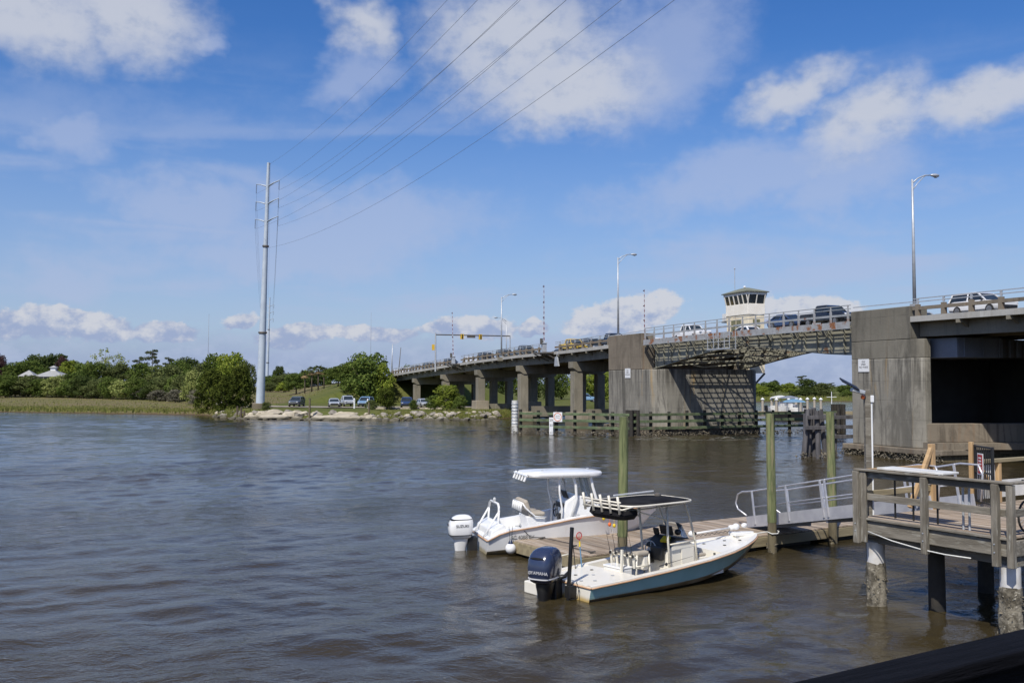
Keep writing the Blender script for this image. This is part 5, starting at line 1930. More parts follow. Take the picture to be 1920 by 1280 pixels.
for i, (px, Y, top, w_, fm) in enumerate([(498, 318, 706, 44, F_OAK), (528, 316, 703, 50, F_OLIVE), (566, 312, 700, 54, F_OAK), (596, 306, 697, 56, F_DARK), (628, 298, 692, 56, F_OAK), (654, 286, 686, 52, F_OLIVE),
                                         (676, 262, 680, 50, F_OAK)]):
    tree('bush', fm, px, Y, top, w_, 'dense tree in the continuous row behind the lawn, %s from the left' % ordn[i], GD)
for i, (px, Y, top) in enumerate([(572, 250, 692), (585, 246, 686), (597, 243, 684), (608, 240, 687)]):
    tree('palm', None, px, Y, top, 20, 'palm with brown skirt on the lawn, %s from the left' % ordn[i], 'palms on the lawn embankment')
tree('bush', F_OAK, 690, 190, 655, 104, 'big spreading green tree on the lawn beside the viaduct end', GD)
tree('bush', F_LIGHT, 716, 189, 676, 54, 'bright green tree against the viaduct end', GD)
tree('bush', F_OAK, 656, 194, 674, 64, 'green tree merged with the big spreading tree at its lower left', GD)
tree('oak', F_OAK, 764, 262, 682, 30, 'small tree top showing above the viaduct end', GD)
GE = 'shrubs on the rocky shore'
tree('bush', F_CEDAR, 726, 144, 724, 46, 'rounded olive bush on the rocky shore left of the viaduct', GE)
tree('bush', F_LIGHT, 838, 141, 718, 62, 'big leafy bush on the shore under the viaduct', GE)
tree('bush', F_OAK, 815, 143, 738, 40, 'leafy bush left of the big one under the viaduct', GE)
tree('bush', F_OAK, 862, 140, 740, 34, 'low leafy bush beside the first big viaduct column', GE)
tree('bush', F_OLIVE, 697, 142, 748, 28, 'small scrubby bush on the rocks by the light blue car', GE)
tree('bush', F_OAK, 776, 146, 748, 20, 'small bush between the two cars under the viaduct', GE)
GF = 'trees seen beneath the viaduct'
for i, (px, Y, fm) in enumerate([(905, 236, F_OAK), (932, 232, F_DARK), (960, 240, F_OAK), (1000, 236, F_OAK), (1030, 232, F_DARK), (1052, 240, F_OAK),
                                 (1085, 226, F_LIGHT), (1112, 230, F_LIGHT), (1138, 228, F_LIGHT), (1165, 240, F_OAK)]):
    tree('bush', fm, px, Y, 684 + (i * 5 % 9), 46, 'green tree beneath the viaduct, %s from the left' % ordn[i], GF)
GG = 'trees on the far shore behind the drawbridge'
for kd, fm, px, Y, top, w_, lab in [
    ('oak', F_OAK, 1352, 318, 712, 60, 'oak hidden mostly behind the left pier'),
    ('oak', F_LIGHT, 1404, 316, 712, 60, 'fresh green oak right of the left pier'),
    ('bush', F_LIGHT, 1424, 312, 722, 48, 'low fresh green tree behind the capped piles'),
    ('oak', F_OAK, 1440, 322, 714, 62, 'broad green oak, second right of the left pier'),
    ('oak', F_DARK, 1453, 345, 711, 26, 'small dark tree top above the broad green oak'),
    ('oak', F_LIGHT, 1480, 318, 716, 44, 'yellow green oak left of the tall far pine'),
    ('pine', F_PINE, 1503, 334, 702, 46, 'tall far pine behind the pile dolphin'),
    ('oak', F_DARK, 1516, 330, 709, 46, 'dark oak right of the tall far pine'),
    ('bush', F_DARK, 1505, 312, 728, 60, 'dark low tree behind the pile dolphin'),
    ('oak', F_OLIVE, 1540, 328, 716, 46, 'olive oak above the mast pole'),
    ('pine', F_PINE, 1558, 334, 716, 30, 'small far pine left of the right pier'),
    ('bush', F_OLIVE, 1545, 312, 730, 50, 'olive low tree behind the mast pole'),
    ('oak', F_OAK, 1582, 322, 720, 46, 'green oak against the right pier'),
    ('bush', F_OAK, 1590, 312, 732, 40, 'low green tree against the right pier'),
    ('oak', F_OAK, 1640, 322, 716, 60, 'green oak behind the right pier')]:
    tree(kd, fm, px, Y, top, w_, lab, GG)

# ------------------------------------------------------------------ houses behind the marsh
def hip_house(name, label, px, Y, wpx, eave_y, apex_y, cupola, rm):
    X = (px - 960) / 1800.0 * Y
    g = ground_z(X, Y)
    ze, za = 5 + (720 - eave_y) * Y / 1800.0 - g, 5 + (720 - apex_y) * Y / 1800.0 - g
    w_ = wpx * Y / 1800.0
    t = thing(name, label, 'house', (X, Y, g), 0.12)
    h = w_ / 2 - 0.7
    MB().span(-h, h, -h, h, -0.2, ze).obj('wall', M['house_grey'], t)
    e = w_ / 2
    k = 0.13 if cupola else 0.03
    rf_ = MB().loft([[(-e, -e, ze), (e, -e, ze), (e, e, ze), (-e, e, ze)], [(-e * k, -e * k, za), (e * k, -e * k, za), (e * k, e * k, za), (-e * k, e * k, za)]]).obj('roof', rm, t)
    if cupola:
        c_ = e * 0.16
        MB().span(-c_, c_, -c_, c_, za - 0.3, za + 0.75).obj('cupola', M['sign_white'], rf_)
        MB().loft([[(-c_ * 1.5, -c_ * 1.5, za + .75), (c_ * 1.5, -c_ * 1.5, za + .75), (c_ * 1.5, c_ * 1.5, za + .75), (-c_ * 1.5, c_ * 1.5, za + .75)],
                   [(-.03, -.03, za + 1.35), (.03, -.03, za + 1.35), (.03, .03, za + 1.35), (-.03, .03, za + 1.35)]]).obj('cupola_roof', rm, rf_)
    MB().span(-0.55, 0.45, -h - 0.06, -h - 0.002, 0.1, 2.2).obj('door', M['sign_white'], t)
    for x in (-h * 0.6, h * 0.6):
        MB().span(x - 0.5, x + 0.5, -h - 0.05, -h - 0.002, 0.9, 2.1).obj('window', M['glass'], t)
    for x in (-e * 0.9, -e * 0.3, e * 0.3, e * 0.9):
        MB().span(x - 0.08, x + 0.08, -e + 0.1, -e + 0.26, 0, ze - 0.02).obj('porch_post', M['house_grey'], t)
    return t


hip_house('house', 'house with pale hip roof and small cupola behind the marsh', 101, 272, 56, 706, 694, True, M['roof_metal'])
hip_house('house', 'smaller pale hip roofed house left of the cupola house', 55, 280, 30, 705, 694, False, M['roof_metal'])
hip_house('house', 'grey roofed house half hidden below the pines', 254, 268, 22, 708, 696, False, M['house_grey'])

# ------------------------------------------------------------------ rocky shore
rv = thing('rock_revetment', 'pale broken rocks and rubble slabs along the far shore', 'rocks', (-24, 134, 0))


def rock_mesh(seed, flat, m):
    bm = bmesh.new()
    bmesh.ops.create_icosphere(bm, subdivisions=2, radius=1.0)
    rg = random.Random(seed)
    ph = [rg.uniform(0, 6) for _ in range(6)]
    cuts_ = [(Vector((rg.gauss(0, 1), rg.gauss(0, 1), rg.gauss(0, 1))).normalized(), rg.uniform(0.55, 0.85)) for _ in range(7)]
    for v in bm.verts:
        p = v.co.copy()
        for n_, d in cuts_:
            k = p.dot(n_)
            if k > d:
                p -= n_ * (k - d)
        p *= 1 + 0.10 * math.sin(3 * p.x + ph[0]) * math.sin(4 * p.y + ph[1]) + 0.05 * math.sin(9 * p.z + ph[2])
        v.co = (p.x, p.y, p.z * flat)
    me = bpy.data.meshes.new('rock')
    bm.to_mesh(me)
    bm.free()
    me.materials.append(m)
    return me


RK = [rock_mesh(200 + i, 0.62, M['rock']) for i in range(5)]
SL = [rock_mesh(220 + i, 0.62, M['slab']) for i in range(3)]
rr = random.Random(21)


def add_rock(me, X, s, size, zoff=0.0, sx=1.0):
    Y = lerp(SHORE, X) + s
    z = max(0.0, ground_z(X, Y))
    o = link('rock', me, rv, (X + 24, Y - 134, z + zoff), (rr.uniform(-0.35, 0.35), rr.uniform(-0.35, 0.35), rr.uniform(0, 6.28)))
    o.scale = (size * sx, size, size)


for i in range(270):
    X = rr.uniform(-47, -2)
    if X < -40 and rr.random() < 0.5:
        continue
    pale = rr.random() < (0.55 if -40 < X < -20 else 0.2)
    add_rock(rr.choice(SL if pale else RK), X, rr.uniform(-1.2, 3.0), rr.choice((0.25, 0.35, 0.45, 0.6, 0.8)) * rr.uniform(0.8, 1.2), -0.05)
for X, s, sz, sx in ((-37.6, 0.4, 1.0, 1.5), (-35.6, 1.2, 1.5, 1.7), (-33.6, 0.2, 1.5, 1.6), (-31.8, 1.6, 1.1, 1.4), (-26.6, 0.5, 1.3, 1.8), (-24.4, 0.8, 1.5, 1.8),
                     (-22.3, 0.2, 1.2, 1.9), (-20.6, 1.0, 1.1, 1.6), (-23.5, 2.2, 1.0, 1.9), (-34.6, 2.4, 1.0, 1.6), (-27.8, 1.8, 0.9, 1.5)):
    o = len(rv.children)
    add_rock(rr.choice(SL), X, s, sz, 0.0, sx)
    rv.children[-1].rotation_euler = (rr.uniform(-0.1, 0.1), rr.uniform(-0.1, 0.1), rr.uniform(-0.25, 0.25))

# small things on the far bank
for i, (px, Y, h, m, lab) in enumerate([(446, 140.5, 1.5, 'bark', 'old timber stump post at the point, the left of three'),
                                        (453, 139.5, 1.4, 'bark', 'old timber stump post at the point, the middle of three'),
                                        (459, 139.0, 0.9, 'bark', 'short timber stump post at the point, the right of three'),
                                        (581, 135.0, 2.7, 'pile_wet', 'thin weathered post standing in the water below the parked cars'),
                                        (692, 134.2, 2.2, 'pile_wet', 'thin post in the shallows left of the shoreline bush')]):
    X = (px - 960) / 1800.0 * Y
    g = ground_z(X, Y)
    o = MB().tube([(0, 0, -1.0), (0.02, 0, h * 0.5), (0.03, 0.02, h + max(0, 0.3 - g))], [0.16, 0.15, 0.13], 8).obj('shore_post', M[m], smooth=40)
    o.location = (X, Y, max(g, -0.2))
    tag(o, lab, 'post', 'posts along the far shore')
for px, Y, h, lab in ((665, 150, 1.5, 'white marker post beside the silver pickup'), (690, 152, 1.4, 'white marker post beside the light blue car')):
    X = (px - 960) / 1800.0 * Y
    o = MB().lathe([(0.13, 0), (0.13, h), (0.02, h + 0.12)], 10).lathe([(0.135, h * 0.6), (0.145, h * 0.62), (0.135, h * 0.68)], 10).obj('marker_post', M['sign_white'])
    o.location = (X, Y, ground_z(X, Y))
    tag(o, lab, 'post', 'white marker posts')
stop = MB().prism([(-0.14, 0), (0.14, 0), (0.10, 0.24), (-0.10, 0.24)], -0.9, 0.9, 'x').mesh('wheel_stop', M['slab'])
for i, px in enumerate((716, 738, 750, 760, 770, 785, 797, 806, 818)):
    Y = 146.5
    X = (px - 960) / 1800.0 * Y
    o = link('wheel_stop', stop, None, (X, Y, ground_z(X, Y) + 0.02), (0, 0, rr.uniform(-0.1, 0.1)))
    tag(o, 'white concrete wheel stop on the parking edge, %s from the left' % ordn[i], 'wheel stop', 'wheel stops along the parking strip')
st_ = thing('road_sign', 'small pale road sign at the foot of the embankment road', 'sign', bw(290, -1.5, 0))
st_.location.z = ground_z(st_.location.x, st_.location.y)
MB().tube([(0, 0, 0), (0, 0, 3.0)], 0.06, 6).obj('post', M['galv'], st_)
MB().box((0, -0.08, 2.9), (1.0, 0.04, 1.0), ry=R(45)).obj('plate', M['sign_white'], st_)
for px, Y, h, lab in ((390, 330, 26, 'thin distant radio mast left of the tall power pole'), (695, 420, 33, 'thin distant radio mast above the big green tree'),
                      (748, 262, 11.2, 'dark utility pole above the left end of the viaduct'), (735, 199, 6.6, 'thin pale pole beside the viaduct end')):
    X = (px - 960) / 1800.0 * Y
    o = MB().tube([(0, 0, 0), (0, 0, h * 0.5), (0.1 if 'dark' not in lab else 0.5, 0, h)], ([0.16, 0.13, 0.08] if h < 12 else [0.10, 0.08, 0.05]), 8).ball((0.1 if 'dark' not in lab else 0.5, 0, h), 0.10).obj('utility_pole', M['steel_dark'] if 'dark' in lab else (M['galv'] if h < 12 else M['wire']), smooth=True)
    o.location = (X, Y, ground_z(X, Y))
    tag(o, lab, 'pole')


# ------------------------------------------------------------------ floating dock
DA = R(32.0)
DO = Vector((1.78, 25.6, 0))
dock = thing('floating_dock', 'floating timber dock between the two moored boats', 'dock', DO, DA)
DL, DWI = 13.9, 3.2
pk = MB().box((0, 0, 0), (DWI, 0.136, 0.04)).mesh('plank', M['plank'])
n = int(DL / 0.145)
for i in range(n):
    link('plank', pk, dock, (0.08 + i * 0.145, DWI / 2 + rr.uniform(-0.012, 0.012), 0.43 + rr.uniform(-0.003, 0.003)), (0, 0, R(90) + rr.uniform(-0.002, 0.002)))
for y in (-0.03, DWI + 0.03):
    MB().span(0.0, DL, y - 0.03, y + 0.03, 0.12, 0.40).obj('fascia_board', M['timber_dock'], dock, bevel=0.01)
MB().span(-0.06, 0.0, -0.06, DWI + 0.06, 0.10, 0.41).obj('fascia_board', M['timber_dock'], dock, bevel=0.01)
for x in (0.0, 2.4, 4.8, 7.2, 9.6, 12.0):
    MB().span(x + 0.15, x + 1.9, 0.15, DWI - 0.15, -0.35, 0.20).obj('float', M['pile_black'], dock)
for x, y in ((0.55, 0.18), (0.75, 2.9), (4.6, 0.16), (4.2, 3.0)):
    MB().bar((x - 0.11, y, 0.50), (x + 0.11, y, 0.50), 0.035, 0.03).box((x, y, 0.47), (0.08, 0.05, 0.05)).obj('cleat', M['steel_dark'], dock)

GP = []
for i, (x, y, r_, lab) in enumerate([(1.30, -0.19, 0.132, 'green treated piling behind the teal skiff, leftmost of three'),
                                     (6.75, -0.45, 0.130, 'green treated piling at the bow of the teal skiff'),
                                     (9.75, -0.19, 0.135, 'green treated piling behind the gangway, rightmost of three')]):
    p = Matrix.Translation(DO) @ Matrix.Rotation(DA, 4, 'Z') @ Vector((x, y, 0))
    t = thing('dock_piling', lab, 'piling', p, i * 1.1, 'green pilings of the floating dock')
    pile(MB(), 0, 0, 0.9, 4.12, r_, 16, 0, ((0.05, -0.02), (-0.03, 0.02), (0.02, 0.03))[i]).obj('shaft', M['green_pile'], t, smooth=40)
    pile(MB(), 0, 0, -2.0, 0.9, r_ * 1.06, 16).obj('weathered_foot', M['pile_wet'], t, smooth=40)
    mb = oyster_crust(MB(), [(r_ * math.cos(a), r_ * math.sin(a)) for a in [k * 0.628 for k in range(11)]], -0.1, 0.28, 120, 0.03, rgo, 0.05)
    mb.obj('oyster_crust', M['skin'], t, kind='stuff')

# ------------------------------------------------------------------ gangway
gw = thing('gangway', 'aluminium gangway with pipe railings sloping down to the floating dock', 'gangway', (7.5, 30.8, 0), math.atan2(-7.6, 2.57))
GL = 8.02


def gz(x):
    return 0.52 + (2.06 - 0.52) * x / GL


for y in (0.0, 1.3):
    MB().bar((0.0, y, gz(0) + 0.10), (GL, y, gz(GL) + 0.10), 0.05, 0.34).obj('side_plate', M['alu_dull'], gw)
    for x in (0.5, 2.3, 3.95, 4.15, 5.8, 6.0, 7.6):
        MB().bar((x, y - 0.035, gz(x) + 0.0), (x - 0.19, y - 0.035, gz(x) + 1.03), 0.05, 0.045).obj('post', M['alu'], gw)
    top = [(-0.05, y, gz(0) + 0.30), (-0.55, y, gz(-.4) + 0.52), (-0.68, y, gz(-.5) + 0.72), (-0.55, y, gz(-0.3) + 0.98), (-0.30, y, gz(-0.2) + 1.06)]
    top += [(x, y, gz(x) + 1.05) for x in (0.3, 2, 4, 6, 7.6)] + [(GL + 0.15, y, gz(GL) + 0.98), (GL + 0.28, y, gz(GL) + 0.75), (GL + 0.22, y, gz(GL) + 0.1)]
    MB().tube(top, 0.027, 8).obj('handrail', M['alu'], gw, smooth=True)
    MB().tube([(0.4, y, gz(0.4) + 0.55), (GL, y, gz(GL) + 0.55)], 0.02, 8).obj('mid_rail', M['alu'], gw, smooth=True)
for i in range(40):
    x = 0.1 + i * 0.2
    MB().bar((x, 0.03, gz(x)), (x, 1.27, gz(x)), 0.17, 0.03).obj('tread', M['alu_dull'], gw)
for x in (1.5, 4.0, 6.5):
    MB().bar((x, 0.02, gz(x) - 0.10), (x, 1.28, gz(x) - 0.10), 0.08, 0.10).obj('cross_member', M['alu_dull'], gw)

# ------------------------------------------------------------------ fixed pier
FA = math.atan2(-0.86, 0.51)
FO = Vector((7.98, 22.0, 0))
fp = thing('fixed_pier', 'raised grey timber pier with post railing at lower right', 'pier', FO, FA)
FX, FY, FZ = 3.5, 6.6, 2.0
bd = MB().box((0, 0, 0), (FX, 0.132, 0.04)).mesh('deck_board', M['plank'])
for i in range(int(FY / 0.141)):
    link('deck_board', bd, fp, (FX / 2 + rr.uniform(-0.01, 0.01), 0.07 + i * 0.141, FZ - 0.02 + rr.uniform(-0.003, 0.003)), (0, 0, rr.uniform(-0.002, 0.002)))
for (x0, x1, y0, y1) in ((0.0, FX, -0.08, -0.01), (-0.08, -0.01, -0.08, FY), (FX + 0.01, FX + 0.08, -0.08, FY)):
    MB().span(x0, x1, y0, y1, 1.62, 1.93).obj('rim_beam', M['timber_grey'], fp, bevel=0.012)
MB().span(-0.05, FX + 0.05, -0.14, -0.02, 1.945, 1.995).obj('edge_board', M['timber_grey'], fp, bevel=0.01)
for y in (0.33, 2.2, 4.0, 6.0):
    MB().span(-0.02, FX + 0.02, y - 0.12, y + 0.12, 1.40, 1.615).obj('cap_beam', M['timber_grey'], fp, bevel=0.012)
for x in (0.9, 1.75, 2.6):
    MB().span(x - 0.04, x + 0.04, 0.0, FY, 1.62, 1.955).obj('joist', M['timber_grey'], fp)


def fpost(x, y, z0, z1, m='timber_grey', s=0.13):
    return MB().box((0, 0, 0), (z1 - z0, s, s)).obj('post', M[m], fp, bevel=0.012), (x, y, (z0 + z1) / 2)


def upright(x, y, z0, z1, m='timber_grey', s=0.13, sy=None):
    o = MB().box((0, 0, 0), (z1 - z0, s, sy or s)).obj('post', M[m], fp, bevel=0.012)
    o.location = (x, y, (z0 + z1) / 2)
    o.rotation_euler = (0, R(90), 0)
    return o


upright(-0.02, -0.15, 1.42, 3.03, s=0.15, sy=0.15)
upright(0.14, -0.12, 1.45, 3.03, s=0.06, sy=0.14)
upright(1.72, -0.16, 1.42, 3.03)
upright(3.32, -0.16, 1.42, 3.03)
upright(3.60, -0.10, 1.42, 3.03)
upright(3.60, 2.3, 1.42, 3.03)
upright(3.60, 4.6, 1.42, 3.03)


for x, y in ((-0.02, -0.226), (1.72, -0.226), (3.32, -0.226)):
    for z in (1.70, 1.86):
        MB().tube([(x, y + 0.004, z), (x, y - 0.012, z)], 0.016, 8).obj('bolt', M['galv'], fp)


def rail(x0, y0, x1, y1, z, w_, h, m='timber_grey', nm='rail'):
    a, b_ = Vector((x0, y0, 0)), Vector((x1, y1, 0))
    ln = (b_ - a).length
    o = MB().box((0, 0, 0), (ln, w_, h)).obj(nm, M[m], fp, bevel=0.01)
    o.location = ((x0 + x1) / 2, (y0 + y1) / 2, z)
    o.rotation_euler = (0, 0, math.atan2(y1 - y0, x1 - x0))
    return o


rail(-0.10, -0.09, 3.68, -0.09, 3.065, 0.18, 0.045, nm='rail_cap')
rail(-0.03, -0.06, 3.62, -0.06, 2.96, 0.04, 0.14)
rail(0.0, -0.06, 3.55, -0.06, 2.47, 0.05, 0.15)
rail(3.60, 0.0, 3.60, FY, 3.065, 0.18, 0.045, nm='rail_cap')
rail(3.56, 0.0, 3.56, FY, 2.47, 0.05, 0.15)
# the side where the gangway lands
rail(-0.02, 0.1, -0.02, 2.45, 3.00, 0.05, 0.14, 'timber_new')
rail(-0.02, 0.1, -0.02, 2.45, 2.50, 0.05, 0.13, 'timber_dock')
upright(0.0, 2.50, 1.9, 3.56, 'timber_new', 0.13)
MB().bar((0.03, 2.44, 3.46), (0.03, 1.62, 2.10), 0.09, 0.09).obj('brace', M['timber_new'], fp)
upright(0.0, 4.05, 1.9, 3.56, 'timber_new', 0.10)
upright(0.0, 5.15, 1.9, 3.02, 'timber_new', 0.12)
upright(0.0, 6.45, 1.9, 3.02, 'timber_new', 0.12)
rail(0.0, 4.15, 0.0, 6.6, 3.06, 0.16, 0.09, 'timber_dock', 'rail_cap')
MB().bar((0.06, 4.3, 2.95), (0.06, 5.0, 2.2), 0.07, 0.07).obj('brace', M['timber_new'], fp)
MB().span(-0.07, -0.02, 4.25, 5.05, 2.12, 2.95).obj('white_panel', M['white_dirty'], fp)
MB().span(-0.07, -0.02, 5.25, 6.4, 2.12, 2.55).obj('white_panel', M['white_dirty'], fp)

rgs = random.Random(31)


def crust_pile(x, y, r_, ztop):
    n_, m_ = 26, 14
    rings = []
    for j in range(m_ + 1):
        z = -1.2 + (ztop + 1.2) * j / m_
        ring_ = []
        for k in range(n_):
            a = 2 * math.pi * k / n_
            q = r_ * (1.04 + rgs.gauss(0, 0.045) + 0.05 * math.sin(5 * a + 3 * z))
            if j == m_:
                q = r_ * 1.005
            ring_.append((x + q * math.cos(a), y + q * math.sin(a), z + (rgs.uniform(-0.03, 0.03) if j < m_ else rgs.uniform(-0.03, 0.02))))
        rings.append(ring_)
    return MB().loft(rings)


for x, y, ztop in ((0.08, 0.33, 0.95), (3.32, 0.28, 0.98)):
    pl = pile(MB(), x, y, -1.5, 1.40, 0.17, 14).obj('pile', M['timber_dock'], fp, smooth=40)
    MB().lathe([(0.195, ztop - 0.1), (0.195, 1.42 - 0.0), (0.172, 1.421)], 20, (x, y, 0)).obj('sleeve', M['sleeve'], pl, smooth=40)
    crust_pile(x, y, 0.205, ztop).obj('barnacle_sheath', M['oyster'], pl, smooth=30)
    path = [(x + 0.21 * math.cos(a), y + 0.21 * math.sin(a)) for a in [k * 0.628 for k in range(11)]]
    mb = oyster_crust(MB(), path, -0.1, ztop - 0.1, 300, 0.028, rgs, 0.05)
    mb.obj('oyster_crust', M['skin'], pl, kind='stuff')
for x, y in ((1.15, 1.0), (0.55, 3.7), (3.1, 3.6), (0.5, 6.0), (3.1, 6.0)):
    pile(MB(), x, y, -1.5, 1.41, 0.185, 14).obj('pile', M['pile_black'], fp, smooth=40)

gate = thing('bar_gate', 'black bar gate standing open on the pier with a red notice', 'gate', Matrix.Translation(FO) @ Matrix.Rotation(FA, 4, 'Z') @ Vector((0.08, 4.05, FZ)),
             FA + math.atan2(-0.55, 0.84))
for x in (0.03, 1.02):
    MB().bar((x, 0, 0.1), (x, 0, 1.5), 0.045, 0.045).obj('frame_upright', M['black'], gate)
for z in (0.12, 0.85, 1.47):
    MB().bar((0.03, 0, z), (1.02, 0, z), 0.04, 0.04).obj('frame_rail', M['black'], gate)
for k in range(9):
    MB().bar((0.12 + k * 0.1, 0, 0.12), (0.12 + k * 0.1, 0, 1.47), 0.018, 0.018).obj('bar', M['black'], gate)
ns2 = MB().box((0.42, -0.035, 1.05), (0.30, 0.012, 0.52)).obj('notice', M['sign_white'], gate)
MB().box((0.42, -0.044, 1.05), (0.24, 0.006, 0.46)).obj('notice_face', M['red'], ns2)
for k in range(5):
    MB().box((0.42, -0.049, 0.90 + k * 0.075), (0.13, 0.004, 0.035)).obj('notice_mark', M['sign_white'], ns2)

fpm = Matrix.Translation(FO) @ Matrix.Rotation(FA, 4, 'Z')
tb = thing('cleaning_table', 'long white cleaning board resting on the pier railing', 'table', fpm @ Vector((1.3, 0.18, FZ)), FA)
MB().box((0, 0.0, 1.125), (1.65, 0.55, 0.05)).obj('top', M['white_dirty'], tb, bevel=0.012)
for x in (-0.72, -0.25, 0.35):
    MB().tube([(x, 0.2, 0.0), (x, 0.2, 1.10)], 0.022, 8).obj('leg', M['black'], tb)
sp_ = thing('steel_stanchion', 'pair of thin grey stanchions behind the front pier railing', 'post', fpm @ Vector((2.45, 0.15, FZ)), FA)
for x in (-0.04, 0.10):
    MB().tube([(x, 0, 0), (x, 0, 1.02)], 0.025, 8).obj('rod', M['galv'], sp_)
MB().bar((-0.04, 0, 0.5), (0.10, 0, 0.5), 0.03, 0.03).obj('clamp', M['galv'], sp_)

lp = thing('solar_lamp_post', 'square grey post with solar floodlight and white conduit at the pier corner', 'lamp post', fpm @ Vector((-0.17, 0.42, 0)), 0.0)
MB().span(-0.065, 0.065, -0.065, 0.065, 0.4, 4.88).obj('post', M['timber_grey'], lp, bevel=0.01)
MB().tube([(0.085, -0.05, 1.9), (0.085, -0.05, 4.62)], 0.022, 8).obj('conduit', M['sign_white'], lp)
MB().box((0.09, -0.06, 4.66), (0.08, 0.08, 0.16)).obj('junction_box', M['sign_white'], lp, bevel=0.01)
MB().bar((-0.06, -0.03, 4.72), (-0.30, -0.06, 4.90), 0.04, 0.04).obj('arm', M['galv'], lp)
MB().box((-0.24, -0.08, 4.84), (0.30, 0.20, 0.09), ry=R(14)).obj('floodlight', M['galv'], lp, bevel=0.02)
MB().box((-0.42, -0.05, 5.0), (0.44, 0.34, 0.03), ry=R(28), rx=R(16)).obj('solar_panel', M['solar'], lp)
MB().ball((-0.12, -0.06, 4.70), 0.05).obj('sensor', M['orange'], lp)

rp = MB().tube([(0.25, -0.13, 1.70), (0.9, -0.16, 1.585), (1.6, -0.17, 1.51), (2.2, -0.17, 1.485), (2.75, -0.13, 1.49)], 0.014, 6).obj('mooring_rope', M['rope'], smooth=True)
rp.location, rp.rotation_euler = FO, (0, 0, FA)
tag(rp, 'white rope sagging below the front beam of the pier', 'rope')

bk = thing('bicycle', 'black bicycle leaning inside the railing at the right edge', 'bicycle', fpm @ Vector((3.36, 0.86, FZ)), FA + R(90))


def hoop(mb_, c_, r_, q, n_=24):
    pts_ = [(c_[0] + r_ * math.cos(a), c_[1], c_[2] + r_ * math.sin(a)) for a in [2 * math.pi * k / n_ for k in range(n_ + 1)]]
    return mb_.tube(pts_, q, 6)


for x in (0.0, 1.02):
    wl = hoop(MB(), (x, 0, 0.34), 0.325, 0.022).obj('wheel', M['rubber'], bk, smooth=True)
    sp2 = MB()
    for k in range(8):
        a = math.pi * k / 8
        sp2.bar((x - 0.32 * math.cos(a), 0, 0.34 - 0.32 * math.sin(a)), (x + 0.32 * math.cos(a), 0, 0.34 + 0.32 * math.sin(a)), 0.006, 0.006)
    sp2.obj('spokes', M['galv'], wl)
MB().tube([(0.0, 0, 0.34), (0.14, 0, 0.88)], 0.02, 8).tube([(0.14, 0, 0.86), (0.62, 0, 0.82), (0.50, 0, 0.34), (0.14, 0, 0.80)], 0.02, 8) \
    .tube([(0.62, 0, 0.82), (1.02, 0, 0.34), (0.50, 0, 0.34)], 0.014, 8).obj('frame', M['black'], bk, smooth=True)
MB().tube([(0.14, 0, 0.88), (0.17, 0, 1.0)], 0.016, 8).tube([(0.30, -0.29, 1.02), (0.17, -0.2, 1.03), (0.17, 0.2, 1.03), (0.30, 0.29, 1.02)], 0.016, 8).obj('handlebar', M['black'], bk, smooth=True)
MB().box((0.64, 0, 0.93), (0.26, 0.15, 0.06)).bar((0.62, 0, 0.8), (0.63, 0, 0.92), 0.03, 0.03).obj('saddle', M['black'], bk, bevel=0.02)
MB().ball((0.10, 0, 0.99), 0.07, sc=(1, 1, 1)).obj('lamp', M['galv'], bk, smooth=True)

# ------------------------------------------------------------------ near balcony rail
fr = thing('balcony_rail', 'black balcony railing in the bottom right corner close to the viewer', 'railing', (0.9, 2.89, 4.135), math.atan2(0.59, 0.96))
MB().span(-2.2, 4.5, -0.165, 0.0, -0.05, 0.0).obj('cap', M['rail_black'], fr, bevel=0.008)
MB().span(-2.2, 4.5, -0.13, -0.04, -0.62, -0.051).obj('skirt_board', M['rail_black'], fr)
for x in (-2.0, 0.3, 2.6, 4.3):
    MB().span(x - 0.05, x + 0.05, -0.13, -0.04, -1.2, -0.63).obj('post', M['rail_black'], fr)


# ------------------------------------------------------------------ boats
class Hull:
    """gunwale half-beam and height, chine half-beam and height, keel height, as tables over x"""
    def __init__(s, gb, gzt, cb, cz, kz, ln):
        s.gb, s.gzt, s.cb, s.cz, s.kz, s.ln = gb, gzt, cb, cz, kz, ln
        s.xs = frange(0, ln * 0.72, 0.35) + frange(ln * 0.72, ln, 0.16)[1:]

    def row(s, x, sg, k):
        gb_, gz_, cb_, cz_ = lerp(s.gb, x), lerp(s.gzt, x), lerp(s.cb, x), lerp(s.cz, x)
        bow = 0.0
        if k <= 1:
            fl = k + 0.10 * math.sin(math.pi * k) * (1 if x > s.ln * 0.5 else 0.3)
            return (x + bow, sg * (gb_ + (cb_ - gb_) * fl), gz_ + (cz_ - gz_) * k)
        return (x, sg * cb_ * (2 - k), cz_ + (lerp(s.kz, x) - cz_) * (k - 1))

    def side(s, mb, k0, k1, mi, n=3):
        for sg in (-1, 1):
            rows = [[s.row(x, sg, k0 + (k1 - k0) * j / n) for j in range(n + 1)] for x in s.xs]
            mb.loft(rows, mi, closed=False, cap=False)
        return mb

    def transom(s, mb, mi, split=None):
        pts_ = [s.row(0, -1, k / 4.0) for k in range(9)]
        pts_ += [s.row(0, 1, k / 4.0) for k in range(7, -1, -1)]
        mb.add(pts_, [tuple(range(len(pts_)))], mi)
        return mb

    def g(s, x, sg, inset=0.0, dz=0.0):
        return (x, sg * max(0.0, lerp(s.gb, x) - inset), lerp(s.gzt, x) + dz)


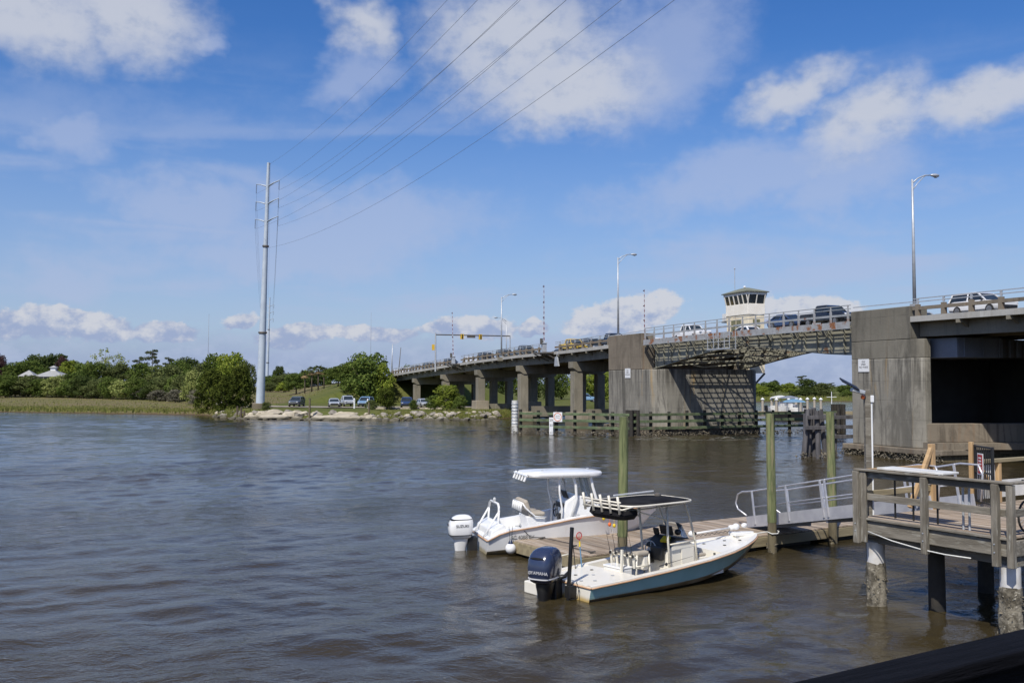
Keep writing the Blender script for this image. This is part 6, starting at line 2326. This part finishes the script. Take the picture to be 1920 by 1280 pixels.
def hull_parts(t, h, mats, split, capw, aft, fore, sole, deckm, rubm, crown=0.02):
    """mats: (side, bottom, transom)"""
    mb = MB()
    h.side(mb, 0.0, split, 0)
    h.side(mb, split, 2.0, 1, 4)
    h.transom(mb, 2)
    hl = mb.obj('hull', mats, t, smooth=30)
    cp = MB()
    for sg in (-1, 1):
        cp.loft([[h.g(x, sg, -0.015, 0.0), h.g(x, sg, -0.012, 0.035), h.g(x, sg, capw * 0.5, 0.05), h.g(x, sg, capw, 0.035), h.g(x, sg, capw, -0.02)] for x in h.xs], 0, False, False)
    cp.loft([[h.g(0.0, -1, -0.01, 0.0), h.g(0.0, -1, -0.01, 0.036), (0.10, -lerp(h.gb, 0.1), lerp(h.gzt, 0.1) + 0.037)], [h.g(0.0, 1, -0.01, 0.0), h.g(0.0, 1, -0.01, 0.036), (0.10, lerp(h.gb, 0.1), lerp(h.gzt, 0.1) + 0.037)]], 0, False, False)
    cp.obj('gunwale', deckm, t, smooth=30)
    dk = MB()
    xa = [x for x in h.xs if x < aft] + [aft]
    xf = [fore] + [x for x in h.xs if x > fore]
    xc = [aft] + [x for x in h.xs if aft < x < fore] + [fore]
    for xx in (xa, xf):
        if len(xx) > 1:
            dk.loft([[h.g(x, -1, capw * 0.6, 0.012), (x, 0, lerp(h.gzt, x) + 0.012 + crown), h.g(x, 1, capw * 0.6, 0.012)] for x in xx], 0, False, False)
    for sg in (-1, 1):
        dk.loft([[h.g(x, sg, capw, 0.03), (x, sg * (lerp(h.gb, x) - capw - 0.02), sole)] for x in xc], 0, False, False)
    dk.loft([[(x, -(lerp(h.gb, x) - capw - 0.01), sole), (x, (lerp(h.gb, x) - capw - 0.01), sole)] for x in xc], 0, False, False)
    for x in (aft, fore):
        dk.add([(x, -(lerp(h.gb, x) - capw), sole), (x, lerp(h.gb, x) - capw, sole), (x, lerp(h.gb, x) - capw * .6, lerp(h.gzt, x) + .012),
                (x, 0, lerp(h.gzt, x) + .012 + crown), (x, -(lerp(h.gb, x) - capw * .6), lerp(h.gzt, x) + .012)], [(0, 1, 2, 3, 4)])
    dk.obj('deck', deckm, t, smooth=30)
    rb_ = MB()
    for sg in (-1, 1):
        rb_.tube([h.g(x, sg, -0.022, -0.012) for x in h.xs], 0.02, 6)
    rb_.tube([(-0.012, -lerp(h.gb, 0), lerp(h.gzt, 0) - 0.012), (-0.012, lerp(h.gb, 0), lerp(h.gzt, 0) - 0.012)], 0.02, 6)
    rb_.obj('rub_rail', rubm, t, smooth=True)
    return hl


def sell(cx, ax, ay, z, n=28, e=0.55):
    out_ = []
    for k in range(n):
        a = 2 * math.pi * k / n
        c_, s_ = math.cos(a), math.sin(a)
        out_.append((cx + ax * math.copysign(abs(c_) ** e, c_), ay * math.copysign(abs(s_) ** e, s_), z))
    return out_


def outboard(t, loc, yaw, cowl_m, mid_m, sc=1.0, dz=0.0):
    prof = [(.40, -.02, .27, .19), (.45, -.03, .335, .25), (.56, -.035, .375, .285), (.74, -.03, .395, .30), (.90, -.01, .385, .295), (1.0, .01, .35, .275),
            (1.08, .03, .29, .235), (1.13, .045, .21, .17), (1.155, .05, .10, .08)]
    o = MB().loft([sell(cx, ax, ay, z) for z, cx, ax, ay in prof]).obj('outboard_motor', cowl_m, t, smooth=55)
    o.location = loc
    o.rotation_euler = (0, 0, yaw)
    o.scale = (sc, sc, sc)
    MB().loft([sell(cx, ax, ay, z, 20, 0.75) for z, cx, ax, ay in ((.42, -.01, .255, .185), (.30, -.02, .235, .165), (.10, -.03, .19, .12), (-.10, -.03, .165, .09), (-.5, -.03, .13, .05))]) \
        .obj('midsection', mid_m, o, smooth=55)
    MB().loft([sell(-.035, .382, .29, z, 28) for z in (0.508, 0.53)]).obj('cowl_seam', M['letter_pale'] if cowl_m is M['navy'] else M['black'], o, smooth=55)
    MB().box((0.36, 0, 0.18), (0.30, 0.30, 0.50)).box((0.30, 0, 0.40), (0.36, 0.22, 0.12)).obj('mount_bracket', M['black'], o, bevel=0.02)
    return o


def rod(t, base, tip, m=None, name='fishing_rod'):
    b_, p = Vector(base), Vector(tip)
    r0 = b_.lerp(p, 0.16)
    o = MB().tube([b_, r0, b_.lerp(p, 0.5), p], [0.012, 0.010, 0.006, 0.003], 5).ball(tuple(b_.lerp(p, 0.2) + Vector((-0.03, -0.03, 0))), 0.035, 8, 5, 0, (1, 1, 1.3)).obj(name, m or M['black'], t)
    return o


# ---------------------------------------------------------------- teal skiff
sk = thing('teal_skiff', 'cream and teal bay skiff with black canvas top and navy outboard', 'boat', (1.21, 22.82, 0), math.atan2(0.6, 0.8))
hs_ = Hull(gb=[(0, .98), (1, 1.03), (2.5, 1.06), (4, 1.02), (5, .89), (5.8, .67), (6.4, .42), (6.8, .20), (7.0, .03)],
           gzt=[(0, .37), (1, .41), (2.5, .49), (4, .58), (5, .65), (6, .73), (7, .81)],
           cb=[(0, .90), (2.5, .94), (4, .88), (5, .70), (5.8, .42), (6.4, .18), (6.75, .05), (7.0, .01)],
           cz=[(0, .03), (3.5, .05), (4.5, .12), (5.4, .24), (6.2, .40), (7, .66)],
           kz=[(0, -.25), (4, -.25), (5.2, -.16), (6.0, .03), (6.5, .26), (7, .64)], ln=7.0)
hull_parts(sk, hs_, [M['teal_hull'], M['bottom'], M['cream_hull']], 0.80, 0.16, 1.55, 4.75, 0.14, M['cream'], M['rub'])
ob = outboard(sk, (-0.54, 0.0, 0.0), R(22), M['navy'], M['black'], 1.06)
lettering('YAMAHA', 0.098, M['letter_pale'], ob, (-0.437, -0.085, 0.66), (R(90), 0, R(-90)), sx=1.05)
mb = MB()
for r0, r1 in ((0.026, 0.034),):
    rings = [[(-0.432 + dx, 0.155 + r_ * math.cos(a), 0.66 + r_ * math.sin(a)) for a in [2 * math.pi * k / 16 for k in range(16)]] for r_, dx in ((r0, 0), (r0, -.004), (r1, -.004), (r1, 0))]
    mb.loft(rings, cap=False)
for k in range(3):
    a = 2 * math.pi * k / 3 + math.pi / 2
    mb.bar((-0.434, 0.155, 0.66), (-0.434, 0.155 + 0.03 * math.cos(a), 0.66 + 0.03 * math.sin(a)), 0.007, 0.004)
mb.obj('emblem', M['letter_pale'], ob)
MB().loft([[(-0.40 + 0.02 * abs(y) / 0.17, y, 0.955 + h_ * math.sqrt(max(0.0, 1 - (y / 0.175) ** 2))) for y in [-.17 + .034 * k for k in range(11)]] for h_ in (-0.012, 0.03)], 0, False, False).obj('air_vent', M['black'], ob)
MB().tube([(0.1, -0.27, 0.50), (0.22, -0.36, 0.52), (0.36, -0.42, 0.62)], [0.05, 0.045, 0.04], 8).obj('tiller_handle', M['black'], ob, smooth=True)
# shallow water anchor mast on the transom
an_ = MB().bar((-0.22, -0.42, -0.02), (-0.13, -0.47, 1.70), 0.085, 0.06, 0, (1, 0, 0)).obj('anchor_mast', M['black'], sk, bevel=0.01)
for k in range(6):
    MB().box((-0.19 + k * 0.013, -0.463 - 0.006 * k, 0.42 + k * 0.22), (0.025, 0.02, 0.02)).obj('bolt', M['galv'], an_)
MB().box((-0.14, -0.42, 0.22), (0.22, 0.16, 0.28)).bar((-0.2, -0.43, 0.08), (-0.05, -0.42, 0.35), 0.09, 0.12).obj('anchor_bracket', M['black'], sk, bevel=0.01)
MB().tube([(0.02, -0.45, 0.42), (-0.06, -0.62, 0.30), (-0.10, -0.62, 0.10), (-0.22, -0.5, 0.06)], 0.012, 6).obj('hydraulic_hose', M['black'], sk, smooth=True)
for sg in (1,):
    MB().prism([(0.0, sg * 0.30), (0.0, sg * 0.97), (-0.46, sg * 0.92), (-0.46, sg * 0.40)], 0.02, 0.30).obj('swim_platform', M['cream'], sk, bevel=0.02)
for x, y in ((0.25, -0.35), (0.5, -0.55), (0.55, 0.2), (0.85, -0.1), (1.15, -0.45), (0.35, 0.45), (1.2, 0.35), (5.4, -0.25), (5.8, 0.1), (6.1, -0.18), (6.3, 0.05), (5.2, 0.3)):
    MB().lathe([(0.045, 0), (0.045, 0.008), (0.01, 0.012)], 10, (x, y, lerp(hs_.gzt, x) + 0.034 - 0.02 * abs(y))).obj('deck_fitting', M['black'] if rr.random() < .5 else M['galv'], sk)
# console
pf = [(3.05, .14), (4.15, .14), (4.12, .86), (3.86, 1.0), (3.45, 1.02), (3.12, .80)]
co = MB()
ring_l = [[(x, y * (1.0 if z < .5 else .93), z) for x, z in pf] for y in (-.40, .40)]
co.loft(ring_l).obj('console', M['cream'], sk, bevel=0.03)
cq = sk.children[-1]
MB().box((3.80, -.408, .52), (.46, .02, .62)).obj('door', M['cream'], cq, bevel=0.015)
MB().box((3.87, -.418, .27), (.18, .015, .09)).obj('vent', M['galv'], cq)
MB().prism([(3.08, .83), (3.44, 1.05), (3.88, 1.03), (3.88, 1.06), (3.42, 1.12), (3.04, .88)], -.38, .38, 'y').obj('dash', M['black'], sk, bevel=0.02)
MB().box((3.45, 0.0, 1.26), (.06, .42, .24), ry=R(-15)).obj('chartplotter', M['black'], sk, bevel=0.015)
MB().box((3.42, 0.33, 1.20), (.06, .17, .17), ry=R(-15)).obj('gauge', M['black'], sk, bevel=0.015)
MB().ball((3.62, -.24, 1.22), .10, sc=(.8, 1, .8)).obj('gauge', M['black'], sk, smooth=True)
MB().box((3.25, -.16, 1.06), (.22, .2, .06), rz=.3, ry=R(-25)).obj('yellow_pouch', M['yellow'], sk, bevel=0.01)
mb = hoop(MB(), (0, 0, 0), 0.19, 0.014)
for k in range(3):
    a = 2 * math.pi * k / 3
    mb.bar((0, 0, 0), (0.19 * math.cos(a), 0, 0.19 * math.sin(a)), 0.018, 0.012)
so = mb.obj('steering_wheel', M['galv'], sk, smooth=True)
so.location, so.rotation_euler = (3.0, 0.12, .82), (0, R(25), R(90))
MB().box((2.98, -.14, .74), (.13, .4, .34)).box((2.93, .1, .62), (.2, .2, .3)).obj('throttle_pod', M['black'], sk, bevel=0.03)
gl_ = bpy.data.materials.new('tinted_acrylic')
gl_.use_nodes = True
_b = gl_.node_tree.nodes['Principled BSDF']
_b.inputs['Base Color'].default_value = (0.55, 0.62, 0.62, 1)
_b.inputs['Transmission Weight'].default_value = 0.9
_b.inputs['Roughness'].default_value = 0.03
_b.inputs['IOR'].default_value = 1.08
M['acrylic'] = gl_
MB().loft([[(3.90, -.37, 1.02), (4.02, 0, 1.03), (3.90, .37, 1.02)], [(3.66, -.33, 1.42), (3.78, 0, 1.44), (3.66, .33, 1.42)]], 0, False, False).obj('windscreen', gl_, sk)
MB().prism([(4.16, .14), (4.62, .14), (4.62, .52), (4.16, .52)], -.34, .34, 'y').obj('front_seat_box', M['cream'], sk, bevel=0.02)
MB().box((4.38, 0, .56), (.44, .64, .08)).obj('front_cushion', M['tan'], sk, bevel=0.03)
for k in range(3):
    MB().tube([(3.2 + k * .13, -.43, .20), (3.2 + k * .13, -.43, .34)], .03, 8).obj('rod_tube', M['galv'], sk)
# T top
frm = MB()
TZ = 2.06
for sg in (-1, 1):
    frm.tube([(3.12, sg * .46, .14), (3.02, sg * .47, 1.1), (2.95, sg * .50, TZ)], .03, 8)
    frm.tube([(4.16, sg * .44, .14), (4.02, sg * .46, 1.0), (3.75, sg * .50, 1.7), (3.55, sg * .52, TZ)], .028, 8)
    frm.tube([(3.10, sg * .47, .98), (4.02, sg * .46, 1.0)], .02, 8)
    frm.tube([(1.45, sg * .55, TZ - .12), (2.3, sg * .60, TZ - .10), (3.4, sg * .62, TZ - .06)], .022, 8)
    frm.tube([(1.7, sg * .55, TZ - .10), (2.95, sg * .5, TZ - .45)], .018, 6)
frm.tube([(2.95, -.6, TZ - .02), (2.95, .6, TZ - .02)], .022, 8).tube([(3.55, -.6, TZ - .02), (3.55, .6, TZ - .02)], .022, 8).tube([(1.75, -.72, TZ - .02), (1.75, .72, TZ - .02)], .022, 8)
frm.obj('top_frame', M['cream_tube'], sk, smooth=True)
outl = []
for k in range(44):
    a = 2 * math.pi * k / 44
    c_, s_ = math.cos(a), math.sin(a)
    e1 = 0.45 if c_ > 0 else 0.30
    outl.append((2.75 + (1.02 if c_ > 0 else 1.35) * math.copysign(abs(c_) ** e1, c_), .82 * math.copysign(abs(s_) ** 0.5, s_)))
rings = [[(2.75 + (x - 2.75) * k, y * k, TZ + dz_) for x, y in outl] for k, dz_ in ((.985, .0), (.98, .022), (.6, .05), (.2, .062), (.02, .064))]
MB().loft(rings).obj('canvas', M['canvas'], sk, smooth=True)
MB().tube([(x, y, TZ + .005) for x, y in outl] + [(outl[0][0], outl[0][1], TZ + .005)], .026, 8).obj('canvas_hoop', M['cream_tube'], sk, smooth=True)
rk_ = MB()
for k in range(5):
    y = -.62 + k * .31
    rk_.tube([(1.24, y, TZ - .16), (1.16, y, TZ + .26)], .032, 8)
rk_.tube([(1.24, -.70, TZ - .05), (1.24, .70, TZ - .05)], .02, 8).tube([(1.19, -.70, TZ + .12), (1.19, .70, TZ + .12)], .02, 8)
rk_.tube([(1.24, -.70, TZ - .05), (1.6, -.74, TZ)], .02, 8).tube([(1.24, .70, TZ - .05), (1.6, .74, TZ)], .02, 8)
rk_.obj('rod_holder_rack', M['cream_tube'], sk, smooth=True)
MB().loft([sell(1.62, .34, .62, TZ - .10, 20, .5), sell(1.60, .36, .64, TZ - .22, 20, .5), sell(1.62, .28, .56, TZ - .33, 20, .5)]).obj('storage_bag', M['canvas'], sk, smooth=40)
MB().bar((1.9, .30, TZ + .16), (3.35, .36, TZ + .17), .03, .03).obj('antenna', M['sign_white'], sk)
MB().lathe([(.09, 0), (.085, .05), (.02, .07)], 12, (3.4, .25, TZ + .055)).obj('gps_puck', M['steel_dark'], sk)
# leaning post, cooler, rods
lpb = MB()
for x in (1.95, 2.45):
    for sg in (-1, 1):
        lpb.tube([(x, sg * .42, .14), (x + (.06 if x < 2.2 else -.04), sg * .40, .82)], .024, 8)
lpb.tube([(1.92, -.45, .78), (1.92, .45, .78)], .022, 8).tube([(1.95, -.43, .55), (2.42, -.43, .55)], .018, 8)
lpb.obj('leaning_post', M['cream_tube'], sk, smooth=True)
MB().box((2.2, 0, .84), (.42, .86, .12)).obj('seat_cushion', M['tan'], sk, bevel=0.045)
MB().box((2.32, 0, .60), (.16, .80, .34)).obj('seat_back', M['cream'], sk, bevel=0.03)
for k in range(5):
    y = -.42 + k * .2
    MB().tube([(1.90, y, .52), (1.86, y, .86)], .033, 8).obj('rod_tube', M['cream_tube'], sk)
    rod(sk, (1.88, y, .68), (1.72, y + .02, 1.36 + .05 * (k % 2)))
cl = MB().box((1.72, -.02, .34), (.36, .66, .34)).obj('cooler', M['white_dirty'], sk, bevel=0.03)
MB().box((1.72, -.02, .535), (.38, .68, .05)).obj('cooler_lid', M['white'], cl, bevel=0.02)
MB().bar((1.50, -.38, .33), (1.55, -.36, 1.0), .05, .05).obj('grab_bar', M['cream_tube'], sk)
MB().tube([(.35, .95, .42), (.55, .93, .75), (.95, .93, .78), (1.05, .94, .44)], .02, 8).obj('stern_rail', M['cream_tube'], sk, smooth=True)
nt = MB().tube([(1.28, .80, .30), (1.22, .82, 1.0)], .018, 6).obj('landing_net', M['blue'], sk)
MB().tube([(1.22, .82, .95), (1.215, .82, 1.08)], .022, 6).obj('grip', M['yellow'], nt)
mb = hoop(MB(), (1.20, .82, 1.22), .085, .012, 14)
for k in range(5):
    mb.bar((1.20 - .07 + .035 * k, .82, 1.15), (1.20 - .07 + .035 * k, .82, 1.29), .006, .006)
mb.bar((1.21, .82, 1.06), (1.20, .82, 1.14), .012, .012)
mb.obj('hoop', M['red'], nt)
MB().tube([(1.05, .78, .34), (1.02, .80, .75), (.98, .80, 1.02)], .012, 6).bar((.88, .80, .98), (1.10, .80, .99), .03, .03).obj('boat_hook', M['black'], sk)
rod(sk, (2.3, -.88, .60), (3.45, -.90, .72))
rod(sk, (4.55, -.72, .52), (5.4, -.62, .70))
MB().tube([(4.52, -.70, .42), (4.50, -.68, .66)], .03, 6).obj('rod_tube', M['steel_dark'], sk)
# bow mounted trolling motor
tm = MB().tube([(4.85, .34, .99), (6.35, .34, 1.02)], .026, 8).obj('trolling_motor', M['white'], sk, smooth=True)
MB().ball((4.75, .34, .99), .085, sc=(1.1, 1, 1)).obj('control_head', M['white'], tm, smooth=True)
MB().tube([(6.3, .34, 1.02), (6.62, .30, 1.03)], [.07, .05], 10).ball((6.52, .30, 1.04), .10, sc=(1.2, .9, .9)).ball((6.78, .22, 1.06), .085, sc=(1.4, .8, .8)).obj('motor_pod', M['white'], tm, smooth=True)
MB().prism([(6.3, .14), (6.95, .02), (6.98, .16), (6.4, .48)], .80, .90).obj('mount_base', M['white'], tm, bevel=0.02)
MB().tube([(4.9 + .09 * k, .30, .93 + (.03 if k % 2 else -.02)) for k in range(16)], .008, 5).obj('coil_cable', M['black'], tm)
MB().bar((4.86, .34, .99), (4.92, .34, .992), .07, .07).obj('collar', M['black'], tm)

# ---------------------------------------------------------------- white centre console
wb = thing('white_motorboat', 'white centre console motorboat with white hardtop and white outboard', 'boat', (-0.985, 29.26, 0), R(15))
hw_ = Hull(gb=[(0, 1.06), (.4, 1.10), (2, 1.14), (3.4, 1.10), (4.3, .90), (5.0, .58), (5.5, .24), (5.75, .03)],
           gzt=[(0, .44), (.18, .50), (.35, .62), (.6, .70), (1.4, .80), (2.7, 1.0), (4.2, 1.15), (5.75, 1.26)],
           cb=[(0, .96), (2, 1.0), (3.4, .90), (4.3, .60), (5.0, .28), (5.5, .08), (5.75, .01)],
           cz=[(0, .05), (3, .08), (4.2, .26), (5.0, .55), (5.75, 1.0)],
           kz=[(0, -.3), (3.6, -.3), (4.6, .0), (5.3, .55), (5.75, 1.05)], ln=5.75)
hull_parts(wb, hw_, [M['white_hull'], M['white_hull'], M['white_hull']], 0.85, 0.20, 0.55, 4.0, 0.42, M['white'], M['rub'])
ow = outboard(wb, (-0.55, 0.05, 0.0), R(0), M['white'], M['white'], 0.93)
MB().loft([sell(.0, .355, .272, z, 28) for z in (0.985, 1.035)]).obj('dark_band', M['black'], ow, smooth=55)
lettering('SUZUKI', 0.125, M['letter_dark'], ow, (-0.02, -0.305, 0.82), (R(90), 0, 0))
lettering('4 STROKE', 0.07, M['letter_dark'], ow, (-0.432, 0.06, 0.84), (R(90), 0, R(-90)))
lettering('1', 0.12, M['letter_dark'], ow, (-0.245, 0.0, 0.22), (R(98), 0, R(-90)))
ar = MB()
for y in (-.62, .62):
    ar.tube([(.42, y, .62), (.45, y, 1.25)], .034, 10).tube([(-.02, y * .92, .46), (.43, y, 1.18)], .03, 10)
ar.tube([(.45, -.62, 1.2), (.46, -.58, 1.34), (.47, -.44, 1.42), (.47, .44, 1.42), (.46, .58, 1.34), (.45, .62, 1.2)], .036, 10)
ar.obj('tow_arch', M['white'], wb, smooth=True)
MB().ball((.47, 0, 1.5), .05, sc=(1, 1, 1.4)).obj('stern_light', M['lampglass'], wb)
MB().prism([(.1, .45), (.55, .45), (.62, .74), (.5, .88), (.15, .70)], -.95, .95, 'y').obj('transom_bench', M['white'], wb, bevel=0.04)
# leaning post with cushions
MB().prism([(1.45, .42), (1.95, .42), (1.95, 1.02), (1.35, 1.02)], -.46, .46, 'y').obj('leaning_post', M['white'], wb, bevel=0.03)
MB().box((1.68, 0, 1.08), (.5, 1.0, .13)).obj('seat_cushion', M['tan'], wb, bevel=0.05)
MB().box((1.36, 0, 1.34), (.15, 1.04, .34), ry=R(-18)).obj('back_cushion', M['tan'], wb, bevel=0.06)
mb = MB().tube([(1.95, -.52, .98), (1.6, -.54, 1.02), (1.3, -.53, 1.28), (1.22, -.50, 1.42), (1.22, .50, 1.42), (1.3, .53, 1.28), (1.6, .54, 1.02)], .025, 8)
for k in range(5):
    y = -.44 + k * .22
    mb.tube([(1.20, y, 1.42), (1.16, y, 1.18)], .035, 8)
mb.obj('rod_holder_frame', M['white'], wb, smooth=True)
# console
pf = [(2.45, .42), (3.72, .42), (3.66, 1.22), (3.42, 1.52), (2.92, 1.62), (2.62, 1.40), (2.50, 1.0)]
MB().loft([[(x, y * (1 if z < .9 else .9), z) for x, z in pf] for y in (-.50, .50)]).obj('console', M['white'], wb, bevel=0.045)
cq = wb.children[-1]
mb = MB()
rings = [[(3.30 + r_ * 1.4 * math.cos(a), -.455 - dy, 1.33 + r_ * math.sin(a)) for a in [2 * math.pi * k / 16 for k in range(16)]] for r_, dy in ((.085, 0), (.085, .015), (.02, .018))]
mb.loft(rings).obj('side_vent', M['steel_dark'], cq)
MB().prism([(3.72, .42), (4.15, .42), (4.12, .80), (3.74, .84)], -.40, .40, 'y').obj('front_seat', M['white'], wb, bevel=0.04)
MB().box((2.72, 0, 1.58), (.05, .46, .30), ry=R(-22)).obj('instrument_screen', M['black'], wb, bevel=0.01)
MB().box((2.58, 0, 1.22), (.05, .66, .30), ry=R(-18)).obj('instrument_panel', M['black'], wb, bevel=0.01)
so = hoop(MB(), (0, 0, 0), .20, .018).bar((-.2, 0, 0), (.2, 0, 0), .02, .02).bar((0, 0, -.2), (0, 0, .2), .02, .02).obj('steering_wheel', M['black'], wb, smooth=True)
so.location, so.rotation_euler = (2.42, .05, 1.12), (0, R(20), R(90))
MB().box((2.45, -.28, .95), (.1, .2, .22)).obj('throttle', M['black'], wb, bevel=0.02)
MB().loft([[(3.44, -.45, 1.50), (3.60, 0, 1.50), (3.44, .45, 1.50)], [(3.28, -.46, 2.16), (3.38, 0, 2.16), (3.28, .46, 2.16)]], 0, False, False).obj('windscreen', gl_, wb)
# hardtop
HZ = 2.20
outl = []
for k in range(40):
    a = 2 * math.pi * k / 40
    c_, s_ = math.cos(a), math.sin(a)
    outl.append((2.56 + 1.26 * math.copysign(abs(c_) ** (.62 if c_ > 0 else .32), c_), .80 * math.copysign(abs(s_) ** .5, s_)))
rings = [[(2.56 + (x - 2.56) * k, y * k, HZ + dz_) for x, y in outl] for k, dz_ in ((.90, -.03), (.985, .01), (1.0, .075), (.97, .125), (.6, .165), (.1, .175))]
ht = MB().loft(rings).obj('hardtop', M['white'], wb, smooth=50)
for k in range(5):
    y = -.6 + k * .3
    MB().tube([(1.33, y, HZ + .10), (1.23, y, HZ - .12)], .036, 8).obj('rod_tube', M['white'], ht)
MB().tube([(1.29, -.72, HZ + .05), (1.29, .72, HZ + .05)], .03, 8).obj('rack_bar', M['white'], ht)
for x, y in ((1.9, -.3), (2.1, -.1), (3.4, -.15), (3.5, .1)):
    MB().lathe([(.05, 0), (.045, .03), (.01, .04)], 10, (x, y, HZ + .145)).obj('roof_fitting', M['galv'], ht)
lg = MB()
for sg in (-1, 1):
    lg.tube([(2.42, sg * .52, .5), (2.46, sg * .53, 1.2), (2.36, sg * .58, 1.7), (2.34, sg * .60, HZ + .03)], .03, 8)
    lg.tube([(2.75, sg * .53, .9), (2.92, sg * .54, 1.5), (2.88, sg * .58, 1.9), (2.78, sg * .60, HZ + .03)], .045, 10)
    lg.tube([(3.72, sg * .50, .5), (3.62, sg * .52, 1.3), (3.42, sg * .56, 1.9), (3.34, sg * .58, HZ + .03)], .045, 10)
lg.obj('hardtop_legs', M['white'], wb, smooth=True)
br = MB()
for sg in (-1, 1):
    br.tube([hw_.g(x, sg, .06, .16) for x in (4.0, 4.5, 5.0, 5.4)] + [(5.62, 0, 1.42)], .016, 6)
    for x in (4.0, 4.7, 5.3):
        br.tube([hw_.g(x, sg, .06, .02), hw_.g(x, sg, .06, .16)], .014, 6)
br.obj('bow_rail', M['galv'], wb, smooth=True)
lettering('SC 4088 BV', 0.16, M['letter_dark'], wb, (1.05, -1.115, .50), (R(92), 0, R(0.0)), sx=0.9)
for x in (.95, 2.75, 4.0):
    MB().bar((x - .1, -lerp(hw_.gb, x) + .1, lerp(hw_.gzt, x) + .085), (x + .1, -lerp(hw_.gb, x) + .1, lerp(hw_.gzt, x) + .085), .03, .025).obj('cleat', M['galv'], wb)

# things hung on the boats
m_w = Matrix.Translation(wb.location) @ Matrix.Rotation(R(15), 4, 'Z')
fd = thing('fender_ball', 'round white fender buoy hanging at the stern of the white motorboat', 'fender', m_w @ Vector((.62, -1.34, .24)), 0)
MB().ball((0, 0, 0), .16, 16, 10).obj('ball', M['white'], fd, smooth=True)
MB().lathe([(.09, .11), (.07, .17), (.03, .24), (.02, .26)], 12).obj('collar', M['navy'], fd, smooth=True)
MB().tube([(-.02, 0, .24), (-.05, .12, .62)], .008, 5).tube([(.02, 0, .24), (.06, .12, .62)], .008, 5).obj('lanyard', M['rope_dark'], fd)
for i, (x, y, z, m, lab) in enumerate([(3.55, -1.20, .98, 'yellow', 'small yellow float hanging off the white motorboat, upper one'),
                                       (3.72, -1.24, .80, 'orange', 'small orange float hanging off the white motorboat'),
                                       (3.86, -1.26, .76, 'yellow', 'small yellow float beside the orange one')]):
    o = MB().ball((0, 0, 0), .05, 10, 7, 0, (1, 1, 1.25)).tube([(0, 0, .05), (0, .06, .26)], .005, 5).obj('fishing_float', M[m], smooth=True)
    o.location = m_w @ Vector((x, y, z))
    tag(o, lab, 'float', 'fishing floats on the white motorboat')


def line(name, pts_, r_, m, label):
    tag(MB().tube(pts_, r_, 6).obj(name, m, smooth=True), label, 'rope')


dm = Matrix.Translation(DO) @ Matrix.Rotation(DA, 4, 'Z')
m_s = Matrix.Translation(sk.location) @ Matrix.Rotation(math.atan2(0.6, 0.8), 4, 'Z')
a, b_ = m_w @ Vector((.95, -1.05, .85)), dm @ Vector((.75, 2.9, .50))
line('mooring_line', [a, a.lerp(b_, .5) - Vector((0, 0, .16)), b_], .011, M['rope_dark'], 'dark mooring line from the white motorboat stern to a dock cleat')
b2 = dm @ Vector((.55, .18, .5))
line('mooring_line', [b_, b_.lerp(b2, .4) + Vector((.3, .1, -.03)), b_.lerp(b2, .7) + Vector((-.1, .1, -.03)), b2 + Vector((0, 0, .0))], .011, M['rope_dark'], 'dark line lying across the dock end')
a, b_ = m_w @ Vector((4.0, -1.0, 1.22)), dm @ Vector((4.2, 3.0, .50))
line('mooring_line', [a, a.lerp(b_, .5) - Vector((0, 0, .2)), b_], .013, M['rope_dark'], 'dark mooring line from the white motorboat bow')
c_ = dm @ Vector((6.75, -.45, 0))
ln_ = [m_s @ Vector((6.75, .12, .80)), Vector((c_.x - .16, c_.y - .02, .62)), Vector((c_.x - .05, c_.y - .17, .58)), Vector((c_.x + .13, c_.y - .12, .58)),
       Vector((c_.x + .22, c_.y + .05, .62)), Vector((c_.x + .1, c_.y + .16, .66))]
line('mooring_line', ln_, .018, M['rope'], 'white and green line tying the skiff bow to a green piling')
